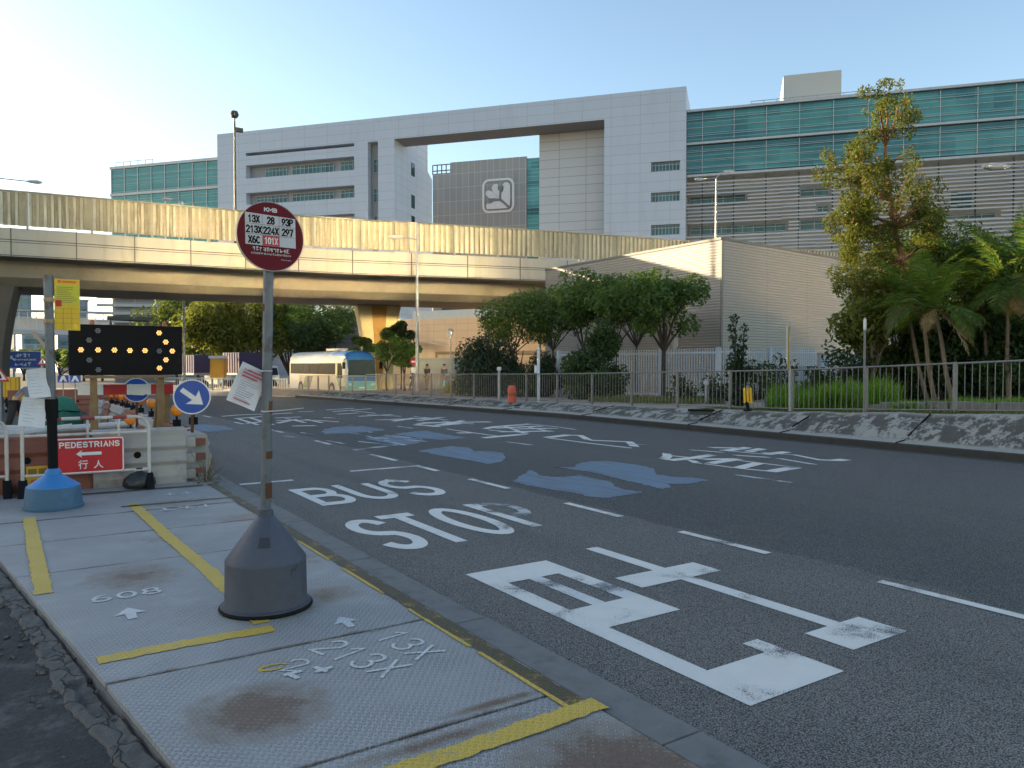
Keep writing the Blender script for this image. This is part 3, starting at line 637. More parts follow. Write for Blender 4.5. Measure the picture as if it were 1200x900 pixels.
for i in range(N):
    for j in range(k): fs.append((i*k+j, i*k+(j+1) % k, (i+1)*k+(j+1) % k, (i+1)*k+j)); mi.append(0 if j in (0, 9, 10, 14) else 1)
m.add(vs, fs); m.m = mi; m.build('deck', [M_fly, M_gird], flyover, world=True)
# groove line along the fascia + drainage joint marks
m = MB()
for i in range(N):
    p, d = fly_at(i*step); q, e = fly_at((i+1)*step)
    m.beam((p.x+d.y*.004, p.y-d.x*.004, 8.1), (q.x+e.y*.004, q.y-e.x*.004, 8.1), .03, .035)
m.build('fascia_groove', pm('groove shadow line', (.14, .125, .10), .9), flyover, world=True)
s = 1.0; bay = 3.0
while s < cum[-1]-bay:
    p, d = fly_at(s); q, e = fly_at(s+bay); mid = (p+q)/2
    if -6 < mid.x < 95:
        v = q-p; L = v.length; d = v/L; nr = Vector((-d.y, d.x)); m = MB(); pr = []
        x = .065; pitch = .34
        while x < L-.07-pitch*.5:                             # trapezoid ribs
            pr += [(x, .0), (x+.13, .0), (x+.17, .09), (x+pitch-.04, .09)]; x += pitch
        pr.append((L-.06, .0)); n = len(pr); vs = []
        for z in (ZPB+.02, ZT-.05):
            for a, o in pr: vs.append((p.x+d.x*a+nr.x*(o+.05), p.y+d.y*a+nr.y*(o+.05), z))
        m.add(vs, [(i, i+1, n+i+1, n+i) for i in range(n-1)]); m.m = [0 if i % 4 == 0 else 1 for i in range(n-1)]; pan = m.build('parapet_panel', [M_rib, M_ribg], flyover, world=True)
        so = pan.modifiers.new('thick', 'SOLIDIFY'); so.thickness = .02
        m = MB(); m.beam((p.x, p.y, ZPB-.16), (p.x, p.y, ZT), .12, .12); m.build('parapet_post', M_ribpost, flyover, world=True)
        m = MB(); m.beam((p.x+nr.x*.09, p.y+nr.y*.09, ZT+.0), (q.x+nr.x*.09, q.y+nr.y*.09, ZT+.0), .2, .07); m.build('parapet_cap', M_ribpost, flyover, world=True)
    s += bay
m = MB()                                                      # low barrier on the far edge
for i in range(N):
    p, d = fly_at(i*step); q, e = fly_at((i+1)*step)
    m.beam((p.x-d.y*(FW-.2), p.y+d.x*(FW-.2), 9.1), (q.x-e.y*(FW-.2), q.y+e.x*(FW-.2), 9.1), .22, .5)
m.build('far_barrier', M_fly, flyover, world=True)
def pier(name_label, s, off, w_top, w_bot, flare_l=True, groove=True, paint=None):
    p, d = fly_at(s); nr = Vector((-d.y, d.x)); z0 = -1.2
    t = thing('flyover_pier', name_label, 'bridge pier', (p.x+nr.x*off, p.y+nr.y*off, zr(p.y)), math.atan2(d.y, d.x), 'flyover piers')
    m = MB(); pr = []
    h = ZGB-.02-zr(p.y)
    for k in range(9):
        u = k/8; w = w_bot/2+(w_top-w_bot)/2*(max(0, u-.35)/.65)**1.6; pr.append((w, -.4+u*(h+.4)))
    pts = [(x, -1.1, z) for x, z in pr]+[(-x, -1.1, z) for x, z in reversed(pr)]
    m.extr(pts, (0, 2.2, 0)); m.build('shaft', paint or pm('cream pier paint', (.50, .42, .25), .8, 0, .12, 1.5, (.3, .24, .14), .35, .8), t, bevel=.05)
    if groove:
        m = MB(); m.extr([(-.55, -1.13, h*.99), (.55, -1.13, h*.99), (.16, -1.13, .2), (-.16, -1.13, .2)], (0, .04, 0)); m.build('recess', pm('ochre pier recess', (.34, .19, .06), .85, 0, .2, 2), t)
    m = MB(); m.box(-.5, .5, -.5, .5, h-.005, h+.016); m.build('bearing', M_darkmetal, t)
    return t
def s_near(px_, dep):
    x, y = axy(px_, dep); best = min(range(len(fl)), key=lambda i: (fl[i]-Vector((x, y))).length); return cum[best]
pier('cream pier with a tapering ochre recess, beside the front of the blue and white coach', s_near(452, 50)+.2, 7.6, 3.2, 2.0)
pier('dark pier with flared top at the left edge of the view, behind the arrow board', s_near(-9, 44), 2.4, 3.4, 2.1, True, False, pm('shade-darkened pier paint', (.13, .105, .08), .9, 0, .25, 1.5))  # cream paint darkened on this pier to stand for shade
pier('cream pier hidden among the trees beyond the corrugated building', s_near(760, 62), 4.6, 3.0, 2.1)
for pxx, dd in ((31, 42), (287, 46)):
    x, y = axy(pxx*1.0, dd)
# ================================================================== BUILDINGS
RZ = R(-49.9); LX = Vector((math.cos(RZ), math.sin(RZ), 0)); LY = Vector((-math.sin(RZ), math.cos(RZ), 0))
O0 = at(257, 428, 120.7); O0.z = -1
def hit(px_, py, dy=0.0):                                    # where a sight line meets the facade plane dy metres behind the front: (local x, height)
    r = ray(px_, py); c = Vector((0, 0, CAM_H)); P0 = O0+LY*dy
    t = (P0-c).dot(LY)/r.dot(LY); q = c+r*t-O0; return q.dot(LX), q.z
M_alu = grid_mat('white aluminium panels', (.49, .53, .605), (.36, .38, .42), 3.9, 1.28, .06, .38, cellvar=.03, dirt=(.36, .36, .38), damt=.25)
MIRROR = None
_m, _n, _l, _b = nodes('bronze mirror glass'); _b.inputs['Base Color'].default_value = (.55, .52, .42, 1); _b.inputs['Metallic'].default_value = 1; _b.inputs['Roughness'].default_value = .11; MIRROR = _m
_m, _n, _l, _b = nodes('dark bronze glass'); _b.inputs['Base Color'].default_value = (.20, .18, .14, 1); _b.inputs['Metallic'].default_value = 1; _b.inputs['Roughness'].default_value = .14; TINTED = _m
M_alu2 = grid_mat('grey aluminium panels', (.54, .54, .56), (.27, .27, .28), 3.9, 1.28, .07, .42, cellvar=.035)
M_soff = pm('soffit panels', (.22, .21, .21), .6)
M_win = grid_mat('facade window glass', (.06, .15, .145), (.02, .04, .045), 1.15, 1.6, .05, .08, cellvar=.5)
M_frame = pm('window frame aluminium', (.40, .42, .44), .4, .3)
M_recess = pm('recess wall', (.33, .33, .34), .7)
zTop = hit(804, 101)[1]; xR = hit(804, 150)[0]
gate = thing('office_building', 'white panelled block with a huge rectangular portal through it, behind the flyover', 'building', O0, RZ)
x289 = hit(288, 183)[0]; x415 = hit(415, 183)[0]; x431 = hit(431, 200)[0]; x443 = hit(443, 200)[0]; x462 = hit(462, 200)[0]; x708 = hit(708, 200)[0]
zs = lambda y: hit(415, y)[1]
zslot, zslot2 = zs(168), zs(169.6); zw1t, zw1b = zs(183), zs(199); zw2t, zw2b = zs(217), zs(231.5); zw3t, zw3b = zs(250), zs(265)
zsof = hit(708, 140)[1]; zslt = hit(437, 166)[1]; Dp = 13.5; Db = 4.2
lo = 0.0
m = MB()
def wall(x0, x1, z0, z1, y0=0.0, y1=None): m.box(x0, x1, y0, y1 if y1 is not None else 1.2, z0, z1)
wall(0, x289, lo, zTop); wall(x289, x415, zslot2+.25, zTop); wall(x289, x415, zw1t, zslot2-.25, .0); wall(x289, x415, zw2t, zw1b); wall(x289, x415, zw3t, zw2b); wall(x289, x415, lo, zw3b)
wall(x415, x431, lo, zTop); wall(x431, x443, zslt, zTop); wall(x443, x462, lo, zTop)
wall(x462, x708, zsof, zTop)                                 # the lintel
wins = []
for a, b in ((189, 200.3), (225, 236.2), (263, 275.5)):
    wins.append((hit(763, 195)[0], hit(797, 195)[0], hit(780, b)[1], hit(780, a)[1]))
xa, xb = wins[0][0], wins[0][1]
wall(x708, xa, lo, zTop); wall(xb, xR, lo, zTop); zz = lo
for w in sorted(wins, key=lambda w: w[2]): wall(xa, xb, zz, w[2]); zz = w[3]
wall(xa, xb, zz, zTop)
m.build('facade', M_alu, gate)
m = MB(); m.box(.01, x462-.42, 1.7, Dp, lo, zTop-.02); m.box(x708+3.1, xR-.01, 1.7, Dp, lo, zTop-.02); m.box(x462+.01, x708-.01, 1.21, Db, zsof+.02, zTop-.02)
m.box(0, .4, 1.2, 1.7, lo, zTop-.03); m.box(xR-.4, xR, 1.2, 1.7, lo, zTop-.03)
m.build('block_body', M_alu2, gate)
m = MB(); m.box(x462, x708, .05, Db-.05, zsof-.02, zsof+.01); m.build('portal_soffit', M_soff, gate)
# portal side wall running back, with three small windows
m = MB(); m.extr([(x462+.012, .02, lo), (x462+.012, 14.3, lo), (x462+.012, 14.3, zsof-2.6), (x462+.012, 9.0, zsof-.03), (x462+.012, .02, zsof-.03)], (-.4, 0, 0)); m.build('side_wall', M_alu, gate)
for z in (hit(480, 186)[1], hit(480, 226)[1], hit(480, 252)[1]):
    q = MB(); q.box(x462, x462+.09, 6.0, 7.2, z-.8, z+1.2); q.build('window', M_glassd, gate)
def window(parent, x0, x1, z0, z1, y, bars, trans=.62):
    f = MB(); fw = .065
    f.box(x0, x1, y-.05, y+.05, z0, z0+fw); f.box(x0, x1, y-.05, y+.05, z1-fw, z1)
    for i in range(bars+1):
        x = x0+(x1-x0-fw)*i/bars; f.box(x, x+fw, y-.048, y+.048, z0+fw, z1-fw)
    if trans: f.box(x0+fw, x1-fw, y-.03, y+.03, z0+(z1-z0)*trans, z0+(z1-z0)*trans+.08)
    fr = f.build('window', M_frame, parent)
    p = MB(); p.box(x0+.02, x1-.02, y+.06, y+.09, z0+.02, z1-.02); p.build('pane', M_win, fr)
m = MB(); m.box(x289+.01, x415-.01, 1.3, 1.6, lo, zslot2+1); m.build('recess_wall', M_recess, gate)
hx = lambda p: hit(p, 195)[0]
for zb, zt, grps in ((zw1b, zw1t, ((306, 331.5, 6), (337.5, 387, 10), (395, 414.6, 4))), (zw2b, zw2t, ((295.5, 331.5, 8), (337.5, 387, 10), (395, 414.6, 4))), (zw3b, zw3t, ((306, 331.5, 6), (337.5, 387, 10), (395, 414.6, 4)))):
    for a, b, n in grps: window(gate, hx(a), hx(b), zb+.25, zt-.35, 1.15, n)
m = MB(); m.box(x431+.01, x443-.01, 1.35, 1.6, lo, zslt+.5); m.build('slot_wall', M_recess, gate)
for a, b in ((184, 200), (219, 235), (251, 266)): window(gate, x431+.35, x443-.12, hit(437, b)[1], hit(437, a)[1], 1.2, 2)
for x0, x1, z0, z1 in wins: window(gate, x0+.05, x1-.05, z0+.05, z1-.05, .45, 8, .7)
# wall closing the right half of the portal, set well back
dyb = Db+.02
xa2 = hit(632, 200, dyb)[0]; xb2 = x708+3; zt2 = zsof+.3
m = MB(); m.box(xa2, xb2, dyb, dyb+9, lo, zt2); m.build('rear_wall', M_alu2, gate)

# glazed wings
def glass_teal(name, a, b_, line, bw=4.0, bh=.72):
    m, n, l, b = nodes(name); t = NT(m.node_tree); o = t.obj(); x, y, z = t.xyz(o)
    u = t.math('DIVIDE', x, bw); v = t.math('DIVIDE', z, bh); fv = t.math('FRACT', v)
    cm = t.put('ShaderNodeCombineXYZ'); l.new(t.math('FLOOR', t.math('DIVIDE', x, bw/2)), cm.inputs[0]); l.new(t.math('FLOOR', t.math('DIVIDE', z, bh*2)), cm.inputs[1])
    w = t.put('ShaderNodeTexWhiteNoise'); l.new(cm.outputs[0], w.inputs['Vector'])
    f = t.math('ADD', t.math('MULTIPLY', w.outputs['Value'], .45), t.math('MULTIPLY', t.ramp(t.noise(t.scalev(o, (.5, 1, 1)), .22, 5), .35, .65), .55))
    c = t.mix(f, a, b_)
    fl_ = t.math('FRACT', t.math('DIVIDE', z, 5.1)); c = t.mix(t.math('MULTIPLY', t.math('LESS_THAN', fl_, .22), .55), c, tuple(q*.45 for q in a))
    e = t.math('MULTIPLY', t.math('LESS_THAN', fv, .11), .8); c = t.mix(e, c, line)
    l.new(c, b.inputs['Base Color']); b.inputs['Roughness'].default_value = .12; b.inputs['Specular IOR Level'].default_value = .6
    return m
M_teal = glass_teal('teal curtain glass', (.016, .115, .13), (.085, .31, .285), (.24, .36, .37))
M_tealf = glass_teal('pale teal curtain glass', (.060, .23, .215), (.10, .32, .29), (.22, .38, .36), 3.2, .9)
M_mull = pm('pale mullion metal', (.46, .47, .47), .45, .3)
M_slat = pm('louvre slat', (.66, .63, .60), .55, .1, .12, .5)
M_behind = pm('louvre back wall', (.50, .49, .48), .8, 0, .25, .4)
wr = thing('office_building', 'long wing with teal glass above grey louvres, right of the white portal block', 'building', O0, RZ)
Dw = 1.5
zt = hit(806, 130, Dw)[1]; zm = hit(806, 169.5, Dw)[1]; zb = hit(806, 207, Dw)[1]; x0 = xR+.02; x1 = hit(1290, 150, Dw)[0]
m = MB(); m.box(x0, x1, Dw+2.6, Dw+20, lo, zt-.4); m.build('block_body', M_behind, wr)
m = MB(); m.box(x0, x1, Dw, Dw+.2, zb+.35, zm-.28); m.box(x0, x1, Dw, Dw+.2, zm+.28, zt-.35); m.build('curtain_glass', M_teal, wr)
m = MB()
for z in (zb, zm, zt-.12): m.box(x0, x1+.3, Dw-.35, Dw+2.6, z-.15, z+.15)
m.build('floor_edge', M_mull, wr)
m = MB(); x = x0+2
while x < x1:
    m.box(x-.035, x+.035, Dw-.16, Dw-.02, zb+.3, zm-.28); m.box(x-.035, x+.035, Dw-.16, Dw-.02, zm+.28, zt-.4); x += 4.0
z = zb+1.0
while z < zt-.6:
    if abs(z-zm) > .4: m.box(x0, x1, Dw-.13, Dw-.03, z-.028, z+.028)
    z += 1.06
m.build('mullion', M_mull, wr)
m = MB(); rz_ = random.Random(4); z = lo+6; rows = 0
holes = [(hit(805, 240)[0], hit(876, 240)[0], 226, 237), (hit(805, 270)[0], hit(925, 270)[0], 261, 272), (hit(938, 222)[0], hit(976, 222)[0], 217, 228), (hit(938, 262)[0], hit(976, 262)[0], 255, 268), (hit(958, 243)[0], hit(976, 243)[0], 238, 248), (hit(1062, 215)[0], hit(1096, 215)[0], 210, 222), (hit(1110, 250)[0], hit(1178, 250)[0], 247, 255)]
zof = lambda py: hit(806, py, Dw)[1]
H = []
for a, b, py0, py1 in holes:
    xm = (a+b)/2
    # heights: bring the sight-line heights onto the wing plane at the hole's own column
    cand = [p for p in range(800, 1260, 4)]; pc = min(cand, key=lambda p: abs(hit(p, 240, Dw)[0]-xm))
    H.append((a, b, hit(pc, py1, Dw)[1], hit(pc, py0, Dw)[1]))
while z < zb-.5:
    segs = [(x0, x1)]
    for a, b, z0_, z1_ in H:
        if z0_ < z < z1_:
            ns = []
            for s0, s1 in segs:
                if b < s0 or a > s1: ns.append((s0, s1)); continue
                if a > s0: ns.append((s0, a))
                if b < s1: ns.append((b, s1))
            segs = ns
    for s0, s1 in segs:
        x = s0
        while x < s1-.01:
            e = min(s1, x+rz_.choice((4, 8, 12))); tl = rz_.uniform(-.05, .05)
            m.extr([(x, Dw-.20, z-.15+tl), (x, Dw+.18, z+.10+tl), (x, Dw+.21, z+.14+tl), (x, Dw-.17, z-.11+tl)][::1], (e-x-.02, 0, 0)); x = e
    z += .47
m.build('louvre_screen', M_slat, wr)
m = MB(); x = x0+2
while x < x1: m.box(x-.07, x+.07, Dw+.28, Dw+.45, lo, zb-.3); x += 4.0
m.build('screen_post', M_darkmetal, wr)
for a, b, z0_, z1_ in H: window(wr, a+.2, b-.2, z0_+.1, z1_-.1, Dw+1.4, max(2, int((b-a)/1.3)), .6)
for k in range(9):                                            # pale rooms behind the screen
    m = MB(); xx_ = x0+4+k*9.3; m.box(xx_, xx_+2.2, Dw+2.35, Dw+2.58, 10+4*(k % 4), 12+4*(k % 4)); m.build('window', M_win, wr)
# plant room on its roof
xp0, xp1 = hit(918, 100, 6)[0], hit(986, 100, 6)[0]
m = MB(); m.box(xp0, xp1, 6, 15, zt-.5, hit(950, 85.5, 6)[1]); m.build('plant_room', pm('pale render', (.52, .50, .46), .7, 0, .08, .5), wr)
m = MB(); xr0 = hit(880, 118, 2.5)[0]; xr1 = hit(1030, 108, 2.5)[0]; x = xr0
while x < xr1: m.beam((x, 2.4, zt+.1), (x, 2.4, zt+.75), .07, .07); x += 1.6
m.beam((xr0, 2.4, zt+.75), (xr1, 2.4, zt+.75), .07, .07); m.beam((xr0, 2.4, zt+.45), (xr1, 2.4, zt+.45), .05, .05); m.build('roof_railing', M_galv, wr)

wl_ = thing('office_building', 'low teal glass wing standing left of the white portal block', 'building', O0, RZ)
xa_ = hit(125, 210)[0]; zt_ = hit(257, 183.5)[1]; zm_ = hit(257, 217)[1]
m = MB(); m.box(xa_, -.02, 1.0, 1.25, 6, zm_-.25); m.box(xa_, -.02, 1.0, 1.25, zm_+.25, zt_-.3); m.build('curtain_glass', M_tealf, wl_)
m = MB(); m.box(xa_+.05, -.05, 1.3, 14, -.5, zt_-.5); m.build('block_body', M_behind, wl_)
m = MB()
for z in (zm_, zt_): m.box(xa_-.2, -.02, .8, 1.4, z-.22, z+.22)
m.box(xa_-.2, -.02, 1.0, 14, zt_-.2, zt_+.18); x = xa_
while x < -.1: m.box(x, x+.12, .86, .99, 6, zt_); x += 2.7
z = 8
while z < zt_: m.box(xa_, -.02, .92, .99, z-.03, z+.03); z += 1.3
m.build('mullion', M_mull, wl_)
m = MB(); x = xa_+.4
while x < xa_+8: m.beam((x, 1.6, zt_+.15), (x, 1.6, zt_+1.1), .08, .08); x += 1.5
m.beam((xa_+.4, 1.6, zt_+1.1), (xa_+8, 1.6, zt_+1.1), .08, .08); m.build('roof_railing', M_galv, wl_)

# rear block carrying the round-cornered emblem
dr = 34.0
rb_ = thing('office_building', 'grey mesh rear block carrying the tools and leaf emblem, seen through the portal', 'building', O0, RZ)
M_mesh = grid_mat('grey mesh cladding', (.25, .25, .245), (.37, .37, .36), 1.25, 2.6, .10, .6, cellvar=.10)
xm0 = hit(507, 230, dr)[0]; xm1 = hit(528, 230, dr)[0]; xm2 = hit(617, 230, dr)[0]; xm3 = hit(640, 230, dr)[0]; zr1 = hit(570, 187, dr)[1]; zr0 = hit(517, 203, dr)[1]
m = MB(); m.box(xm1, xm2, dr, dr+.6, 0, zr1); m.box(xm0, xm1-.02, dr+.02, dr+.6, 0, zr0); m.build('mesh_cladding', M_mesh, rb_)
m = MB(); m.box(xm0+.1, xm3, dr+.7, dr+14, 0, zr0-.3); m.box(xm1+.1, xm3, dr+.7, dr+14, zr0-.3, zr1-.2); m.build('block_body', M_recess, rb_)
m = MB(); m.box(xm2+.05, xm3, dr+.2, dr+.5, 0, hit(625, 185.5, dr)[1]); m.build('curtain_glass', M_teal, rb_)
m = MB(); zq = hit(517, 193, dr)[1]
for i in range(5): x = xm0+(xm1-xm0)*i/4; m.beam((x, dr+.1, zr0-.2), (x, dr+.1, zq), .16, .16)
for z in (zq, zr0+.5): m.beam((xm0, dr+.1, z), (xm1, dr+.1, z), .16, .16)
m.build('roof_railing', M_darkmetal, rb_)
# emblem: rounded square ring, leaves, two spanners
ex0, ex1 = hit(565.5, 230, dr)[0], hit(602.8, 230, dr)[0]; ez1, ez0 = hit(584, 209.5, dr)[1], hit(584, 249.5, dr)[1]
ew, eh = ex1-ex0, ez1-ez0; ecx, ecz = (ex0+ex1)/2, (ez0+ez1)/2
def rsq(w, h, r, n=6):
    p = []
    for cx, cz, a in ((w/2-r, h/2-r, 0), (-w/2+r, h/2-r, 90), (-w/2+r, -h/2+r, 180), (w/2-r, -h/2+r, 270)):
        p += [(cx+r*math.cos(R(a+90*i/n)), cz+r*math.sin(R(a+90*i/n))) for i in range(n+1)]
    return p
em = MB(); A = rsq(ew, eh, ew*.2); B = rsq(ew*.87, eh*.87, ew*.145); n = len(A); y = dr-.22
em.add([(ecx+a, y, ecz+b) for a, b in A]+[(ecx+a, y, ecz+b) for a, b in B]+[(ecx+a, dr-.02, ecz+b) for a, b in A]+[(ecx+a, dr-.02, ecz+b) for a, b in B],
       [(i, (i+1) % n, n+(i+1) % n, n+i) for i in range(n)]+[(i, (i+1) % n, 2*n+(i+1) % n, 2*n+i) for i in range(n)]+[(n+i, n+(i+1) % n, 3*n+(i+1) % n, 3*n+i) for i in range(n)])
def eP(u, v, yy=y): return (ex0+ew*(.5+(u-.5)), yy, ez1-eh*v)    # unit square, v downward
lobes = [[(.18, .52), (.10, .44), (.12, .36), (.20, .33), (.30, .36), (.40, .46), (.50, .60), (.44, .58), (.36, .55), (.30, .60), (.24, .59)],
         [(.52, .60), (.42, .47), (.33, .38), (.30, .26), (.36, .16), (.46, .15), (.52, .22), (.50, .32), (.55, .38), (.56, .50)],
         [(.60, .62), (.60, .42), (.66, .38), (.68, .26), (.64, .20), (.70, .13), (.80, .13), (.87, .20), (.88, .60), (.86, .82), (.80, .82)],
         [(.14, .88), (.12, .76), (.20, .68), (.30, .70), (.38, .66), (.55, .66), (.66, .74), (.80, .87), (.74, .88)]]
for L_ in lobes: em.extr([eP(*p) for p in L_], (0, .2, 0))
em.build('emblem', pm('pale emblem metal', (.58, .58, .57), .5), rb_)
tl_ = MB()
for L_ in ([(.535, .60), (.545, .38), (.49, .31), (.50, .20), (.535, .27), (.60, .27), (.64, .19), (.66, .30), (.595, .38), (.585, .60)],
           [(.55, .655), (.34, .655), (.27, .72), (.18, .71), (.25, .665), (.25, .61), (.17, .57), (.28, .56), (.34, .60), (.55, .605)],
           [(.52, .60), (.58, .58), (.90, .86), (.84, .90)]): tl_.extr([eP(*p, y-.06) for p in L_], (0, .1, 0))
tl_.build('emblem_tools', pm('dark emblem metal', (.17, .17, .18), .5), rb_)

# ------------------------------------------------------------------ corrugated beige building
M_corr = None
def corr_mat():
    m, n, l, b = nodes('beige corrugated sheeting'); t = NT(m.node_tree); o = t.obj(); x, y, z = t.xyz(o)
    s = t.math('SINE', t.math('MULTIPLY', z, 2*math.pi/.14))
    st = t.noise(t.scalev(o, (1, 1, .2)), .5, 5)
    c = t.mix(st, (.37, .325, .275), (.43, .38, .32))
    seam = t.math('LESS_THAN', t.math('FRACT', t.math('DIVIDE', t.math('ADD', x, y), 4.2)), .008)
    c = t.mix(t.math('MULTIPLY', seam, .6), c, (.18, .15, .12))
    l.new(c, b.inputs['Base Color']); b.inputs['Roughness'].default_value = .55; return m
M_corr = corr_mat()
bx, by = axy(845, 37); bg = thing('pump_house', 'tall windowless beige shed of horizontal corrugated sheeting, in front of the flyover', 'building', (bx, by, zv_b := .05), 0)
bl = 14.6; bw = 13.0; bh = at(845, 280, 37).z-.05
def corrugated(p0, p1, z0, z1, out, pitch=.14, dep=.035):
    """sheet with real horizontal ribs between two plan points"""
    k = int((z1-z0)/pitch); prof = []
    for i in range(k):
        z = z0+i*pitch; prof += [(z, 0), (z+pitch*.42, 0), (z+pitch*.55, dep), (z+pitch*.87, dep)]
    prof.append((z1, 0)); a = Vector((*p0, 0)); b = Vector((*p1, 0)); o = Vector((*out, 0)); n = len(prof)
    vs = [a+o*d+Vector((0, 0, z)) for z, d in prof]+[b+o*d+Vector((0, 0, z)) for z, d in prof]
    return vs, [(i, i+1, n+i+1, n+i) for i in range(n-1)]
by1 = 1.25                                                   # the street-end wall is a little off square
plan = [(0, 0), (bw, by1), (bw, bl), (0, bl)]; on = Vector((by1, -bw)).normalized()
for nm, p0, p1, out in (('side_wall', plan[0], plan[3], (-1, 0)), ('end_wall', plan[0], plan[1], tuple(on)), ('side_wall', plan[1], plan[2], (1, 0)), ('end_wall', plan[3], plan[2], (0, 1))):
    m = MB(); v, f = corrugated(p0, p1, 0, bh-.06, out); m.add(v, f); m.build(nm, M_corr, bg)
m = MB(); m.extr([(.06, .06, bh-.4), (bw-.06, by1+.06, bh-.4), (bw-.06, bl-.06, bh-.4), (.06, bl-.06, bh-.4)], (0, 0, .3)); m.build('roof', pm('roof sheet', (.30, .28, .26), .7), bg)
m = MB()
for (xa, ya), (xb, yb) in zip(plan, plan[1:]+plan[:1]): m.beam((xa, ya, bh), (xb, yb, bh), .13, .12)
m.box(-.05, .05, -.05, .05, 0, bh-.08); m.build('trim', pm('dark shed trim', (.22, .19, .16), .6), bg)
# darker annexe beside it
ax, ay = axy(1011, 47.5); an = thing('annexe', 'dark grey annexe tucked beside the beige corrugated shed', 'building', (ax+.2, ay+1.2, 0), 0)
m = MB(); m.box(0, 9, 0, 8, 0, at(1030, 372, 48).z); m.build('wall', pm('dark cladding', (.15, .15, .15), .7, 0, .2, 1), an)
m = MB(); m.box(-.1, 9.1, -.1, 8.1, at(1030, 372, 48).z+.002, at(1030, 372, 48).z+.25); m.build('roof', M_darkmetal, an)
for k in range(2): q = MB(); q.box(.8+k*2.4, 2.4+k*2.4, -.05, .01, 2.6, 3.6); q.build('window', M_glassd, an)

# ------------------------------------------------------------------ tan wall building under the flyover
tx, ty = axy(458, 70); ux, uy = axy(700, 60); ang = math.atan2(uy-ty, ux-tx); Lw = math.hypot(ux-tx, uy-ty)
tb = thing('utility_building', 'low tan tiled building with a recessed panel frame, beneath the flyover', 'building', (tx, ty, -.8), ang)
M_tan = grid_mat('tan wall tiles', (.46, .35, .24), (.30, .23, .16), 1.2, .6, .03, .8, cellvar=.06, dirt=(.25, .2, .14), damt=.3)
zt3 = at(520, 373, 67).z+.8
m = MB(); m.box(0, Lw, 0, 12, 0, zt3); m.build('wall', M_tan, tb)
m = MB(); m.box(5.0, Lw-2, -.06, .02, zt3-3.2, zt3-2.95); m.box(5.0, 5.2, -.06, .02, .4, zt3-3.2); m.box(8.1, 8.2, -.04, .02, zt3-5.4, zt3-3.4); m.build('wall_trim', pm('dark wall trim', (.20, .15, .10), .8), tb)
m = MB(); m.box(2.2, 13.5, .4, .5, zt3+.002, zt3+.75); m.box(13.7, Lw, .4, .5, zt3+.002, zt3+.6); m.build('glass_parapet', pm('pale glass parapet', (.36, .42, .45), .2, 0, .1), tb)
m = MB(); m.box(2, Lw, 4, 11, zt3+.002, zt3+2.6); m.build('roof_room', pm('dark roof room', (.07, .075, .085), .6), tb)
for k in range(3): q = MB(); q.box(3+k*5, 6.5+k*5, 3.9, 4.0, zt3+.6, zt3+1.9); q.build('window', M_glassd, tb)
# white annexe with windows and dark stone base, left of the pier
wx_, wy_ = axy(384, 86); wa = thing('office_annexe', 'white low-rise above a dark stone base, under the flyover left of the cream pier', 'building', (wx_, wy_, -1), R(-33))
dW = 86; Lm = 5.2; z_a = at(400, 376, dW).z+1
m = MB(); m.box(-3, 7, 0, 9, 0, z_a); m.build('base_wall', grid_mat('dark stone base', (.14, .14, .145), (.07, .07, .07), 1.4, .5, .03, .7, cellvar=.15), wa)
m = MB(); m.box(-3, 7, .1, 9, z_a+.002, z_a+6); m.build('wall', M_white_m, wa)
for k in range(3): window(wa, -2.4+k*3.0, -.2+k*3.0, z_a+1.0, z_a+2.7, .06, 2, .5)
for k in range(3): window(wa, -2.4+k*3.0, -.2+k*3.0, z_a+3.7, z_a+5.2, .06, 2, .5)
m = MB(); m.box(-2, 1.8, -.9, -.02, .3, 3.4); m.build('kiosk', pm('pale kiosk', (.4, .4, .38), .6), wa)

# ------------------------------------------------------------------ city seen through the gap on the left
M_lv = grid_mat('grey louvred facade', (.22, .215, .21), (.36, .35, .33), 2.6, 1.1, .22, .6, cellvar=.25)
M_far1 = grid_mat('pale far facade', (.20, .23, .26), (.15, .17, .20), 3, 3, .5, .6, cellvar=.1)
M_far2 = grid_mat('far grey facade', (.21, .225, .235), (.28, .32, .35), 3.4, 3.2, 1.0, .6, cellvar=.1)
def tower(lbl, x0, x1, d, ytop, mat, depth=18, floors=True, name='office_tower'):
    a = at(x0, 428, d); b = at(x1, 428, d*1.02); t = thing(name, lbl, 'building', (a.x, a.y, -1), math.atan2(b.y-a.y, b.x-a.x)); w = (b-a).length; h = at(x0, ytop, d).z+1
    m = MB(); m.box(0, w, 0, depth, 0, h); m.build('wall', mat, t)
    m = MB(); m.box(-.3, w+.3, -.3, depth+.3, h+.002, h+.7); m.box(w*.3, w*.6, 4, 9, h+.7, h+3.0); m.build('roof', M_far2, t)
    if floors:
        for k in range(int(h//4)):
            q = MB(); q.box(.5, w-.5, -.08, .0, 2+k*4, 3.7+k*4); q.build('window', M_win, t)
    return t
lv = tower('grey mid-rise faced with horizontal louvres, above the arrow board', 134, 240, 104, 330, M_lv, 16, False)
q = MB(); L2 = (at(134, 428, 104)-at(240, 428, 106)).length; z = 4
while z < 12.5: q.box(-2.0, L2, -.5, -.05, z, z+.35); z += 1.1
q.build('louvre', pm('pale louvre', (.52, .51, .49), .5), lv)
tower('pale blue distant tower left of the yellow timetable pole', 17, 38, 330, 322, M_far1, 14)
tower('pale distant block just behind the footbridge', 26, 58, 260, 382, M_far2, 14)
tower('blue-grey distant block between the yellow timetable and the arrow board', 68, 104, 280, 352, M_far1, 14)
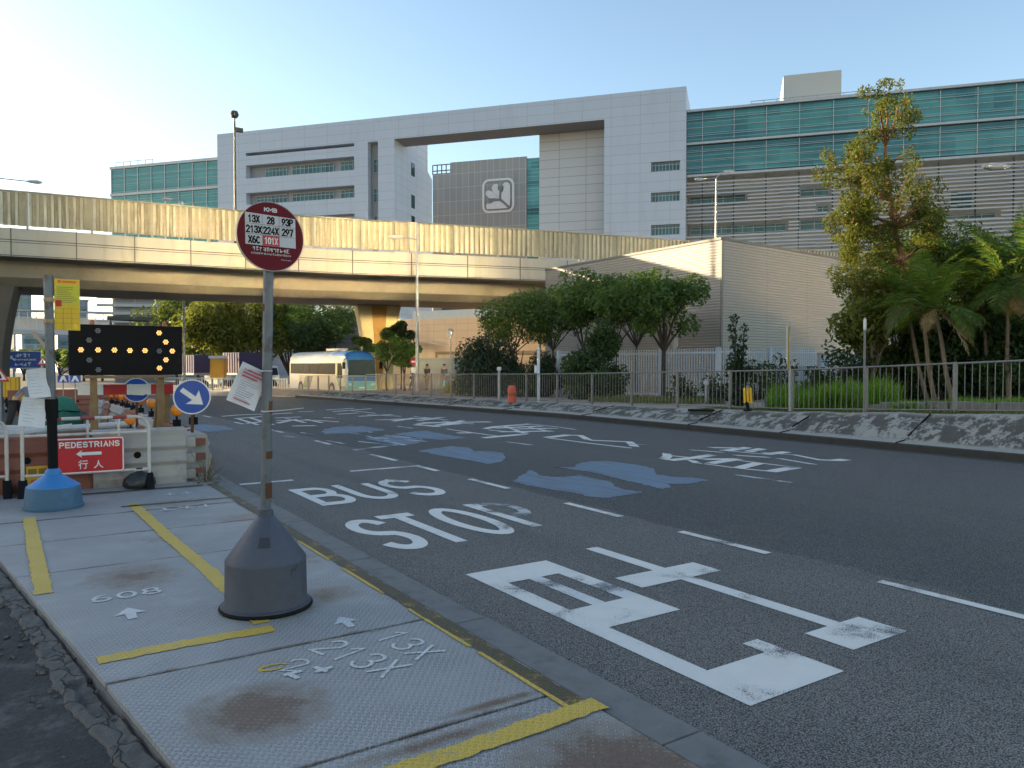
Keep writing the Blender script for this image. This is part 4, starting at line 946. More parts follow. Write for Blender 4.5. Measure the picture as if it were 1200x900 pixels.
# footbridge
fa = at(-30, 428, 150); fb_ = at(130, 428, 160); fbr = thing('footbridge', 'pale covered footbridge crossing in the distance beyond the arrow board', 'footbridge', (fa.x, fa.y, -1), math.atan2(fb_.y-fa.y, fb_.x-fa.x)); Lf = (fb_-fa).length
zd = at(40, 386, 152).z+1; zh = at(40, 371, 152).z+1
m = MB(); m.box(0, Lf, 0, 3.5, zd-.9, zd); m.build('deck', pm('blue grey steel', (.30, .36, .42), .6), fbr)
m = MB(); x = 0
while x < Lf: m.box(x, x+.14, 0, .14, zd, zh+1.2); x += 1.5
m.box(0, Lf, -.02, .16, zh-.1, zh+.05); m.box(0, Lf, 3.3, 3.4, zd, zh); m.build('railing', pm('pale steel', (.5, .53, .55), .6), fbr)
m = MB(); m.box(0, Lf, -.3, 3.8, zh+1.2, zh+1.5); m.build('roof', M_far2, fbr)
for fx in (.2, .55, .9): q = MB(); q.box(Lf*fx-.4, Lf*fx+.4, 1, 2.2, 0, zd-.9); q.build('column', M_far2, fbr)
q = MB(); q.beam((Lf*.42, -1, zd-.5), (Lf*.68, -1, 1.0), 2.0, .5); q.build('stair', M_path, fbr)
# unseen blocks added left of the street to keep the sun off the roadway
def block(lbl, x0, x1, y0, y1, h, col, name='sun_blocker'):
    t = thing(name, lbl, 'building', (x0, y0, -1), 0); w = x1-x0; d = y1-y0
    m = MB(); m.box(0, w, 0, d, 0, h); m.build('wall', pm('render '+name, col, .85, 0, .1, .6, (.2, .19, .17), .4, .4), t)
    m = MB(); m.box(-.3, w+.3, -.3, d+.3, h+.002, h+.5); m.build('roof', M_far2, t)
    for k in range(int(w//4)):
        for z in range(1, int(h//3.4)+1):
            q = MB(); q.box(1+k*4, 3.4+k*4, -.05, .01, z*3.4-2.2, z*3.4-.7); q.build('window', M_win, t)
    return t
block('added unseen low sun-blocking block left of the works site beyond the flyover', -13.9, -2.5, 58, 70, 9.6, (.40, .37, .33))
block('added unseen taller sun-blocking block left of the works site beyond the flyover', -75, -14, 58, 74, 17.5, (.36, .35, .34))
block('added unseen long sun-blocking block beyond the far pavement, left of the street', -70, -18, 100, 114, 22, (.38, .36, .33))
# glass tower across the street behind the viewpoint: its pane throws the low sun back at the flyover
gt_ = thing('glass_tower', 'bronze mirror-glass tower standing across the street behind the viewpoint', 'building', (-41, -66, -1), R(6.5))
m = MB(); m.box(0, 62, -22, -.4, 0, 46); m.build('block_body', M_far2, gt_)
m = MB(); m.box(0, 25, -.3, 0, 24, 44); m.build('mirror_glass', MIRROR, gt_); m = MB(); m.box(37, 54, -.3, 0, 12, 44); m.build('tinted_glass', TINTED, gt_)
m = MB()
for k in range(16): m.box(k*4.1, k*4.1+.12, .02, .2, 0, 44)
m.build('mullion', M_darkmetal, gt_)
for z in range(6): q = MB(); q.box(1, 61, -.05, .05, 2+z*4, 4.4+z*4); q.build('window', M_win, gt_)
# ================================================================== BUS STOP POLES
M_cone = pm('scuffed grey drum paint', (.060, .070, .10), .6, 0, .22, 5, (.035, .034, .036), .35, 3.5, .12, 30)
M_conelow = pm('dull grey drum paint', (.050, .058, .080), .65, 0, .25, 6, (.035, .03, .028), .6, 4, .12, 30)
M_bluec = pm('blue cone paint', (.035, .20, .50), .5, 0, .15, 4, (.02, .09, .2), .4, 4)
M_blued = pm('faded blue drum paint', (.055, .125, .20), .65, 0, .25, 5, (.03, .06, .10), .5, 4, .15, 30)
M_rust = pm('rust', (.10, .045, .02), .9, 0, .4, 14)
p0 = G(312, 716, 0); p0.y += .22
sp = thing('bus_stop_sign', 'round red bus stop sign with white route grid, on a pole in a grey cone', 'bus stop sign', (1.385, 5.08, .003), 0)
m = MB(); m.lathe([(.284, 0), (.292, .012), (.288, .028), (.268, .036), (.262, .05), (.258, .30), (.254, .315)], n=48); m.build('drum_base', M_conelow, sp, smooth=True)
m = MB(); m.lathe([(.259, .312), (.257, .325), (.066, .585), (.052, .60), (.05, .64), (.034, .645)], n=48); m.build('cone_top', M_cone, sp, smooth=True)
m = MB(); m.lathe([(.293, -.004), (.300, .010), (.294, .022), (.286, .024)], n=48); m.build('rim', M_black, sp, smooth=True)
m = MB(); m.tube([(0, 0, .60), (.012, -.005, 1.35), (.03, -.01, 2.30)], .0325, 18); m.build('pole', M_pole, sp, smooth=True)
m = MB()
for z, h in ((.72, .10), (.98, .05), (1.28, .08), (1.70, .04), (1.95, .05)): m.lathe([(.0331, z), (.0334, z+h*.3), (.0331, z+h)], (.008+.01*(z-.6), -.004, 0), 18)
m.build('rust_band', M_rust, sp, smooth=True)
def cone_patch(mb, a0, a1, z0, z1):                            # patch hugging the cone of the base
    f = lambda z: .257-(z-.325)/.26*.191+.0015; vs = [((f(z))*math.cos(R(a)), f(z)*math.sin(R(a)), z) for z in (z0, (z0+z1)/2, z1) for a in [a0+(a1-a0)*i/5 for i in range(6)]]
    mb.add(vs, [(r*6+i, r*6+i+1, r*6+i+7, r*6+i+6) for r in range(2) for i in range(5)])
m = MB(); cone_patch(m, -121, -96, .425, .485); m.build('torn_sticker', pm('dark sticker residue', (.028, .032, .045), .7, 0, .4, 30), sp)
m = MB(); m.tube([(.2595*math.cos(R(a)), .2595*math.sin(R(a)), z) for a, z in ((-58, .30), (-62, .27), (-66, .285), (-70, .25), (-67, .235))], .0022, 4); m.build('paint_crack', M_rust, sp)
# the plate faces down the pavement
disc = MB(); disc.disc((0, 0, 0), .222, -.006, .006, 56); do = disc.build('sign_plate', [pm('dark red sign enamel', (.125, .004, .010), .5, 0, .12, 4, spec=.18)], sp)
do.location = (.032, -.052, 2.435); do.rotation_euler = (R(-1.5), R(0), R(6))
ring = MB(); n = 56
for a, b in ((.222, .2265),): ring.add([(r*math.cos(2*math.pi*k/n), y, r*math.sin(2*math.pi*k/n)) for r, y in ((a, -.0085), (b, -.0085), (b, .0085), (a, .0085)) for k in range(n)], [(i*n+k, i*n+(k+1) % n, ((i+1) % 4)*n+(k+1) % n, ((i+1) % 4)*n+k) for i in range(4) for k in range(n)])
ring.build('rim', pm('rim grey', (.36, .33, .32), .5), do)
y0 = -.0068
pan = MB(); pan.extr([(-.168, y0, -.062), (.168, y0, -.062), (.168, y0, .146-.012), (-.168, y0, .146-.004)], (0, .0006, 0)); 
pan.build('route_panel', pm('off-white vinyl', (.52, .52, .54), .45, 0, .04, 6), do)
ln = MB(); yy = y0-.0012
for x in (-.056, .056): ln.box(x-.0008, x+.0008, yy, yy+.0006, -.062, .138)
for z in (.006, .072): ln.box(-.168, .168, yy-.0003, yy+.0003, z-.0008, z+.0008)
for r_, row in enumerate((('13X', '28', '93P'), ('213X', '224X', '297'), ('X6C', '', ''))):
    for c_, s in enumerate(row):
        if s: stroke_text(ln, s, .0268*len(s), .051, (-.112+.112*c_, yy-.0006, .104-.067*r_), th=.19)
ln.build('route_numbers', M_black, do)
rp = MB(); rp.box(-.055, .055, yy-.001, yy-.0004, -.061, .004); rp.build('red_cell', M_red, do)
wt = MB(); yt = yy-.0022
M_wl = pm('white lettering', (.62, .60, .60), .5)
stroke_text(wt, '101X', .092, .046, (0, yt, -.029), th=.17); wt.build('red_cell_number', M_wl, do); wt = MB()
stroke_text(wt, 'KMB', .088, .028, (0, yt+.001, .173), th=.24); wt.build('operator_lettering', M_wl, do); wt = MB()
def scribble(mb, cx, cz, w, h, n, y, seed=1, th=None):         # rows of print too small to read: a few strokes per glyph
    rq = random.Random(seed); p = w/n; th = th or h*.13
    for i in range(n):
        x0 = cx-w/2+p*i+p*.1; x1 = x0+p*.8
        for k in range(rq.randint(2, 3)): z = cz-h/2+h*rq.random(); mb.box(x0, x1-(x1-x0)*.4*rq.random(), y-.0003, y, z, z+th)
        for k in range(rq.randint(1, 2)): x = x0+(x1-x0)*rq.random()*.85; mb.box(x, x+th, y-.0006, y-.0003, cz-h/2, cz+h/2)
scribble(wt, 0, -.088, .25, .024, 11, yt+.0012, 3); wt.build('chinese_print', M_wl, do); wt = MB(); scribble(wt, 0, -.116, .27, .012, 26, yt+.0012, 4); wt.build('english_print', M_wl, do); wt = MB(); scribble(wt, .10, -.147, .07, .006, 10, yt+.0012, 5)
wt.build('small_print', M_wl, do)
m = MB(); m.tube([(0, -.002, 2.24), (.0, -.002, 2.64)], .02, 12); m.box(-.03, .06, -.05, .02, 2.36, 2.40); m.box(-.03, .06, -.05, .02, 2.52, 2.56); m.build('bracket', M_galv, sp)
m = MB()                                                       # wire ties
for z, ext in ((1.555, -.14), (1.29, .25)):
    m.lathe([(.036, z), (.040, z+.004), (.036, z+.008)], (.012, -.004, 0), 16); m.tube([(-.02, -.03, z), (ext*.6, -.05, z+.012), (ext, -.03, z+.018)], .003, 5)
m.build('wire_tie', pm('pale cable tie', (.5, .5, .5), .5), sp)
def notice(lbl, loc, w, h, rz, tilt, red=True, lines=10, cat='notice', name='paper_notice', curl=.02):
    t = thing(name, lbl, cat, loc, rz); n = 8; vs = []; fs = []
    for i in range(n+1):
        u = i/n; vs += [(-w/2, curl*math.sin(u*3)*1.0, -h*u), (0, curl*math.sin(u*3+.7)*1.4, -h*u*.995), (w/2, curl*math.sin(u*3+1.2), -h*u)]
    for i in range(n):
        for k in range(2): fs.append((3*i+k, 3*i+k+1, 3*i+k+4, 3*i+k+3))
    m = MB(); m.add(vs, fs); s = m.build('sheet', M_paper, t); s.rotation_euler = (0, tilt, 0)
    so = s.modifiers.new('thick', 'SOLIDIFY'); so.thickness = .0015
    return t, s
t, s = notice('white notice with red heading, tied askew to the pole of the round red sign', (1.335, 5.09, 1.585), .195, .27, R(8), R(24), curl=.010)
rn_ = random.Random(2); q = MB(); q2 = MB()
for i in range(3): q.box(-.075, .065-.03*(i == 2), -.018, -.017, -.035-.022*i-.010, -.035-.022*i)
for i in range(9): q2.box(-.07, -.02+rn_.uniform(0, .085), -.018, -.017, -.115-.0145*i-.003, -.115-.0145*i)
q.box(-.07, .05, -.018, -.017, -.245, -.238); q.build('red_print', pm('red ink', (.45, .06, .08), .7), s); q2.build('print', pm('grey ink', (.22, .22, .25), .7), s)

bp = thing('bus_stop_pole', 'grey pole with a yellow timetable board, standing in a blue conical drum base', 'bus stop pole', (.36, 9.92, .003), 0)
m = MB(); m.lathe([(.295, 0), (.30, .03), (.288, .04), (.268, .235), (.26, .245)], n=40); m.build('drum_base', M_blued, bp, smooth=True)
m = MB(); m.lathe([(.264, .242), (.262, .252), (.085, .375), (.085, .40), (.06, .44), (.045, .445)], n=40); m.build('cone_top', M_bluec, bp, smooth=True)
m = MB(); m.tube([(0, 0, .40), (-.005, 0, 1.05)], .052, 14); m.tube([(-.004, 0, 1.0), (-.006, 0, 1.22)], .066, 14); m.build('pole_sleeve', M_black, bp, smooth=True)
m = MB(); m.tube([(-.004, 0, .9), (-.02, 0, 2.60)], .047, 16); m.tube([(-.006, 0, 1.04), (-.009, 0, 1.25)], .062, 16); m.build('pole', M_pole, bp, smooth=True)
m = MB()
for z in (2.30, 2.06): m.lathe([(.05, z), (.053, z+.01), (.053, z+.04), (.05, z+.05)], (-.018, 0, 0), 16)
m.build('clamp', pm('tarnished brass', (.35, .26, .14), .5, .5), bp)
tt = MB(); tt.box(.035, .285, -.012, .012, 1.99, 2.565); to = tt.build('timetable_board', [pm('yellow timetable board', (.66, .44, .02), .5, 0, .1, 5)], bp, bevel=.004); to.rotation_euler = (0, 0, R(2))
q = MB(); q.box(.045, .275, -.0135, -.0125, 2.28, 2.50); q.build('upper_sheet', pm('lime printed sheet', (.52, .50, .03), .5, 0, .06), to)
q = MB()
for i in range(9): q.box(.055, .16+.1*rn_.random(), -.0150, -.0145, 2.475-.021*i-.005, 2.475-.021*i)
for i in range(4): q.box(.045, .275, -.0150, -.0145, 2.235-.055*i-.002, 2.235-.055*i)
for x in (.12, .2): q.box(x, x+.002, -.0155, -.0151, 1.995, 2.24)
q.build('print', pm('dark print', (.12, .09, .03), .6), to)
q = MB(); q.lathe([(.022, 0), (.02, .001)], (0, 0, 0), 16); 
q = MB(); q.disc((.085, 0, 2.535), .018, -.0150, -.0142, 16); q.box(.11, .25, -.0150, -.0142, 2.525, 2.545); q.build('operator_mark', pm('orange print', (.65, .13, .02), .5), to)
q = MB(); q.box(.045, .105, -.0155, -.0142, 2.255, 2.325); q.build('red_box', M_red, to)
for lbl, dx, dz, w, h, rz, tl in (('upper of the two rain-wrinkled white sheets tied to the blue-based pole', -.155, 1.56, .20, .32, R(10), R(-6)), ('lower of the two rain-wrinkled white sheets, hanging lowest on the blue-based pole', -.165, 1.24, .25, .32, R(14), R(9))):
    t, s = notice(lbl, (.37+dx, 9.86, dz), w, h, rz, tl, curl=.03)
    q = MB()
    for i in range(7): q.box(-.1, -.02+.1*rn_.random(), -.032, -.031, -.05-.035*i-.004, -.05-.035*i)
    q.build('print', pm('faint grey ink', (.4, .4, .43), .7), s)

# ================================================================== PEDESTRIAN BARRIERS + SIGN
M_barred = pm('faded red paint', (.30, .05, .045), .5, 0, .2, 6); M_barw = pm('rusty white tube paint', (.58, .54, .50), .5, 0, .15, 6, (.28, .15, .08), .6, 4)
def tube_barrier(lbl, x0, y0, w, rz):
    t = thing('pedestrian_barrier', lbl, 'barrier', (x0, y0, 0), rz, 'tubular pedestrian barriers'); H = .93; r = .022; c = .14
    def top_pt(a): return a
    m = MB(); m.tube([(0, 0, .02), (0, 0, H-c)]+[(c-c*math.cos(R(a)), 0, H-c+c*math.sin(R(a))) for a in (22, 45, 68, 90)]+[(w-c+c*math.sin(R(a)), 0, H-c+c*math.cos(R(a))) for a in (0, 22, 45, 68, 90)]+[(w, 0, .02)], r, 10)
    for z in (.24, H-.2): m.tube([(.02, 0, z), (w-.02, 0, z)], r*.8, 8)
    n = 3
    for i in range(1, n+1): m.tube([(w*i/(n+1), 0, .24), (w*i/(n+1), 0, H-.02)], r*.65, 8)
    m.build('frame', M_barw, t, smooth=True)
    m = MB()
    for a in (.24, .50, .76): m.tube([(w*a-.08, 0, H), (w*a+.08, 0, H)], r*1.08, 10)
    m.build('red_band', M_barred, t, smooth=True)
    for x in (0.0, w):
        q = MB(); q.extr([(x-.045, -.26, -.0), (x-.045, .26, -.0), (x-.045, .20, .08), (x-.045, .06, .19), (x-.045, -.06, .19), (x-.045, -.20, .08)], (.09, 0, 0)); q.build('rubber_foot', M_black, t, bevel=.01)
    return t
tube_barrier('tubular red and white pedestrian barrier carrying the red pedestrians sign', .08, 11.02, 1.40, R(-3))
tube_barrier('plain tubular pedestrian barrier cut by the left edge, left of the blue-based pole', -1.50, 11.1, 1.42, R(1))
ps = thing('pedestrian_sign', 'red rectangular pedestrians sign with white left arrow and two characters, hung on the tubular barrier', 'sign', (.80, 10.955, .235), R(-3)); ps.scale = (.86, 1, .90)
m = MB(); A = rsq(.90, .50, .04); m.extr([(a, 0, .25+b) for a, b in A], (0, .012, 0)); m.build('plate', M_red, ps)
m = MB(); A = rsq(.89, .49, .037); B = rsq(.855, .455, .03); n = len(A); m.add([(a, -.002, .25+b) for a, b in A]+[(a, -.002, .25+b) for a, b in B], [(i, (i+1) % n, n+(i+1) % n, n+i) for i in range(n)])
m.build('border', M_signwhite, ps); m = MB()
stroke_text(m, 'PEDESTRIANS', .78, .085, (0, -.0025, .405), th=.20, gap=.5)
ar = MB(); ar.poly([(x, -.0025, .275+z) for x, z in [(-.18, 0), (-.10, .055), (-.115, .022), (.15, .022), (.15, -.022), (-.115, -.022), (-.10, -.055)]])
ar.build('arrow', M_signwhite, ps); m.build('english_lettering', M_signwhite, ps); m = MB(); text_mb(m, '行', .125, .125, (-.09, -.0025, .125), bold=.012); text_mb(m, '人', .125, .115, (.11, -.0025, .12), bold=.012)
m.build('chinese_lettering', M_signwhite, ps)

# ================================================================== WATER-FILLED BARRIERS
M_brown = pm('faded red-brown plastic', (.22, .075, .045), .6, 0, .2, 4, (.12, .05, .03), .5, 3); M_bgrey = pm('grimy grey-white plastic', (.34, .32, .30), .6, 0, .18, 3, (.13, .105, .08), .7, 2.2)
def water_barrier(lbl, loc, rz, mat, L=1.5, H=.80, group='water-filled barriers'):
    t = thing('water_barrier', lbl, 'barrier', loc, rz, group)
    prof = [(-.21, 0), (-.21, .16), (-.17, .30), (-.20, .36), (-.17, .42), (-.14, .50), (-.17, .56), (-.14, .62), (-.12, .70), (-.12, H-.02), (-.09, H), (.09, H), (.12, H-.02), (.12, .70), (.14, .62), (.17, .56), (.14, .50), (.17, .42), (.20, .36), (.17, .30), (.21, .16), (.21, 0)]
    m = MB(); m.extr([(.06, y, z) for y, z in prof], (L-.14, 0, 0)); m.build('tank', mat, t, bevel=.012)
    m = MB()
    for i, z in enumerate((.08, .30, .52)): m.box(L-.09, L+.05, -.10, .10, z, z+.14)
    m.build('lug', mat, t, bevel=.02)
    for z in (.08, .30, .52): m = MB(); m.box(-.02, .065, -.09, .09, z+.02, z+.12); m.build('slot', M_brown if mat is not M_brown else M_black, t)
    m = MB(); m.box(L*.42, L*.42+.13, -.2135, -.19, .05, .15); m.build('fork_hole', M_black, t); m = MB(); m.disc((L*.42+.05, 0, .46), .045, -.172, -.15, 16); m.build('drain_opening', M_black, t)
    m = MB(); m.lathe([(.05, 0), (.05, .02), (.03, .03)], (L*.5, 0, H), 12); m.build('filler_cap', M_brown, t)
    return t
water_barrier('grimy white water barrier standing at the kerb corner, right of the pedestrians sign', (.80, 11.40, -.06), R(-3), M_bgrey, 1.27, .80)
water_barrier('red-brown water barrier behind the pedestrians sign', (-.55, 11.45, -.06), R(0), M_brown, 1.5, .76)
water_barrier('red-brown water barrier at the left edge, behind the plain tubular barrier', (-2.1, 11.5, -.06), R(1), M_brown, 1.5, .74)
lb = ['nearest', 'second', 'third', 'fourth', 'fifth', 'sixth', 'seventh', 'eighth', 'ninth', 'tenth', 'eleventh', 'twelfth']
for k in range(11):
    yy = 12.0+1.62*k
    x = 2.30+.02*math.sin(k*2)
    t = water_barrier('%s barrier from the kerb corner in the row along the road, %s' % (lb[k], 'white' if k % 3 != 1 else 'red-brown'), (x, yy, zr(yy)), R(90+(k % 3-1)*1.5), M_bgrey if k % 3 != 1 else M_brown, 1.5, .70, 'barriers in the row along the road')
for k in range(6):                                            # the row closing the far side of the site
    x, y_ = -3.2+1.0*k, 22.6+.35*k
    q = axy(60+14*k, 26)
def row_b(k, pxx, d): 
    x, y_ = axy(pxx, d); return water_barrier('%s red-brown barrier from the left across the far end of the works' % lb[k], (x, y_, zr(y_)), R(2), M_brown, 1.5, .95, 'barriers across the far end of the works')
for k, pxx in enumerate((6, 37, 67, 97)): row_b(k, pxx, 29+k*.6)
# amber lamps
M_amb = pm('amber lamp lens', (.80, .22, .01), .22, 0, .2, 14); M_amb2 = pm('dull orange lamp lens', (.42, .10, .02), .3, 0, .2, 10)
def amber_lamp(lbl, loc, dull=False, s=1.0, group='amber warning lamps'):
    t = thing('warning_lamp', lbl, 'warning lamp', loc, R(20), group)
    m = MB(); m.box(-.045*s, .045*s, -.035*s, .035*s, 0, .10*s); m.tube([(0, 0, .09*s), (0, 0, .15*s)], .016*s, 8); m.build('battery_case', M_black, t)
    m = MB(); m.lathe([(.0, -.045), (.07, -.04), (.09, -.015), (.09, .015), (.07, .04), (0, .045)], n=20)
    m.v = [(p[0]*s, p[2]*s, p[1]*s+.24*s) for p in m.v]; m.build('lens', M_amb2 if dull else M_amb, t, smooth=True)
    return t
lamps = [('nearest amber lamp on the barrier row, left of the blue arrow sign', 207, 12.3, .80, 1), ('large bright amber lamp hanging just right of the second blue sign', 177.5, 14.3, .80, 1), ('amber lamp behind the right leg of the arrow board', 190, 13.4, .80, 0), ('amber lamp directly below the second blue sign', 165, 15.2, .80, 0), ('amber lamp just left below the second blue sign', 156, 16.6, .80, 1),
         ('fourth amber lamp from the far end of the barrier row', 149, 18, .80, 0), ('third amber lamp from the far end of the barrier row', 143.5, 19.6, .80, 1), ('second amber lamp from the far end of the barrier row', 137, 21.4, .80, 0), ('farthest amber lamp on the barrier row', 131, 23.4, .80, 1)]
for lbl, pxx, d, dz, br in lamps:
    x, y_ = 2.3, None
    # on the row: find the place on it that this sight line meets
    r = ray(pxx, 470); y_ = 2.3/r.x*r.y if r.x > .01 else 20; y_ = max(12.3, min(y_, 29)); amber_lamp(lbl, (2.3, y_, zr(y_)+.70), not br, 1.12)
# ================================================================== ARROW BOARD
pa, pb = at(81, 440, 12.0), at(214, 440, 12.9); ang = math.atan2(pb.y-pa.y, pb.x-pa.x); Wd = math.hypot(pb.x-pa.x, pb.y-pa.y); zb_, zt_b = at(81, 440, 12).z, at(81, 379.5, 12).z; hb = zt_b-zb_
ab = thing('arrow_board', 'black traffic arrow board with lit amber lamps forming a right arrow, on timber legs', 'arrow board', (pa.x, pa.y, ROAD), ang); zz = zb_-ROAD
m = MB(); m.box(0, Wd, 0, .12, zz, zz+hb); m.build('panel', M_black, ab, bevel=.012)
M_lit = emit_mat('lit amber bulb', (1.0, .50, .15), .55); M_off = pm('unlit bulb', (.20, .20, .20), .3)
def fl(u, v): return u*Wd, zz+hb*(1-v)
def bulb(u, v, lit):
    x, z = fl(u, v); q = MB()
    for k in range(6): q.disc((x+.030*math.cos(k*math.pi/3), 0, z+.030*math.sin(k*math.pi/3)), .0135, -.012, .0, 8)
    q.disc((x, 0, z), .012, -.016, .0, 8); q.build('bulb_cluster', M_lit if lit else M_off, ab)
for u, v, l_ in [(.10, .50, 1), (.245, .50, 1), (.385, .50, 1), (.52, .505, 1), (.655, .505, 1), (.785, .51, 0), (.905, .51, 1), (.785, .14, 1), (.845, .325, 1), (.845, .69, 1), (.785, .86, 1), (.245, .12, 0), (.17, .31, 0), (.17, .70, 0), (.245, .89, 0)]: bulb(u, v, l_)
M_timb = pm('weathered timber', (.24, .15, .07), .85, 0, .3, 8, (.1, .06, .03), .5, 5)
for u in (.205, .80): q = MB(); q.box(u*Wd-.05, u*Wd+.05, .03, .11, 0, zz-.002); q.build('leg', M_timb, ab)
q = MB(); q.box(.12*Wd, .86*Wd, -.02, .029, zz-.05, zz-.004); q.beam((.80*Wd, .15, zz-.1), (.74*Wd, .5, .0), .07, .05); q.build('brace', M_timb, ab)
q = MB(); q.tube([(.36*Wd, .06, zz+hb), (.36*Wd, .06, zz+hb+.105), (.68*Wd, .06, zz+hb+.095), (.68*Wd, .06, zz+hb)], .03, 8); q.box(.33*Wd, .71*Wd, .0, .12, zz+hb+.085, zz+hb+.145); q.build('carry_handle', M_darkmetal, ab)
for u in (.20, .84):
    q = MB(); q.lathe([(.035, 0), (.035, .04), (.02, .07), (0, .075)], (u*Wd, .06, zz+hb), 12); q.build('sensor_lamp', M_amb2, ab, smooth=True)
# ================================================================== BLUE ARROW SIGNS + STRIPED BOARD
def round_sign(lbl, px_, py_, d, rpx, name='arrow_sign', pole_to=None, faded=False, lean=0):
    c = at(px_, py_, d); r = rpx*d/FPX; zg = zr(c.y); rz = -YAW-math.atan((px_-600)/FPX)*-1
    rz = -(YAW+math.atan((px_-600)/FPX))
    t = thing(name, lbl, 'road sign', (c.x, c.y, zg), rz); h = c.z-zg
    m = MB(); m.disc((0, 0, h), r, -.012, .0, 44); m.build('plate', M_blue, t)
    n = 44; m = MB(); m.add([(q*math.cos(2*math.pi*k/n), -.0145, h+q*math.sin(2*math.pi*k/n)) for q in (r*.93, r*1.0) for k in range(n)], [(k, (k+1) % n, n+(k+1) % n, n+k) for k in range(n)])
    m.build('rim', M_signwhite, t)
    a = R(-38); pts = [(-.74, .11), (.18, .11), (.02, .50), (.76, .0), (.02, -.50), (.18, -.11), (-.74, -.11)]
    pts = [(-.70, .13), (.15, .13), (.06, .52), (.74, .0), (-.02, -.52), (.12, -.14), (-.70, -.14)]
    m = MB(); m.poly([(r*(u*math.cos(a)-v*math.sin(a)), -.0150, h+r*(u*math.sin(a)+v*math.cos(a))) for u, v in pts]); m.build('arrow', M_signwhite, t)
    m = MB(); m.tube([(0, .03, 0), (0, .03, h+r*.5)], .022, 8); m.build('post', M_rust, t)
    return t, h, r
round_sign('round blue sign with white arrow pointing down right, at the barrier corner by the road', 225, 465, 11.6, 20.5)
x, y_ = axy(226, 11.75); amber_lamp('dull orange lamp half hidden under the blue arrow sign at the corner', (x, y_, .68), True, 1.15)
round_sign('smaller blue arrow sign partly covered by the red and white board', 160, 457, 13.9, 14.2)
a_, b_p = at(91, 457, 13.0), at(203, 457, 13.5); bd = thing('striped_board', 'long red and white striped barrier board on timber stakes below the arrow board', 'barrier board', (a_.x, a_.y, zr(a_.y)), math.atan2(b_p.y-a_.y, b_p.x-a_.x)); Lb = (b_p-a_).length; zc = a_.z-zr(a_.y)
for i, (u0, u1) in enumerate(((0, .26), (.26, .505), (.505, .76), (.76, 1))):
    q = MB(); q.box(u0*Lb+.001, u1*Lb-.001, 0, .025, zc-.09, zc+.09); q.build('stripe', M_signwhite if i % 2 == 0 else M_red, bd)
for u in (.17, .93): q = MB(); q.box(u*Lb-.04, u*Lb+.04, .03, .10, 0, zc+.08); q.build('stake', M_timb, bd)
# yellow-vested lamps and small signs at the left
amber_lamp('amber lamp glowing between the pedestrians sign and the white barrier', (*axy(152, 11.35), .58), False, .85)
amber_lamp('amber lamp at the extreme left edge behind the plain tubular barrier', (-.38, 11.45, .70), False, 1.3)
sb = thing('sandbag', 'black sandbag slumped on the foot of the tubular barrier, below the grimy white barrier', 'sandbag', (1.36, 10.93, .0), 0)
m = MB(); rs = random.Random(8)
m.lathe([(.16, 0), (.19, .05), (.17, .12), (.10, .19), (.04, .215), (.025, .24), (.04, .26)], n=18); m.v = [(p[0]*(1+.12*math.sin(p[1]*21+p[2]*9)), p[1]*.75, p[2]) for p in m.v]; m.build('sack', pm('black bin bag', (.022, .024, .026), .35, 0, .3, 9, bump=.6, bscale=14), sb, smooth=True)
m = MB(); m.tube([(-.06, -.03, .235), (.03, -.09, .245), (.10, -.02, .24)], .012, 6); m.build('tie', M_barw, sb)
yb = thing('plastic_crate', 'yellow and orange plastic crate on the ground behind the left foot of the tubular barrier', 'crate', (.12, 11.22, 0), R(4))
m = MB(); m.box(-.0, .27, 0, .2, .02, .33); m.build('body', M_yellow, yb, bevel=.01)
m = MB(); m.box(.05, .24, -.006, -.001, .05, .17); m.build('label_patch', pm('orange warning patch', (.7, .12, .02), .5), yb)
m = MB()
for x in (.02, .13): m.box(x, x+.09, -.006, -.001, .22, .30)
m.build('vent_slot', pm('olive shade', (.22, .16, .03), .7), yb)
# ================================================================== RUBBLE, PIPES, WORKER
rp_ = random.Random(21); M_pipes = [pm('grey conduit', (.22, .22, .23), .5), pm('white conduit', (.5, .5, .5), .5), pm('black hose', (.03, .03, .035), .6), pm('rusty bar', (.16, .09, .06), .8)]
for k in range(26):
    x = rp_.uniform(-3.2, 1.7); y_ = rp_.uniform(12.6, 19); a = rp_.uniform(-.6, .6); L = rp_.uniform(1.2, 3.2); z = zr(y_)+.05+rp_.uniform(0, .55); mt = k % 4
    m = MB(); dx, dy = math.cos(a)*L/2, math.sin(a)*L/2; r = rp_.uniform(.03, .07)
    m.tube([(-dx, -dy, rp_.uniform(-.04, .1)), (0, 0, rp_.uniform(0, .1)), (dx, dy, rp_.uniform(-.04, .1))], r, 8)
    o = m.build('conduit_pipe', M_pipes[mt], smooth=True); o.location = (x, y_, z)
    tag(o, ['grey conduit pipe lying in the heap inside the works barriers', 'white conduit pipe lying in the heap inside the works barriers', 'black hose lying in the heap inside the works barriers', 'rusty bar lying in the heap inside the works barriers'][mt], ['pipe', 'pipe', 'hose', 'bar'][mt], ['grey pipes in the works heap', 'white pipes in the works heap', 'black hoses in the works heap', 'rusty bars in the works heap'][mt])
m = MB(); vs = []; fs = []; nx, ny = 26, 22
for j in range(ny+1):
    for i in range(nx+1):
        u, v = i/nx, j/ny; e = min(u, 1-u, v, 1-v); vs.append((-4+5.6*u, 12.3+7.5*v, zr(15)-.02+min(1, e*5)*(.22+.28*abs(math.sin(u*7+v*5)*math.cos(v*6-u*3)))+rp_.uniform(0, .07)*min(1, e*8)))
for j in range(ny):
    for i in range(nx): fs.append((j*(nx+1)+i, j*(nx+1)+i+1, (j+1)*(nx+1)+i+1, (j+1)*(nx+1)+i))
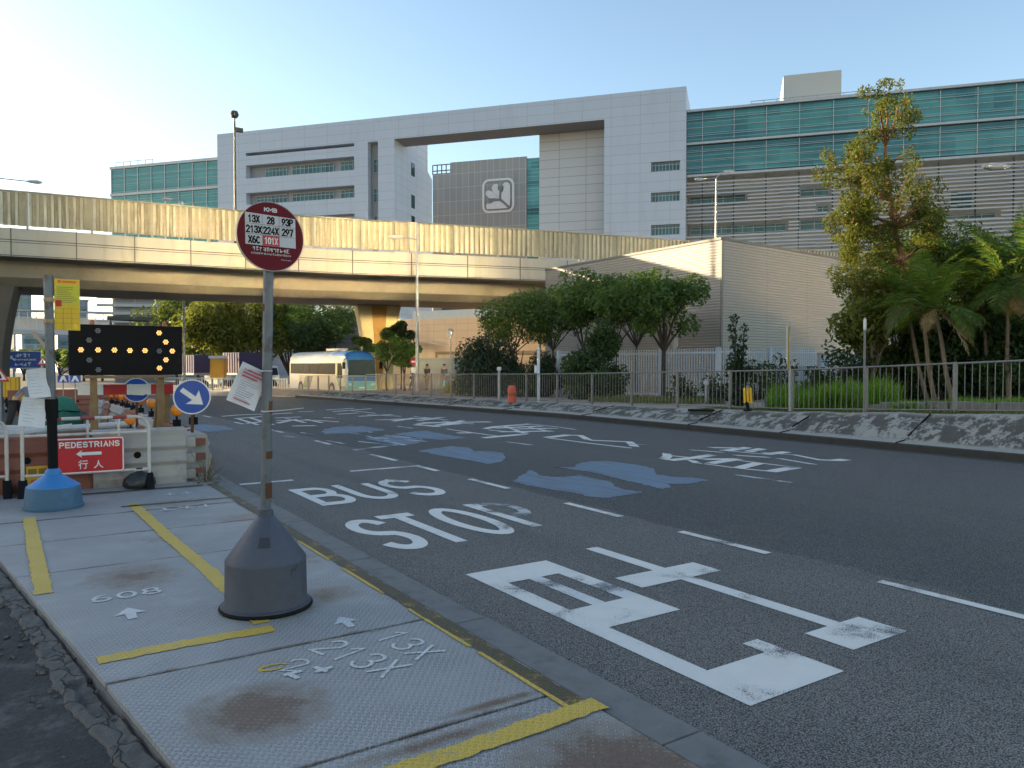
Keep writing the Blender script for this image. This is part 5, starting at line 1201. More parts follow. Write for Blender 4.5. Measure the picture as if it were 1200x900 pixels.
m.add(vs, fs); o = m.build('rubble', pm('grey rubble', (.16, .15, .14), .95, 0, .5, 7, (.05, .04, .035), .6, 4, .8, 14)); tag(o, 'heap of broken concrete and spoil inside the works barriers', 'rubble', kind='stuff')
gt = thing('green_tarpaulin', 'green tarpaulin bundle beyond the blue-based pole inside the works', 'tarpaulin', (*axy(72, 20), zr(17)), 0)
m = MB(); m.lathe([(.42, 0), (.50, .3), (.40, .62), (.2, .86), (.05, .92)], n=16); m.v = [(p[0]*(1+.15*math.sin(p[2]*9)), p[1]*(1+.15*math.cos(p[0]*9)), p[2]) for p in m.v]; m.build('bundle', pm('green netting', (.02, .14, .09), .8, 0, .4, 8, bump=.5, bscale=12), gt, smooth=True)
m = MB(); m.tube([(-.4, -.3, .5), (0, -.47, .55), (.4, -.3, .5)], .02, 6); m.build('tie', M_black, gt)
# ---- people
def skinned(verts, edges, radii, sub=1):
    me = bpy.data.meshes.new('s'); me.from_pydata(verts, edges, []); o = bpy.data.objects.new('s', me); C.objects.link(o)
    sk = o.modifiers.new('skin', 'SKIN'); sk.use_smooth_shade = True
    for i, r in enumerate(radii): me.skin_vertices[0].data[i].radius = r if isinstance(r, tuple) else (r, r)
    me.skin_vertices[0].data[0].use_root = True
    if sub: o.modifiers.new('sub', 'SUBSURF').levels = sub
    dg = bpy.context.evaluated_depsgraph_get(); out = bpy.data.meshes.new_from_object(o.evaluated_get(dg)); bpy.data.objects.remove(o); bpy.data.meshes.remove(me); return out
M_skin = pm('skin', (.42, .25, .17), .6); M_hair = pm('black hair', (.015, .013, .012), .6)
def person(lbl, loc, rz, shirt, trousers, stride=.18, bend=0.0, carry=None, arms=(0, 0), short=True, hat=None, vest=None, group=None):
    t = thing('person', lbl, 'person', loc, rz, group)
    b = bend; hip = Vector((0, 0, .90)); 
    def tor(h): return hip+Vector((0, -math.sin(b)*h, math.cos(b)*h))
    ch = tor(.38); nk = tor(.56); hd = tor(.70)+Vector((0, -.02, 0)); top = tor(.82)+Vector((0, -.01, 0))
    V = [hip, tor(.18), ch, nk, hd, top]; E_ = [(0, 1), (1, 2), (2, 3), (3, 4), (4, 5)]; Rr = [(.15, .11), (.14, .10), (.17, .11), .055, (.078, .095), (.06, .07)]
    arms_i = []
    for s, sw in ((-1, arms[0]), (1, arms[1])):
        sh = ch+Vector((s*.17, 0, .10)); d = Vector((s*.04, -math.sin(sw), -math.cos(sw))); el = sh+d*.29; wr_ = el+Vector((0, -math.sin(sw+.3), -math.cos(sw+.3)))*.25; hn = wr_+(wr_-el).normalized()*.12
        i = len(V); V += [sh, el, wr_, hn]; E_ += [(2, i), (i, i+1), (i+1, i+2), (i+2, i+3)]; Rr += [.062, .045, .033, (.04, .024)]; arms_i.append(i)
    legs_i = []
    for s in (-1, 1):
        st = s*stride; th = hip+Vector((s*.09, 0, -.06)); kn = Vector((s*.10, -st*.45-.02, .48)); an_ = Vector((s*.10, -st, .09+.02*(s > 0))); to_ = an_+Vector((0, -.17, -.055))
        i = len(V); V += [th, kn, an_, to_]; E_ += [(0, i), (i, i+1), (i+1, i+2), (i+2, i+3)]; Rr += [.088, .06, .042, (.04, .03)]; legs_i.append(i)
    me = skinned([tuple(v) for v in V], E_, Rr, 2); me.materials.append(M_skin); o = bpy.data.objects.new('body', me); C.objects.link(o); o.parent = t
    def cloth(name, idx, grow, mat):
        mp = {k: j for j, k in enumerate(idx)}; me = skinned([tuple(V[k]) for k in idx], [(mp[a], mp[c]) for a, c in E_ if a in mp and c in mp], [tuple(q+grow for q in Rr[k]) if isinstance(Rr[k], tuple) else Rr[k]+grow for k in idx], 2)
        me.materials.append(mat); q = bpy.data.objects.new(name, me); C.objects.link(q); q.parent = t; return q
    a0, a1 = arms_i; l0, l1 = legs_i
    cloth('shirt', [1, 0, 2, a0, a0+1, a1, a1+1] if short else [1, 0, 2, a0, a0+1, a0+2, a1, a1+1, a1+2], .014, shirt)
    cloth('trousers', [0, l0, l0+1, l0+2, l1, l1+1, l1+2], .014, trousers)
    if vest: cloth('vest', [1, 2, 0], .024, vest)
    q = MB(); hz = hd+(top-hd)*.5
    q.lathe([(.004, .098), (.05, .088), (.086, .052), (.096, .0), (.09, -.03)], (0, 0, 0), 16); q.v = [(hz.x+p[0]*.92, hz.y+p[1]+.012, hz.z+p[2]) for p in q.v]; q.build('hat' if hat else 'hair', hat or M_hair, t, smooth=True)
    q = MB(); f = hd+Vector((0, -.085, .0)); q.lathe([(.014, -.02), (.02, -.01), (.006, .03)], (f.x, f.y, f.z), 8); q.build('nose', M_skin, t, smooth=True)
    q = MB()
    for s in (-1, 1): q.lathe([(.010, -.008), (.012, 0), (.008, .008)], (s*.034, f.y+.008, f.z+.045), 8)
    q.box(-.025, .025, f.y+.002, f.y+.012, f.z-.05, f.z-.042); q.build('face_features', M_hair, t)
    for i in (l0, l1):
        an_, to_ = V[i+2], V[i+3]; q = MB(); q.extr([(an_.x-.048, an_.y+.06, 0), (an_.x+.048, an_.y+.06, 0), (an_.x+.045, an_.y-.2, 0), (an_.x-.045, an_.y-.2, 0)], (0, 0, .075)); q.build('shoe', M_black, t, bevel=.02)
    for i in (a0, a1):                                        # five fingers on each hand
        w, h_ = V[i+2], V[i+3]; d = (h_-w).normalized(); q = MB()
        for k in range(4): s0 = h_+Vector((0, (k-1.5)*.017, 0)); q.tube([s0-d*.01, s0+d*.035, s0+d*(.062-.006*abs(k-1.4))+Vector((.012 if i == a0 else -.012, 0, 0))], .0085, 6)
        s0 = w+d*.05+Vector((0, -.03, 0)); q.tube([s0, s0+d*.03+Vector((0, -.03, 0)), s0+d*.06+Vector((0, -.035, 0))], .0095, 6); q.build('fingers', M_skin, t, smooth=True)
    return t, V, a0, a1
x, y_ = axy(483, 52); zpv = zv(y_)
person('person in a dark brown top walking, by the tall lamp post behind the railing', (x, y_, zpv), R(70), pm('dark brown cloth', (.06, .045, .04), .8), pm('charcoal cloth', (.05, .05, .055), .8), .2, 0, None, (.2, -.25))
x, y_ = axy(500.5, 52); person('person in a dark blue top and shorts walking in front of the grey sheet wall', (x, y_, zv(y_)), R(-60), pm('navy cloth', (.03, .035, .06), .8), pm('tan shorts cloth', (.20, .13, .09), .8), .16, 0, None, (-.2, .3))
x, y_ = axy(520.5, 51); t_, V_, a0_, a1_ = person('person carrying a light blue bag, walking in front of the grey sheet wall', (x, y_, zv(y_)), R(-60), pm('dark grey cloth', (.05, .06, .08), .8), pm('pale trousers cloth', (.24, .20, .18), .8), .18, 0, None, (.15, .1))
mw = Matrix.Translation(t_.location) @ Matrix.Rotation(R(-60), 4, 'Z'); hp = mw @ V_[a1_+3]
bgx = thing('shoulder_bag', 'light blue bag held by the walking person in front of the grey sheet wall', 'bag', (hp.x, hp.y, hp.z-.52), R(-60))
m = MB(); m.extr([(-.04, -.2, .02), (-.04, .2, .02), (-.04, .23, .40), (-.04, -.23, .40)], (.12, 0, 0)); m.build('pouch', pm('light blue cloth', (.28, .48, .66), .7), bgx, bevel=.02)
m = MB(); m.tube([(.02, -.12, .39), (.02, -.06, .50), (.02, .06, .50), (.02, .12, .39)], .01, 6); m.build('handle', M_blue, bgx)
x, y_ = axy(18, 17.5)
M_hivis = pm('yellow hi-vis cloth', (.62, .45, .03), .7); M_helm = pm('yellow helmet plastic', (.80, .55, .02), .35)
person('worker in a yellow vest bending over the trench, left of the hanging sheets', (x, y_, zr(y_)+.02), R(60), pm('blue grey work cloth', (.16, .20, .27), .8), pm('dark work trousers', (.03, .03, .035), .8), .22, R(62), None, (.3, .6), False, M_helm, M_hivis)
# distant traffic signs + plant
def gantry_sign():
    a = at(8, 432, 46); b = at(49, 432, 47); t = thing('direction_sign', 'blue direction sign with white characters on two posts, at the far left', 'road sign', (a.x, a.y, -1), math.atan2(b.y-a.y, b.x-a.x)); w = (b-a).length; z0 = at(8, 432, 46).z+1; z1 = at(8, 411, 46).z+1
    m = MB(); m.box(0, w, 0, .06, z0, z1); m.build('plate', M_blue, t)
    m = MB(); h = z1-z0; k = .05
    m.box(0, w, -.012, -.002, z0, z0+k); m.box(0, w, -.012, -.002, z1-k, z1); m.box(0, k, -.012, -.002, z0+k, z1-k); m.box(w-k, w, -.012, -.002, z0+k, z1-k)
    scribble(m, w*.46, z0+h*.74, .8, .2, 4, -.013, 6, .035); scribble(m, w*.52, z0+h*.5, 1.1, .1, 12, -.013, 7, .025); scribble(m, w*.46, z0+h*.24, .9, .2, 4, -.013, 8, .035)
    m.poly([(.15, -.013, z0+h*.72), (.33, -.013, z0+h*.72), (.27, -.013, z0+h*.64), (.48, -.013, z0+h*.5), (.42, -.013, z0+h*.42), (.21, -.013, z0+h*.57), (.15, -.013, z0+h*.50)])
    m.build('lettering', M_signwhite, t)
    for u in (.2, .8): q = MB(); q.tube([(w*u, .1, 0), (w*u, .1, z1)], .06, 8); q.build('post', M_galv, t)
gantry_sign()
def tri_sign(lbl, px_, py_, d, s):
    c = at(px_, py_, d); t = thing('warning_sign', lbl, 'road sign', (c.x, c.y, zr(c.y)), -(YAW+math.atan((px_-600)/FPX))); h = c.z-zr(c.y)
    m = MB(); m.extr([(-s/2, 0, h-s*.4), (s/2, 0, h-s*.4), (0, 0, h+s*.46)], (0, .02, 0)); m.build('plate', M_red, t)
    m = MB(); k = .68; m.poly([(-s*k/2, -.004, h-s*.4*k-.0), (s*k/2, -.004, h-s*.4*k), (0, -.004, h+s*.46*k)]); m.build('face', M_signwhite, t)
    m = MB(); m.extr([(-.06*s, -.008, h-.2*s), (.1*s, -.008, h-.2*s), (.02*s, -.008, h+.12*s), (-.05*s, -.008, h+.02*s)], (0, .003, 0)); m.build('pictogram', M_black, t)
    m = MB(); m.tube([(0, .04, 0), (0, .04, h+.2*s)], .03, 8); m.build('post', M_galv, t)
tri_sign('red triangular warning sign beside the blue direction sign', 50, 423, 33, .42)
tri_sign('larger red triangular warning sign cut by the left edge below the direction sign', 0, 440, 24, .5)
x, y_ = axy(12, 34); yc = thing('works_cabinet', 'yellow steel cabinet on legs under the blue direction sign', 'cabinet', (x, y_, zr(y_)), R(-10))
m = MB(); m.box(-.3, .3, 0, .5, .55, 1.45); m.build('box', M_yellow, yc, bevel=.02)
m = MB()
for xx_ in (-.2, 0, .2): m.box(xx_-.015, xx_+.015, -.01, .0, .6, 1.4)
m.build('rib', pm('dark yellow', (.4, .22, .02), .5), yc)
for xx_ in (-.25, .25): q = MB(); q.box(xx_-.03, xx_+.03, .2, .26, 0, .548); q.build('leg', M_galv, yc)

for i, (pxx, d, lbl) in enumerate(((74, 27, 'left of two blue chevron boards beyond the works, right of the blue-based pole'), (88, 27, 'right of two blue chevron boards beyond the works, left of the arrow board legs'))):
    c = at(pxx, 444, d); t = thing('chevron_board', lbl, 'road sign', (c.x, c.y, zr(c.y)), -(YAW+math.atan((pxx-600)/FPX))); h = c.z-zr(c.y)
    m = MB(); m.box(-.17, .17, 0, .02, h-.13, h+.13); m.build('plate', M_blue, t); m = MB(); m.poly([(-.13, -.004, h-.10), (-.05, -.004, h-.10), (0, -.004, h+.0), (.05, -.004, h-.10), (.13, -.004, h-.10), (.04, -.004, h+.10), (-.04, -.004, h+.10)]); m.build('chevron', M_signwhite, t); m = MB(); m.tube([(0, .03, 0), (0, .03, h)], .02, 6); m.build('post', M_galv, t)
def cone(lbl, pxx, d):
    x, y_ = axy(pxx, d); t = thing('traffic_cone', lbl, 'traffic cone', (x, y_, zr(y_)), 0, 'traffic cones beyond the works'); m = MB(); m.lathe([(.17, .04), (.03, .72)], n=16); m.build('body', pm('cone orange', (.62, .10, .02), .5), t, smooth=True)
    m = MB(); m.lathe([(.118, .31), (.082, .49)], n=16); m.build('white_band', M_signwhite, t, smooth=True); m = MB(); m.box(-.2, .2, -.2, .2, 0, .04); m.build('foot', M_black, t)
for i, (pxx, d) in enumerate(((79, 34), (96, 36), (104, 38), (112, 40))): cone('orange and white traffic cone beyond the works, %s from the left' % ('first', 'second', 'third', 'fourth')[i], pxx, d)
# ================================================================== RAILINGS AND FENCES
M_rail = pm('dull galvanised railing', (.20, .192, .182), .6, .4, .2, 6, (.12, .10, .08), .5, 3)
rl = thing('roadside_railing', 'long dull grey metal railing of upright bars along the top of the mossy bank', 'railing', (17.0, 8.4, 0), 0)
y = -5.9; k = 0
while y < 52:
    z0, z1 = zv(y)-.05, zv(y+2.05)-.05; h = 1.13 if y < 40 else 1.05
    m = MB(); m.beam((17.0, y, z0-.1), (17.0, y, z0+h+.03), .075, .075, up=(0, 1, 0)); m.build('post', M_rail, rl, world=True, bevel=.006)
    m = MB(); a = y+.05; b = y+2.0; f = lambda t: z0+(z1-z0)*t
    m.tube([(17.0, a, z0+h), (17.0, b, z1+h)], .022, 8); m.tube([(17.0, a, z0+.12), (17.0, b, z1+.12)], .018, 8); n = 13
    for i in range(1, n): u = i/n; zz = f(u); m.tube([(17.0, a+(b-a)*u, zz+.12), (17.0, a+(b-a)*u, zz+h)], .0095, 6, caps=False)
    m.build('panel', M_rail, rl, world=True); y += 2.05
# white palisade in front of the corrugated shed
M_pal = pm('pale blue-white fence paint', (.50, .54, .60), .5, 0, .1, 3)
A, B, Cc = Vector((*axy(655, 36.5), 0)), Vector((*axy(842, 32.5), 0)), Vector((*axy(957, 35.5), 0))
pf = thing('palisade_fence', 'tall pale white palisade fence in front of the beige corrugated shed', 'fence', (A.x, A.y, .1), 0)
def palisade(P, Q, top=2.2, every=2.9):
    L = (Q-P).length; n = max(1, round(L/every)); d = (Q-P).normalized()
    for i in range(n):
        a = P+d*(L*i/n); b = P+d*(L*(i+1)/n); zg = zv(a.y)-.05
        m = MB(); m.beam((a.x, a.y, zg), (a.x, a.y, zg+top+.02), .16, .16); m.build('post', M_pal, pf, world=True)
        m = MB()
        for z in (.22, top-.18): m.beam((a.x+d.y*.0, a.y, zg+z), (b.x, b.y, zg+z), .04, .07)
        c = 22
        for j in range(1, c): p = a.lerp(b, j/c); m.beam((p.x, p.y, zg+.05), (p.x, p.y, zg+top), .032, .032)
        m.build('panel', M_pal, pf, world=True)
palisade(A, B); palisade(B, Cc)
ww = thing('boundary_wall', 'plain pale rendered boundary wall running right from the palisade fence', 'wall', (Cc.x, Cc.y, .1), 0)
D_ = Vector((*axy(1046, 38.5), 0)); m = MB(); m.beam((Cc.x+.2, Cc.y, 1.05), (D_.x, D_.y, 1.05), .22, 2.1); m.build('wall', pm('pale render wall', (.42, .44, .47), .8, 0, .08, 1, (.25, .25, .26), .4, 1), ww, world=True)
m = MB(); m.beam((Cc.x+.2, Cc.y, 2.13), (D_.x+.1, D_.y, 2.13), .3, .06); m.build('coping', M_conc, ww, world=True)
m = MB()
E1, E2 = Vector((*axy(848, 35), 0)), Vector((*axy(952, 38), 0)); lw_ = thing('boundary_wall', 'low grey wall behind the palisade fence, at the foot of the beige shed', 'wall', (E1.x, E1.y, .1), 0)
m.beam((E1.x, E1.y, .75), (E2.x, E2.y, .75), .2, 1.5); m.build('wall', M_conc, lw_, world=True); m = MB(); m.beam((E1.x, E1.y, 1.53), (E2.x, E2.y, 1.53), .26, .05); m.build('coping', M_kerb, lw_, world=True)
# grey sheet wall beside the pavement
s1, s2 = Vector((*axy(487, 56), 0)), Vector((*axy(549, 49), 0)); gs = thing('sheet_wall', 'grey corrugated metal sheet hoarding beside the footpath, behind the walking people', 'hoarding', (s1.x, s1.y, zv(s1.y)), math.atan2(s2.y-s1.y, s2.x-s1.x)); L = (s2-s1).length; hh = at(500, 420, 55).z-zv(s1.y)
m = MB(); n = int(L/.15); pr = []
for i in range(n): pr += [(i*.15, 0), (i*.15+.07, 0), (i*.15+.09, .04), (i*.15+.14, .04)]
vs = [(x, y_, z) for z in (0, hh) for x, y_ in pr]; m.add(vs, [(i, i+1, len(pr)+i+1, len(pr)+i) for i in range(len(pr)-1)]); m.build('sheet', pm('galvanised sheet', (.28, .31, .34), .45, .3, .15, .8), gs)
m = MB(); m.box(0, L, .06, .14, hh-.1, hh+.02); m.box(0, L, .06, .14, .3, .4); m.build('rail', M_galv, gs)
# white barrier fence far left
a, b = Vector((*axy(190, 66), 0)), Vector((*axy(342, 61), 0)); wf = thing('railing', 'low pale railing along the sunlit far pavement below the purple-covered lorries', 'railing', (a.x, a.y, zr(64)+.1), math.atan2(b.y-a.y, b.x-a.x)); L = (b-a).length
n = int(L/2.2)
for i in range(n+1): q = MB(); q.box(i*2.2-.05, i*2.2+.05, -.05, .05, 0, 1.15); q.build('post', M_white_m, wf)
for i in range(n):
    q = MB(); x0 = i*2.2+.06; x1 = x0+2.08; q.box(x0, x1, -.02, .02, 1.02, 1.10); q.box(x0, x1, -.02, .02, .15, .21)
    for j in range(1, 9): x = x0+(x1-x0)*j/9; q.box(x-.018, x+.018, -.015, .015, .21, 1.02)
    q.build('panel', M_white_m, wf)

# ================================================================== COACH AND LORRIES
M_bw = pm('coach white paint', (.50, .51, .52), .35, 0, .06, 2, (.35, .33, .30), .3, 1.5, coat=.15); M_bb = pm('coach blue paint', (.02, .13, .45), .25, 0, .05, 2, coat=.6); M_bg = pm('coach green stripe', (.04, .25, .12), .3, coat=.4); M_bteal = pm('coach teal paint', (.12, .36, .42), .3, coat=.4); M_bgl = pm('coach glass', (.03, .045, .06), .35, 0, .3, .5, spec=.02)
fx_, fy_ = axy(404, 52); zg = zr(fy_)-.05
coach = thing('coach', 'white coach with blue roof front and green stripe, parked beyond the railing', 'coach', (fx_+1.15, fy_-.1, zg), R(4)); BW, BL, BH = 1.27, 11.6, 3.42
secp = [(-BW, .38), (-BW, 1.5), (-BW*.985, 2.5), (-BW*.93, 3.05), (-BW*.75, 3.3), (-BW*.4, BH), (BW*.4, BH), (BW*.75, 3.3), (BW*.93, 3.05), (BW*.985, 2.5), (BW, 1.5), (BW, .38)]
def ring_at(y, s=1.0, zt=1.0, dz=0): return [(x*s, y, .38+(z-.38)*zt) for x, z in secp]
rings = [ring_at(-.10, .97, .60), ring_at(-.06, .985, .66), ring_at(.04, .995, .84), ring_at(.16, 1, .93), ring_at(.36, 1, .985), ring_at(.7, 1, 1), ring_at(3, 1, 1), ring_at(BL-.3, 1, 1), ring_at(BL, .96, .97)]
coach.scale = (.90, .90, .92)
m = MB(); k = len(secp); vs = [p for r in rings for p in r]; fs = []; mi = []
for i in range(len(rings)-1):
    for j in range(k): fs.append((i*k+j, i*k+(j+1) % k, (i+1)*k+(j+1) % k, (i+1)*k+j)); mi.append(1 if (j in (3, 4, 5, 6, 7) and i < 6) else 0)
fs += [tuple(range(k)), tuple(range((len(rings)-1)*k, len(rings)*k))]; mi += [0, 0]
m.add(vs, fs); m.m = mi; m.build('body', [M_bw, M_bb], coach, smooth=True)
def sidequad(pts, mat, name, off=.012, side=-1):
    m = MB()
    def X(z): 
        return side*(BW*(1 if z < 1.5 else 1-.015*(z-1.5) if z < 2.5 else .985-.10*(z-2.5)/.55)+off)
    m.add([(X(z), y_, z) for y_, z in pts]+[(X(z)-side*.02, y_, z) for y_, z in pts], [tuple(range(len(pts))), tuple(range(2*len(pts)-1, len(pts)-1, -1))]+[(i, (i+1) % len(pts), len(pts)+(i+1) % len(pts), len(pts)+i) for i in range(len(pts))]); return m.build(name, mat, coach)
for sd_ in (-1, 1):
    ywin = [1.9, 3.5, 5.1, 6.7, 8.3, 9.9, 11.2]
    for a, b in zip(ywin[:-1], ywin[1:]): sidequad([(a+.03, 1.62), (b-.03, 1.62), (b-.03, 2.48), (a+.03, 2.48)], M_bgl, 'window', .022, sd_)
    sidequad([(.62, 1.35), (1.5, 1.35), (1.5, 2.48), (.9, 2.48), (.70, 2.2)], M_bgl, 'driver_window', .022, sd_)
    sidequad([(.15, .5), (1.1, .5), (1.75, 1.45), (1.75, 2.5), (1.6, 2.5), (1.56, 1.5), (.95, .78), (.15, .74)], M_bg, 'green_stripe', .018, sd_)
    sidequad([(6.9, .5), (8.0, .5), (7.4, 1.45), (6.3, 1.5)], pm('coach navy graphic', (.05, .08, .22), .3), 'body_graphic', .016, sd_); sidequad([(8.05, .5), (8.5, .5), (7.9, 1.45), (7.45, 1.45)], M_bg, 'body_graphic', .016, sd_)
    for y_ in (2.55, 8.9):
        q = MB(); q.tube([(sd_*(BW-.30), y_, .5), (sd_*(BW+.015), y_, .5)], .50, 24); w = q.build('wheel', M_tyre, coach); q = MB(); q.tube([(sd_*(BW+.005), y_, .5), (sd_*(BW+.03), y_, .5)], .27, 16); h = q.build('rim', M_galv, coach); h.parent = w
    q = MB(); q.tube([(sd_*BW*.9, .1, 2.85), (sd_*(BW+.25), -.25, 2.75), (sd_*(BW+.28), -.25, 2.55)], .03, 6); q.box(sd_*(BW+.28)-.10, sd_*(BW+.28)+.10, -.30, -.20, 2.05, 2.55); q.build('mirror', M_black, coach)
# raked windscreen follows the nose profile
def nose_y(z):
    for (z0, y0), (z1, y1) in zip([(.3, -.10), (2.20, -.10), (2.39, -.06), (2.93, .04), (3.21, .16)][:-1], [(.3, -.10), (2.20, -.10), (2.39, -.06), (2.93, .04), (3.21, .16)][1:]):
        if z <= z1: return y0+(y1-y0)*(z-z0)/(z1-z0)
    return .45
def nose(name, mat, z0, z1, w0, w1, off):
    m = MB(); n = 5; vs = []
    for i in range(n+1): z = z0+(z1-z0)*i/n; w = w0+(w1-w0)*i/n; vs += [(-w, nose_y(z)-off, z), (w, nose_y(z)-off, z)]
    m.add(vs, [(2*i, 2*i+1, 2*i+3, 2*i+2) for i in range(n)]); o = m.build(name, mat, coach); s = o.modifiers.new('thick', 'SOLIDIFY'); s.thickness = .02; return o
nose('windscreen', M_bgl, 1.50, 2.72, 1.16, 1.08, .035); nose('visor_band', M_bb, 2.74, 3.16, 1.08, .92, .04); nose('blue_band', M_bb, 1.12, 1.48, 1.16, 1.16, .04); nose('lower_front', M_bteal, .50, 1.10, 1.17, 1.17, .03)
m = MB(); m.box(-.95, .95, .35, .55, 1.55, 1.95); m.build('dashboard_display', pm('cream dash goods', (.45, .36, .2), .7), coach)
for sd_ in (-1, 1): q = MB(); q.extr([(sd_*.70, -.145, .78), (sd_*1.10, -.145, .80), (sd_*1.10, -.145, 1.0), (sd_*.78, -.145, .96)], (0, .03, 0)); q.build('headlight', pm('headlamp lens', (.6, .62, .62), .1), coach)
q = MB(); q.box(-.26, .26, -.16, -.14, .58, .69); q.build('number_plate', M_signwhite, coach); q = MB(); q.tube([(-.6, -.10, 1.5), (.1, -.02, 2.1)], .015, 5); q.tube([(.6, -.10, 1.5), (1.0, -.0, 2.1)], .015, 5); q.build('wiper', M_black, coach)
q = MB(); q.box(-.7, .7, 3.2, 5.0, BH, BH+.22); q.build('air_conditioner', M_bw, coach, bevel=.06)

M_tarp = pm('purple tarpaulin', (.04, .032, .08), .6, 0, .2, 2, bump=.4, bscale=5); M_tarpp = pm('pale striped tarpaulin', (.40, .33, .38), .7, 0, .2, 3)
def lorry(lbl, px0, px1, d, ytop, ybot, rz, group='lorries behind the far railing'):
    c0 = at(px0, ybot, d); c1 = at(px1, ybot, d); W = 2.4; zg = zr(c0.y)+.0; t = thing('covered_lorry', lbl, 'lorry', (c0.x, c0.y, zg), rz); L = (c1-c0).length; zt = at(px0, ytop, d).z-zg; zbm = max(.9, at(px0, ybot, d).z-zg)
    m = MB(); m.box(0, L, 0, W, zbm, zt); m.build('tarpaulin', M_tarp, t, bevel=.05)
    m = MB(); x = -.03; n = 7
    for i in range(n): m.box(-.05, -.005, .06+W*i/n, .02+W*(i+.55)/n, zbm, zt-.03)
    m.box(L+.002, L+.03, 0, W, zbm, zt-.1); m.build('end_curtain', M_tarpp, t)
    m = MB(); m.box(-.1, L+.1, -.02, W+.02, zbm-.2, zbm-.002); m.build('chassis', M_galv, t)
    m = MB(); m.extr([(L+.15, 0, .5), (L+1.75, 0, .5), (L+1.75, 0, 1.4), (L+1.5, 0, 2.3), (L+.15, 0, 2.35)], (0, 2.1, 0)); cb = m.build('cab', M_white_m, t, bevel=.06); m = MB(); m.extr([(L+.5, -.01, 1.4), (L+1.6, -.01, 1.4), (L+1.42, -.01, 2.1), (L+.5, -.01, 2.1)], (0, .009, 0)); m.build('window', M_bgl, t)
    for x in (.8, L*.45, L+.95):
        for yy in (-.02, W-.25): q = MB(); q.tube([(x, yy, .48), (x, yy+.27, .48)], .47, 18); q.build('wheel', M_tyre, t)
    return t
lorry('lorry under a plain purple cover, nearest the white paper notice', 281, 318, 70, 413, 437, R(25)); lorry('smaller purple-covered lorry partly behind the blue arrow sign', 228, 258, 73, 416, 437, R(25))
yb_ = thing('skip_box', 'yellow-fronted box trailer between the two purple-covered lorries', 'trailer', (*axy(246, 69), zr(66)), R(-25)); zt_ = at(250, 420, 69).z-zr(66)
m = MB(); m.box(0, 1.2, 0, 1.2, 1.0, zt_); m.build('box', pm('ochre panel', (.42, .24, .03), .6), yb_); m = MB(); m.box(-.1, 1.3, -.05, 1.3, zt_+.002, zt_+.25); m.build('roof', M_white_m, yb_)
for x in (.1, 1.0): q = MB(); q.box(x, x+.14, .1, .25, 0, .998); q.build('leg', M_darkmetal, yb_)

# ================================================================== LAMP POSTS, POLES
def lamp_post(lbl, base, ztop_, arms, r=.07, rz=0, name='lamp_post', ball=False, armdir=(1, 0), group=None, mat=None):
    t = thing(name, lbl, 'lamp post', base, 0); h = ztop_-base[2]
    m = MB(); m.tube([(0, 0, 0), (0, 0, h*.3), (0, 0, h)], [r*1.35, r*1.1, r*.75], 10); m.build('pole', mat or M_galv, t, smooth=True); m = MB(); m.lathe([(r*2, 0), (r*2, .5), (r*1.4, .6)], n=12); m.build('base', M_galv, t)
    for (dx, dy, L, rise, zz) in arms:
        d = Vector((dx, dy, 0)).normalized(); m = MB(); m.tube([(0, 0, h+zz), d*L*.4+Vector((0, 0, h+zz+rise*.55)), d*L+Vector((0, 0, h+zz+rise))], r*.5, 8); m.build('arm', M_galv, t, smooth=True)
        p = d*L+Vector((0, 0, h+zz+rise)); q = p+d*.75; m = MB(); m.tube([p-d*.1, p+d*.1, p+d*.5, q], [.05, .10, .13, .06], 10); hd = m.build('lamp_head', pm('lamp head grey', (.45, .45, .44), .45), t, smooth=True); hd.scale = (1, 1, 1)
    return t
vl = -Vector((CM @ Vector((1, 0, 0))).xy)
x, y_ = axy(489, 43.5); lamp_post('tall slim lamp post in front of the flyover, between coach and corrugated shed', (x, y_, zv(y_)), at(489, 262, 43.5).z, [(vl.x, vl.y, .9, .15, -.95)], .085)
x, y_ = axy(282, 47.5); t = lamp_post('slender dark camera mast with ball head on the flyover, in front of the white block', (x, y_+1.0, 8.45), at(282, 140, 47.5).z, [], .075, name='camera_mast', mat=M_darkmetal)
h = at(282, 140, 47.5).z-8.45; m = MB(); m.lathe([(.0, -.25), (.2, -.18), (.27, 0), (.2, .2), (0, .28)], (0, 0, h+.45), 14); m.box(-.04, .04, -.04, .04, h-.05, h+.25); m.build('ball_camera', M_darkmetal, t, smooth=True); m = MB(); m.box(.05, .5, -.12, .12, h-.6, h-.35); m.build('side_camera', M_darkmetal, t)
x, y_ = axy(849, 62); lamp_post('twin-arm lamp post on the flyover above the beige corrugated shed', (x, y_+1, 8.45), at(849, 207, 62).z, [(-vl.x, -vl.y, .75, .55, 0), (vl.x, vl.y, 1.0, -.1, 0)], .085)
hp = at(1152, 212, 24); x, y_ = axy(1300, 24.5); lamp_post('lamp post whose pale head reaches in from the right edge over the louvred wing', (x, y_, .3), at(1300, 198, 24.5).z, [(hp.x-x, hp.y-y_, (Vector((hp.x, hp.y))-Vector((x, y_))).length-.75, -.05, 0)], .085)
hp = at(50, 203.5, 48); x, y_ = axy(-70, 46); lamp_post('lamp post on the flyover whose thin arm reaches in from the left edge', (x, y_+1.2, 8.45), at(-70, 197, 46).z, [(hp.x-x, hp.y-y_, (Vector((hp.x, hp.y))-Vector((x, y_))).length-.75, -.15, 0)], .075)
x, y_ = axy(216, 58); lamp_post('thin lamp pole right of the arrow board, running up behind the flyover', (x, y_, zr(y_)), 14, [(vl.x, vl.y, .8, .2, 0)], .07)
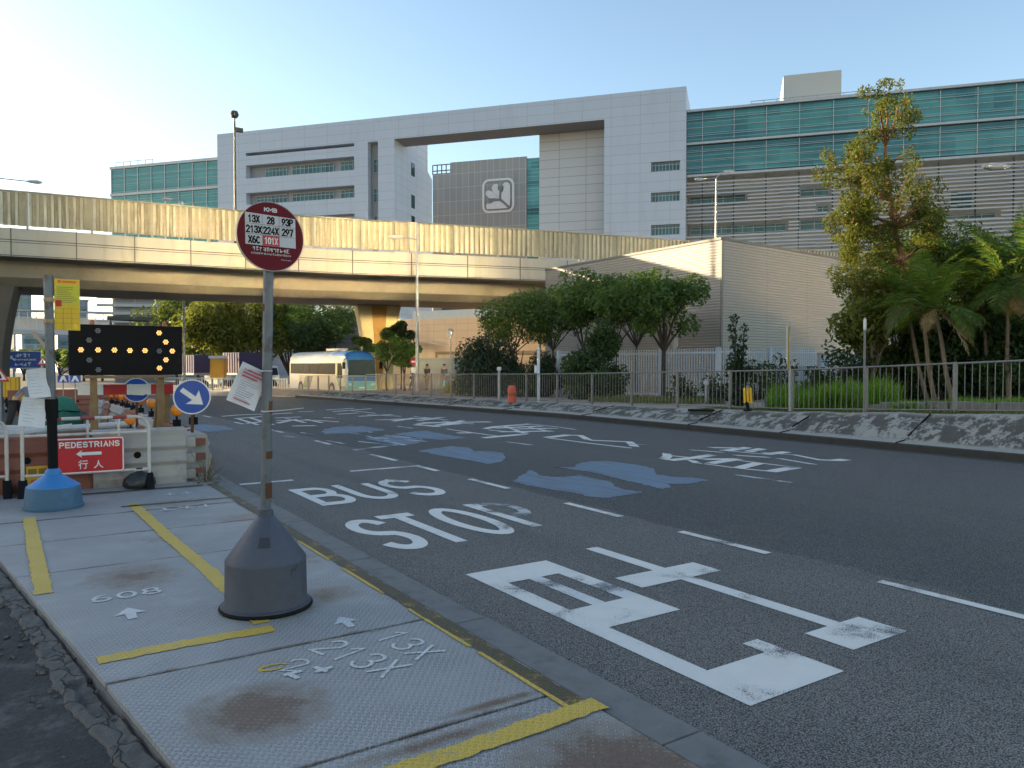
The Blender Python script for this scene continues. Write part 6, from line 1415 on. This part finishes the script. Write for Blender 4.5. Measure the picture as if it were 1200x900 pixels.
def small_pole(name, lbl, cat, px_, d, ytop, parts):
    x, y_ = axy(px_, d); zg = zv(y_) if x > 15 else zr(y_); h = at(px_, ytop, d).z-zg; t = thing(name, lbl, cat, (x, y_, zg), -(YAW+math.atan((px_-600)/FPX))); parts(t, h); return t
def garden(t, h):
    m = MB(); m.tube([(0, 0, 0), (0, 0, h-.5)], .04, 8); m.build('pole', M_galv, t); m = MB(); m.lathe([(.06, -.5), (.16, -.3), (.16, -.05), (.2, -.02), (.05, .05)], (0, 0, h), 14); m.build('lantern', pm('pale lantern', (.5, .5, .48), .4), t, smooth=True)
small_pole('garden_lamp', 'slim garden lamp in front of the tan building wall', 'lamp', 528, 46, 386, garden)
small_pole('garden_lamp', 'small lantern lamp under the right tree of the row, above the palisade fence', 'lamp', 790, 34, 396, garden)
def flood(t, h):
    m = MB(); m.tube([(0, 0, 0), (0, 0, h-.4)], .05, 8); m.build('pole', M_galv, t); m = MB(); m.box(-.2, .2, -.12, .12, h-.7, h); m.build('lamp_box', pm('grey lamp box', (.2, .22, .24), .5), t, bevel=.03)
    m = MB(); m.box(-.16, .16, -.14, -.121, h-.6, h-.1); m.build('glass', M_glassd, t)
small_pole('flood_light', 'grey box flood light on a pole left of the umbrella trees', 'flood light', 592, 43, 378, flood); small_pole('flood_light', 'grey box flood light on a pole between the umbrella tree trunks', 'flood light', 633, 43, 376, flood)
def signpole(t, h):
    m = MB(); m.tube([(0, 0, 0), (-.03, 0, h)], .03, 8); m.build('pole', M_galv, t); m = MB(); m.box(-.10, -.06, -.06, .06, h-1.0, h-.05); m.build('plate_edge', pm('white plate back', (.45, .45, .43), .5), t); m = MB(); m.box(-.058, -.02, -.05, .05, h-1.2, h-.1); m.build('yellow_plate', pm('dull yellow plate', (.30, .19, .02), .6), t)
small_pole('bus_stop_pole', 'thin pole with an edge-on white and yellow plate, before the beige corrugated wall', 'bus stop pole', 926, 19.5, 379, signpole)
def plainpole(t, h):
    m = MB(); m.tube([(0, 0, 0), (0, 0, h)], .026, 8); m.build('pole', M_rail, t); m = MB(); m.lathe([(.028, h-.30), (.033, h-.28), (.033, h-.06), (.028, h-.04)], n=10); m.build('sleeve', M_white_p, t)
small_pole('sign_pole', 'thin steel pole with white sleeve at the right end of the beige shed', 'pole', 1013, 17.9, 372, plainpole)
def whitepost(t, h):
    m = MB(); m.tube([(0, 0, 0), (0, 0, h)], .06, 10); m.build('post', M_white_m, t); m = MB(); m.lathe([(.065, 0), (.075, .04), (.03, .10)], (0, 0, h), 10); m.box(-.16, -.06, -.03, .03, h-.9, h-.6); m.build('cap', M_white_m, t)
small_pole('white_post', 'pale blue-white post standing among the shrubs behind the railing', 'post', 631, 29.5, 410, whitepost)
def shortpost(t, h):
    m = MB(); m.tube([(0, 0, 0), (0, 0, h-.15)], .05, 8); m.build('post', M_galv, t); m = MB(); m.lathe([(.07, -.16), (.10, -.1), (.08, .0)], (0, 0, h), 12); m.build('cap', M_white_p, t)
small_pole('light_bollard', 'short grey bollard with white cap left of the orange marker', 'bollard', 585, 31, 430, shortpost); small_pole('light_bollard', 'small white-topped bollard light low behind the palisade fence shrubs', 'bollard', 828, 26, 446, shortpost)
def orangeb(t, h):
    m = MB(); m.lathe([(.16, 0), (.16, h*.85), (.12, h), (.03, h+.02)], n=16); m.build('body', pm('orange-red plastic', (.50, .09, .035), .5), t, smooth=True); m = MB(); m.lathe([(.163, h*.4), (.165, h*.42), (.165, h*.55), (.163, h*.57)], n=16); m.build('band', M_barred, t)
small_pole('traffic_marker', 'orange-red marker drum behind the railing, below the shrubs', 'marker', 600, 29, 452, orangeb)
def nosign(t, h):
    m = MB(); m.tube([(0, 0, 0), (0, 0, h)], .03, 8); m.build('post', M_galv, t); m = MB(); m.disc((0, 0, h-.25), .27, -.05, -.03, 24); m.build('plate', M_red, t); m = MB(); m.box(-.17, .17, -.056, -.051, h-.30, h-.20); m.build('bar', M_signwhite, t); m = MB(); m.box(-.2, .2, -.045, -.03, h-.95, h-.62); m.build('sub_plate', M_signwhite, t)
small_pole('no_entry_sign', 'small red round sign on a post beside the tall slim lamp post', 'road sign', 485.5, 47, 419, nosign)
t = small_pole('delineator_post', 'yellow striped post leaning on the bank top beside the railing', 'marker post', 877, 20.3, 456, lambda t, h: None)
m = MB(); 
for i in range(3): m.tube([(-.08+.08*i, 0, .22), (-.10+.08*i, 0, .62)], .033, 8)
m.build('yellow_tubes', M_yellow, t); m = MB(); m.tube([(.0, 0, 0), (-.03, 0, .25)], .04, 8); m.lathe([(.13, 0), (.1, .05)], n=10); m.build('foot', M_black, t)
t = small_pole('cable_box', 'dark flat inspection cover box at the top of the bank below the railing', 'box', 822, 20.6, 476, lambda t, h: None); m = MB(); m.box(-.35, .35, -.1, .1, 0, .05); m.build('lid', M_black, t); m = MB(); m.box(-.3, .3, -.08, .08, -.1, -.002); m.build('body', M_darkmetal, t)

# ================================================================== VEGETATION
def leaves(mb, rnd, clumps, n, size, flat=.35, drop=0):
    tot = sum(c[3]*c[4]*c[5] for c in clumps)
    for cx, cy, cz, rx, ry, rz in clumps:
        k = max(6, int(n*(rx*ry*rz)/tot))
        for _ in range(k):
            while True:
                u, v, w = rnd.uniform(-1, 1), rnd.uniform(-1, 1), rnd.uniform(-1, 1); q = u*u+v*v+w*w
                if q < 1 and rnd.random() < .25+.75*q: break
            p = Vector((cx+u*rx, cy+v*ry, cz+w*rz)); s = size*rnd.uniform(.6, 1.35)
            nrm = Vector((u*.6+rnd.uniform(-.8, .8), v*.6+rnd.uniform(-.8, .8), flat+w*.5+rnd.uniform(-.6, .8))).normalized()
            a = nrm.cross(Vector((rnd.uniform(-1, 1), rnd.uniform(-1, 1), rnd.uniform(-1, 1)))).normalized(); b = nrm.cross(a)
            mb.add([p-a*s, p+b*s*.42+nrm*s*.12, p+a*s, p-b*s*.42+nrm*s*.12], [(0, 1, 2, 3)])
def branchy(mb, rnd, base, fork_h, ends, r0, lean=(0, 0), n=7):
    """trunk from base to fork height, then limbs to each end point"""
    b = Vector(base); f = b+Vector((lean[0], lean[1], fork_h)); mid = b.lerp(f, .5)+Vector((rnd.uniform(-.06, .06), rnd.uniform(-.06, .06), 0))*fork_h*.5
    mb.tube([b-Vector((0, 0, .1)), b+Vector((0, 0, .15)), mid, f], [r0*1.5, r0*1.1, r0*.9, r0*.75], n)
    for e in ends:
        e = Vector(e); m1 = f.lerp(e, .45)+Vector((rnd.uniform(-.12, .12), rnd.uniform(-.12, .12), rnd.uniform(0, .15)))*(e-f).length
        mb.tube([f-Vector((0, 0, .05)), m1, e], [r0*.6, r0*.38, r0*.12], 6)
        for _ in range(2):
            g = e+Vector((rnd.uniform(-.5, .5), rnd.uniform(-.5, .5), rnd.uniform(-.1, .5)))*(e-f).length*.45; mb.tube([m1.lerp(e, rnd.random()*.6), g], [r0*.28, r0*.06], 5)
def tree(lbl, loc, h, spread, seed, mat, bark=None, trunk_h=.42, n=2600, size=.13, r0=.09, nlimb=6, crown=1.0, group=None, squash=.55, name='tree', lean=(0, 0), sub=4, clump=.34):
    rnd = random.Random(seed); t = thing(name, lbl, 'tree', loc, 0, group); fh = h*trunk_h; ends = []; cl = []
    for i in range(nlimb):
        a = 2*math.pi*i/nlimb+rnd.uniform(-.4, .4); rr_ = spread*rnd.uniform(.35, .85); e = (lean[0]+rr_*math.cos(a), lean[1]+rr_*math.sin(a), fh+(h-fh)*rnd.uniform(.35, .85)); ends.append(e)
        for _ in range(sub):
            c = spread*clump*rnd.uniform(.6, 1.2); cl.append((e[0]+rnd.uniform(-.4, .4)*spread*.7, e[1]+rnd.uniform(-.4, .4)*spread*.7, min(h-c*squash*.7, e[2]+rnd.uniform(-.25, .45)*spread*.6), c, c, c*squash))
    ends.append((lean[0], lean[1], h*.88)); cl.append((lean[0], lean[1], h*.86, spread*.42, spread*.42, spread*.42*squash))
    m = MB(); branchy(m, rnd, (0, 0, 0), fh, ends, r0, lean); m.build('trunk', bark or M_bark, t, smooth=True)
    m = MB(); leaves(m, rnd, cl, n, size); m.build('crown', mat, t); return t
L_dark = leaf_mat('dark green leaves', (.018, .05, .014), (.045, .10, .022)); L_mid = leaf_mat('green leaves', (.045, .10, .022), (.125, .225, .045), .45); L_yel = leaf_mat('yellow-green leaves', (.07, .10, .014), (.20, .21, .03), .5); L_conf = leaf_mat('dark conifer leaves', (.010, .030, .014), (.025, .055, .022), .2)
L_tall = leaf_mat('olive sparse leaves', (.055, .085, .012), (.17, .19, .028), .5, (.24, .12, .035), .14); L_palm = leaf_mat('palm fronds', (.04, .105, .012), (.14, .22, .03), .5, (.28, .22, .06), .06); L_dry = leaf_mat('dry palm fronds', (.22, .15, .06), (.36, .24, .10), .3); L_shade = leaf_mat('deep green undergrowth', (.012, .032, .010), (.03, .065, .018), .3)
def G2(px_, d): x, y_ = axy(px_, d); return (x, y_, zv(y_)-.05)
# umbrella trees in front of the corrugated shed
for i, (pxx, d, h, sp, lb_) in enumerate([(619, 41, 5.4, 2.3, 'leftmost umbrella-shaped tree, its bare forked limbs against the tan wall'), (648, 40, 5.9, 2.2, 'umbrella-shaped tree at the left corner of the corrugated shed'), (684, 38.5, 5.9, 2.0, 'umbrella-shaped tree rising behind the round bush'), (722, 37, 6.1, 2.0, 'umbrella-shaped tree in the middle of the row before the shaded shed wall'), (746, 34.5, 5.9, 2.0, 'umbrella-shaped tree with a slim straight trunk before the shaded shed wall'), (778, 33.5, 5.3, 2.0, 'rightmost umbrella-shaped tree with a thick dark trunk, before the shaded shed wall')]):
    tree(lb_, G2(pxx, d), h, sp, 40+i, L_mid, None, .40, 5000, .105, .06 if i < 5 else .11, 8, group='umbrella trees before the shed', squash=.78, clump=.36, lean=((-.9, .2) if i == 0 else (0, 0)))
def bush(lbl, loc, w, h, seed, mat, n=1800, size=.10, name='shrub', cone=False, group=None):
    rnd = random.Random(seed); t = thing(name, lbl, 'shrub', loc, 0, group); cl = []
    m = MB()
    for i in range(5): a = i*1.3; m.tube([(0, 0, -.1), (w*.15*math.cos(a), w*.15*math.sin(a), h*.4), (w*.3*math.cos(a), w*.3*math.sin(a), h*.75)], [.04, .03, .01], 5)
    m.build('stem', M_bark, t)
    for i in range(16):
        u = rnd.random(); a = rnd.uniform(0, 6.28); rr_ = w*.5*(1-(u*.85 if cone else max(0, u-.55)))*rnd.uniform(.35, .9); c = w*(.26 if not cone else .26*(1.15-u)); cl.append((rr_*math.cos(a), rr_*math.sin(a), h*(.10+.80*u), c, c, c*1.1))
    m = MB(); leaves(m, rnd, cl, n, size); m.build('foliage', mat, t); return t
bush('broad dark conifer shrub left of the umbrella trees, behind the railing', G2(562, 38), 2.9, 2.9, 60, L_conf, 4600, .10); bush('second dark conifer shrub, touching the broad one on its right', G2(582, 37), 2.4, 2.7, 61, L_conf, 4200, .10)
bush('pointed dark conifer between the two umbrella tree trunks', G2(604, 36.5), 1.5, 3.0, 62, L_conf, 2800, .09, cone=True); bush('pointed dark conifer just right of the pale white post', G2(641, 36), 1.6, 2.9, 63, L_conf, 2800, .09, cone=True); bush('low dark conifer filling the gap below the umbrella trees', G2(622, 36.2), 1.9, 2.1, 64, L_conf, 2600, .09)
bush('dense round dark green bush on a stem before the left part of the palisade', G2(697, 33), 2.6, 3.2, 65, L_dark, 8000, .095)
def columnar(lbl, loc, h, seed):
    rnd = random.Random(seed); t = thing('columnar_shrub', lbl, 'shrub', loc); m = MB(); cl = []
    for (dx, hh) in ((-.18, h), (.30, h*.88), (.05, h*.66), (.48, h*.45), (-.35, h*.5)):
        m.tube([(0, 0, -.1), (dx*.7, 0, hh*.4), (dx, rnd.uniform(-.1, .1), hh*.95)], [.05, .035, .012], 5)
        for k in range(9): u = k/8; cl.append((dx*(.3+.7*u), rnd.uniform(-.08, .08), hh*(.15+.83*u), .17*(1.15-.5*u), .17, .16))
    m.build('stem', M_bark, t); m = MB(); leaves(m, rnd, cl, 1900, .075); m.build('foliage', L_conf, t)
columnar('upright dark shrub with two finger-like shoots, at the corner of the beige shed', G2(864, 24), 2.85, 66)
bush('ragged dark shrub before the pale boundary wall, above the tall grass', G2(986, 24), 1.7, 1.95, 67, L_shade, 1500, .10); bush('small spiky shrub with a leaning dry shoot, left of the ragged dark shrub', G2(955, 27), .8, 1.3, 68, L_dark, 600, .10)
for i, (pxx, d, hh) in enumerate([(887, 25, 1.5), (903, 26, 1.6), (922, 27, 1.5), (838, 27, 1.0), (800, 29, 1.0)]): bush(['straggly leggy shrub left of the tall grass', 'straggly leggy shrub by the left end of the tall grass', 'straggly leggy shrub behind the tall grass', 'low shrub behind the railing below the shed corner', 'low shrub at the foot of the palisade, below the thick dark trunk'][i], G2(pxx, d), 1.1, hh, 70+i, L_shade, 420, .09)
# shrubs round the pier and the coach
for i, (pxx, d, w, hh, mt, lb_) in enumerate([(422, 54, 1.8, 4.1, L_dark, 'slim dark-crowned small tree above the coach roof'), (453, 50, 2.0, 4.3, L_mid, 'bright green small tree right of the coach front'), (474, 49, 2.1, 3.6, L_mid, 'leafy green shrub beside the tall slim lamp post'), (470, 53, 2.2, 5.2, L_shade, 'dark spiky-leaved small tree against the tan building wall')]):
    tree(lb_, G2(pxx, d), hh, w*.5, 80+i, mt, None, .30, 3600, .11, .06, 5, squash=.8, group=None, name='small_tree')
for i, (pxx, d) in enumerate([(532, 43), (545, 42), (556, 41.5), (570, 41)]): bush('yellow-green flower shrub, %s from the left along the footpath edge behind the railing' % lb[[0, 1, 2, 3][i]].replace('nearest', 'first'), G2(pxx, d), 1.2, .9, 90+i, leaf_mat('yellow variegated leaves', (.22, .22, .03), (.42, .30, .06), .4), 500, .09)
# far broad trees beyond the flyover
for i, (pxx, d, ytop, sp, mt, lb_) in enumerate([(207, 88, 338, 4.2, L_dark, 'broad dark tree right of the grey louvred mid-rise'), (252, 78, 344, 3.6, L_yel, 'sunlit yellow-green tree beyond the flyover, left of the grey bus stop pole'), (290, 80, 340, 4.2, L_yel, 'tall sunlit yellow-green tree right behind the grey bus stop pole'), (340, 82, 342, 3.8, L_mid, 'tree half in shade right of the grey bus stop pole'), (376, 80, 352, 3.2, L_dark, 'thin-crowned dark tree above the rear of the coach'), (232, 92, 345, 4.0, L_mid, 'green tree filling the gap between the louvred mid-rise and the sunlit trees')]):
    p = axy(pxx, d); h = at(pxx, ytop, d).z-zr(p[1]); tree(lb_, (p[0], p[1], zr(p[1])), h, sp, 100+i, mt, None, .12, 6500, .25, .2, 9, squash=1.0, clump=.40, sub=6)
for i, (pxx, d, hh) in enumerate([(28, 120, 5), (52, 120, 5.5), (70, 118, 5), (98, 115, 5), (120, 118, 5.5)]):
    p = axy(pxx, d); tree(['distant low tree below the left end of the footbridge', 'distant low tree below the middle of the footbridge', 'distant low tree behind the timetable pole', 'distant low tree left part of the arrow board, far beyond', 'distant low tree behind the arrow board handle'][i], (p[0], p[1], -1), hh, 3.2, 120+i, L_mid, None, .2, 900, .4, .2, 5)
# ---- the tall leaning tree on the right
tt_ = thing('tall_tree', 'tall sparse tree with a leaning reddish trunk, against the teal glass wing', 'tree', G2(1062, 25), 0)
o = Vector(tt_.location); Tp = [(1062, 440), (1062, 340), (1056, 300), (1046, 260), (1043, 225), (1038, 195), (1037, 165), (1040, 140), (1036, 108)]
pts = [at(a, b, 25)-o for a, b in Tp]; pts[0].z = -.1
m = MB(); m.tube(pts, [.16, .12, .095, .08, .068, .055, .042, .028, .012], 9); cl = []; rnd = random.Random(31)
def limb(start, ends, r):
    s = at(*start, 25)-o
    for e in ends:
        q = at(e[0], e[1], 25+rnd.uniform(-1.2, 1.2))-o; mid = s.lerp(q, .5)+Vector((rnd.uniform(-.15, .15), rnd.uniform(-.15, .15), .12)); m.tube([s, mid, q], [r, r*.55, r*.15], 6)
        w = e[2]*25/FPX
        for _ in range(9): c_ = w*rnd.uniform(.28, .72); cl.append((q.x+rnd.uniform(-1.1, 1.1)*w, q.y+rnd.uniform(-1, 1)*w, q.z+rnd.uniform(-1.1, 1.0)*w, c_*rnd.uniform(.6, 1.4), c_, c_*rnd.uniform(.6, 1.5)))
limb((1038, 170), [(1030, 120, 14), (1052, 112, 16), (1063, 128, 12), (1050, 148, 12), (1026, 150, 12)], .05); limb((1040, 200), [(1012, 190, 14), (1020, 168, 9), (1062, 180, 7)], .05)
limb((1044, 235), [(1000, 180, 14), (985, 212, 14), (966, 205, 10), (1010, 215, 20), (1022, 235, 18), (1035, 205, 14), (975, 190, 10)], .06); limb((1046, 262), [(992, 250, 18), (1000, 275, 18), (1015, 258, 18), (988, 290, 14), (1030, 280, 16)], .06)
limb((1048, 268), [(1070, 225, 16), (1085, 240, 16), (1062, 255, 18), (1094, 215, 9), (1080, 268, 18), (1098, 260, 14), (1068, 200, 12)], .06); limb((1058, 305), [(1040, 310, 18), (1012, 312, 18), (1000, 330, 16), (1078, 300, 18), (1095, 285, 14), (1020, 335, 16)], .06)
m.build('trunk', pm('reddish bark', (.19, .095, .055), .85, 0, .3, 5, (.12, .06, .035), .6, 4, .4, 30), tt_, smooth=True)
q = MB(); leaves(q, rnd, cl, 27000, .058, .2); q.build('crown', L_tall, tt_)
# ---- bushy trees round its foot
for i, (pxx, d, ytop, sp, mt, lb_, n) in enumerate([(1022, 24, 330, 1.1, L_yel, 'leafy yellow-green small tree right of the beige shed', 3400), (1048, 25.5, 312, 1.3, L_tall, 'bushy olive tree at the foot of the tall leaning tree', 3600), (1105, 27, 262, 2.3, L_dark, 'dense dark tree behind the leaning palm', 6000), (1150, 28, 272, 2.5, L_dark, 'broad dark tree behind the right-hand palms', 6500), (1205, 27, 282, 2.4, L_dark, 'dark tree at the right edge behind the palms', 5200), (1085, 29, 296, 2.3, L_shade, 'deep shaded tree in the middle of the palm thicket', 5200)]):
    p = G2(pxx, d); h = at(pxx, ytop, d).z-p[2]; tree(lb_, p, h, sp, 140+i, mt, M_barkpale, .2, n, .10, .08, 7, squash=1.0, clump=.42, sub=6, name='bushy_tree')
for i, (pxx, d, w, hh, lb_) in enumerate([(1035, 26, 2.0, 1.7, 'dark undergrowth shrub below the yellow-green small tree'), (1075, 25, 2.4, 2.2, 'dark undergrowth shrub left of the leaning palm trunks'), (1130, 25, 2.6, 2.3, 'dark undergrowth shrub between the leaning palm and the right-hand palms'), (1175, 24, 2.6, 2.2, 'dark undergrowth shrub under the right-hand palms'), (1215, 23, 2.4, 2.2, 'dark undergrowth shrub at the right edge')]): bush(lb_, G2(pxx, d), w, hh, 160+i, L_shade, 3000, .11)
# ---- palms
bush('dark leafy shrub at the foot of the tall leaning tree', G2(1062, 24.5), 1.8, 2.6, 303, L_dark, 3600, .11)
bush('dark leafy shrub filling the thicket at the right edge', G2(1196, 22.8), 2.4, 3.0, 302, L_dark, 3600, .11)
bush('dark leafy shrub filling the thicket under the highest fronds', G2(1150, 23.5), 2.4, 3.0, 301, L_dark, 3600, .11)
bush('dark leafy shrub filling the thicket behind the leaning palm', G2(1108, 24), 2.2, 2.7, 300, L_dark, 3600, .11)
def palm(lbl, base, top_off, n_f, L, seed, mat=None, r=.055, dry=3, name='palm'):
    n_f += 6
    rnd = random.Random(seed); t = thing(name, lbl, 'palm', base, 0, 'palms on the right'); T = Vector(top_off)
    m = MB(); m.tube([(0, 0, -.1), T*.35+Vector((-.05, .03, 0)), T*.7, T], [r*1.3, r, r*.85, r*.7], 9)
    for k in range(8): p = T*(k/9+.08); m.tube([p-Vector((0, 0, .012)), p+Vector((0, 0, .012))], r*1.12, 9)
    m.build('trunk', M_barkpale, t, smooth=True)
    def frond(mb, az, el, Lf, droop):
        P = []; d = Vector((math.cos(az)*math.cos(el), math.sin(az)*math.cos(el), math.sin(el))); p = T.copy(); n = 12
        for i in range(n+1): P.append(p.copy()); d = (d+Vector((0, 0, -droop/n))).normalized(); p += d*Lf/n
        mb.tube(P, [.016*(1-i/(n+1))+.003 for i in range(n+1)], 4)
        for i in range(1, n):
            tg = (P[i+1]-P[i-1]).normalized(); sd = tg.cross(Vector((0, 0, 1))).normalized(); up = sd.cross(tg)
            for s in (-1, 1):
                for h_ in (0, .33, .66):
                    b = P[i].lerp(P[i+1], h_); ll = Lf*.21*math.sin(math.pi*min(.97, (i+h_)/n*.9+.08)); e = b+(sd*s*.82+tg*.5+up*(.25-rnd.random()*.35)).normalized()*ll-Vector((0, 0, ll*.25)); w = tg*ll*.075
                    mid = b.lerp(e, .5)+Vector((0, 0, ll*.06)); mb.add([b-w*.5, mid-w, e, mid+w, b+w*.5], [(0, 1, 2, 3, 4)])
    m = MB()
    for i in range(n_f): frond(m, 2*math.pi*i/n_f*1.618+rnd.random(), rnd.uniform(.1, 1.35), L*rnd.uniform(.8, 1.15), rnd.uniform(1.0, 2.3))
    m.build('fronds', mat or L_palm, t)
    if dry:
        m = MB()
        for i in range(dry): frond(m, rnd.uniform(0, 6.28), rnd.uniform(-.6, .1), L*rnd.uniform(.6, .9), 1.3)
        m.build('dry_fronds', L_dry, t)
    return t
def PB(px_, d, tpx, tpy, dt=0): b = Vector(G2(px_, d)); return b, at(tpx, tpy, d+dt)-b
for i, (pb_, d, tx_, ty_, nf, L, dr, lb_) in enumerate([(1120, 20.5, 1096, 362, 9, 1.8, 4, 'palm with a pale trunk leaning left over the railing'), (1098, 22, 1078, 348, 9, 2.0, 3, 'bright green palm left of the leaning palm'), (1090, 23, 1060, 352, 8, 1.7, 7, 'palm with hanging brown dry fronds, below the bushy olive tree'), (1165, 23, 1150, 355, 9, 1.8, 3, 'slender palm between the leaning palm and the palm with orange dead fronds'), (1184, 22, 1180, 335, 9, 2.0, 7, 'palm with orange dead fronds near the right edge'), (1212, 22, 1208, 320, 9, 2.0, 2, 'tallest palm, its fronds cut by the right edge'), (1150, 25, 1130, 320, 12, 1.9, 1, 'palm whose fronds rise above the dark trees in the middle of the thicket'), (1190, 24, 1172, 300, 11, 1.8, 1, 'palm with pale flower stalk rising highest before the louvres')]):
    b, tp = PB(pb_, d, tx_, ty_); palm(lb_, tuple(b), tp, nf, L, 200+i, dry=dr)
# ---- grass
def grass(lbl, area, n, h, mat, seed, name='grass'):
    rnd = random.Random(seed); m = MB()
    for _ in range(n):
        u, v = rnd.random(), rnd.random(); p = (area[0]*(1-u)*(1-v)+area[1]*u*(1-v)+area[2]*u*v+area[3]*(1-u)*v); hh = h*rnd.uniform(.3, 1.15)*(.45+.75*abs(mnoise.noise(Vector((p.x*.9, p.y*.9, seed))))+.35*abs(mnoise.noise(Vector((p.x*3, p.y*3, seed))))); a = rnd.uniform(0, 6.28); l_ = hh*rnd.uniform(.1, .6); w = .012+.008*rnd.random()
        d = Vector((math.cos(a), math.sin(a), 0)); s = Vector((-d.y, d.x, 0))*w; b = Vector((p.x, p.y, zv(p.y)-.03)); mi_ = b+d*l_*.35+Vector((0, 0, hh*.62)); tp = b+d*l_+Vector((0, 0, hh))
        m.add([b-s, b+s, mi_+s*.7, mi_-s*.7], [(0, 1, 2, 3)]); m.add([mi_-s*.7, mi_+s*.7, tp], [(0, 1, 2)])
    o = m.build(name, mat); tag(o, lbl, 'grass', kind='stuff'); return o
L_grass = leaf_mat('long bright grass', (.09, .25, .012), (.22, .42, .04), .5, (.3, .26, .08), .06); L_gr2 = leaf_mat('short verge grass', (.05, .09, .015), (.14, .17, .04), .4, (.25, .19, .08), .3)
V2 = lambda a, d: Vector((*axy(a, d), 0))
grass('tall bright green grass behind the railing, below the beige shed', [V2(898, 20.6), V2(1045, 19.8), V2(1060, 24.5), V2(915, 25.5)], 20000, .85, L_grass, 1)
grass('shorter green grass behind the railing, below the palms', [V2(1040, 19.2), V2(1240, 16.8), V2(1240, 20), V2(1040, 22.5)], 9000, .34, L_grass, 2)
grass('dry straggly grass along the top of the mossy bank', [Vector((16.5, 15.5, 0)), Vector((16.5, 2, 0)), Vector((17.9, 2, 0)), Vector((17.9, 15.5, 0))], 7000, .12, L_gr2, 3)
grass('green ground cover at the foot of the palisade fence', [V2(690, 28), V2(850, 25.5), V2(850, 31), V2(690, 34)], 5000, .32, L_gr2, 4)
grass('yellowish ground cover along the footpath behind the railing', [V2(520, 44), V2(575, 41), V2(575, 43), V2(520, 47)], 1600, .45, leaf_mat('yellow variegated leaves', (.22, .22, .03), (.42, .30, .06)), 5)
pk = thing('planter_wall', 'low rough stone planter edge in front of the tall green grass', 'planter wall', (18.9, 9, 0), 0)
m = MB(); rs = random.Random(12); y = 15.2
while y > 1.5:
    L = rs.uniform(.5, .9); hh = rs.uniform(.16, .22); m.box(18.75+rs.uniform(-.03, .03), 19.0, y-L+.02, y, zv(y)-.12, zv(y)+hh); y -= L
m.build('stone_edge', pm('planter stone', (.17, .16, .145), .9, 0, .35, 6, (.06, .06, .05), .5, 4, .5, 30), pk, world=True, bevel=.02)
m = MB(); m.box(18.72, 18.76, 1.4, 15.3, zv(8)-.3, zv(8)-.10); m.build('footing', M_conc, pk, world=True)
bk = thing('brick', 'broken red-brown brick lying on the verge behind the railing', 'brick', (*G(1023, 480, .42).xy, .40), R(20)); m = MB(); m.box(-.16, .12, -.08, .08, 0, .09); m.build('piece', pm('brick clay', (.22, .09, .05), .9, 0, .3, 9), bk, bevel=.01); m = MB(); m.box(.14, .24, -.05, .06, 0, .07); m.build('chip', pm('brick clay', (.22, .09, .05)), bk, bevel=.01)
# weeds by the barrier corner
wd = thing('weed', 'dry straggly weed at the kerb beside the water barrier corner', 'weed', (*G(243, 566, -.02).xy, -.06)); m = MB(); rs = random.Random(6)
for i in range(44):
    a = rs.uniform(0, 6.28); hh = rs.uniform(.10, .5); r_ = rs.uniform(.05, .32); m.tube([(0, rs.uniform(-.1, .2), 0), (r_*.4*math.cos(a), r_*.4*math.sin(a), hh*.6), (r_*math.cos(a), r_*math.sin(a), hh)], [.004, .003, .0015], 4)
m.build('stalks', pm('dry stalk', (.16, .13, .08), .9), wd); m = MB(); leaves(m, rs, [(0, 0, .06, .22, .3, .06)], 90, .022); m.build('leaves', L_gr2, wd)
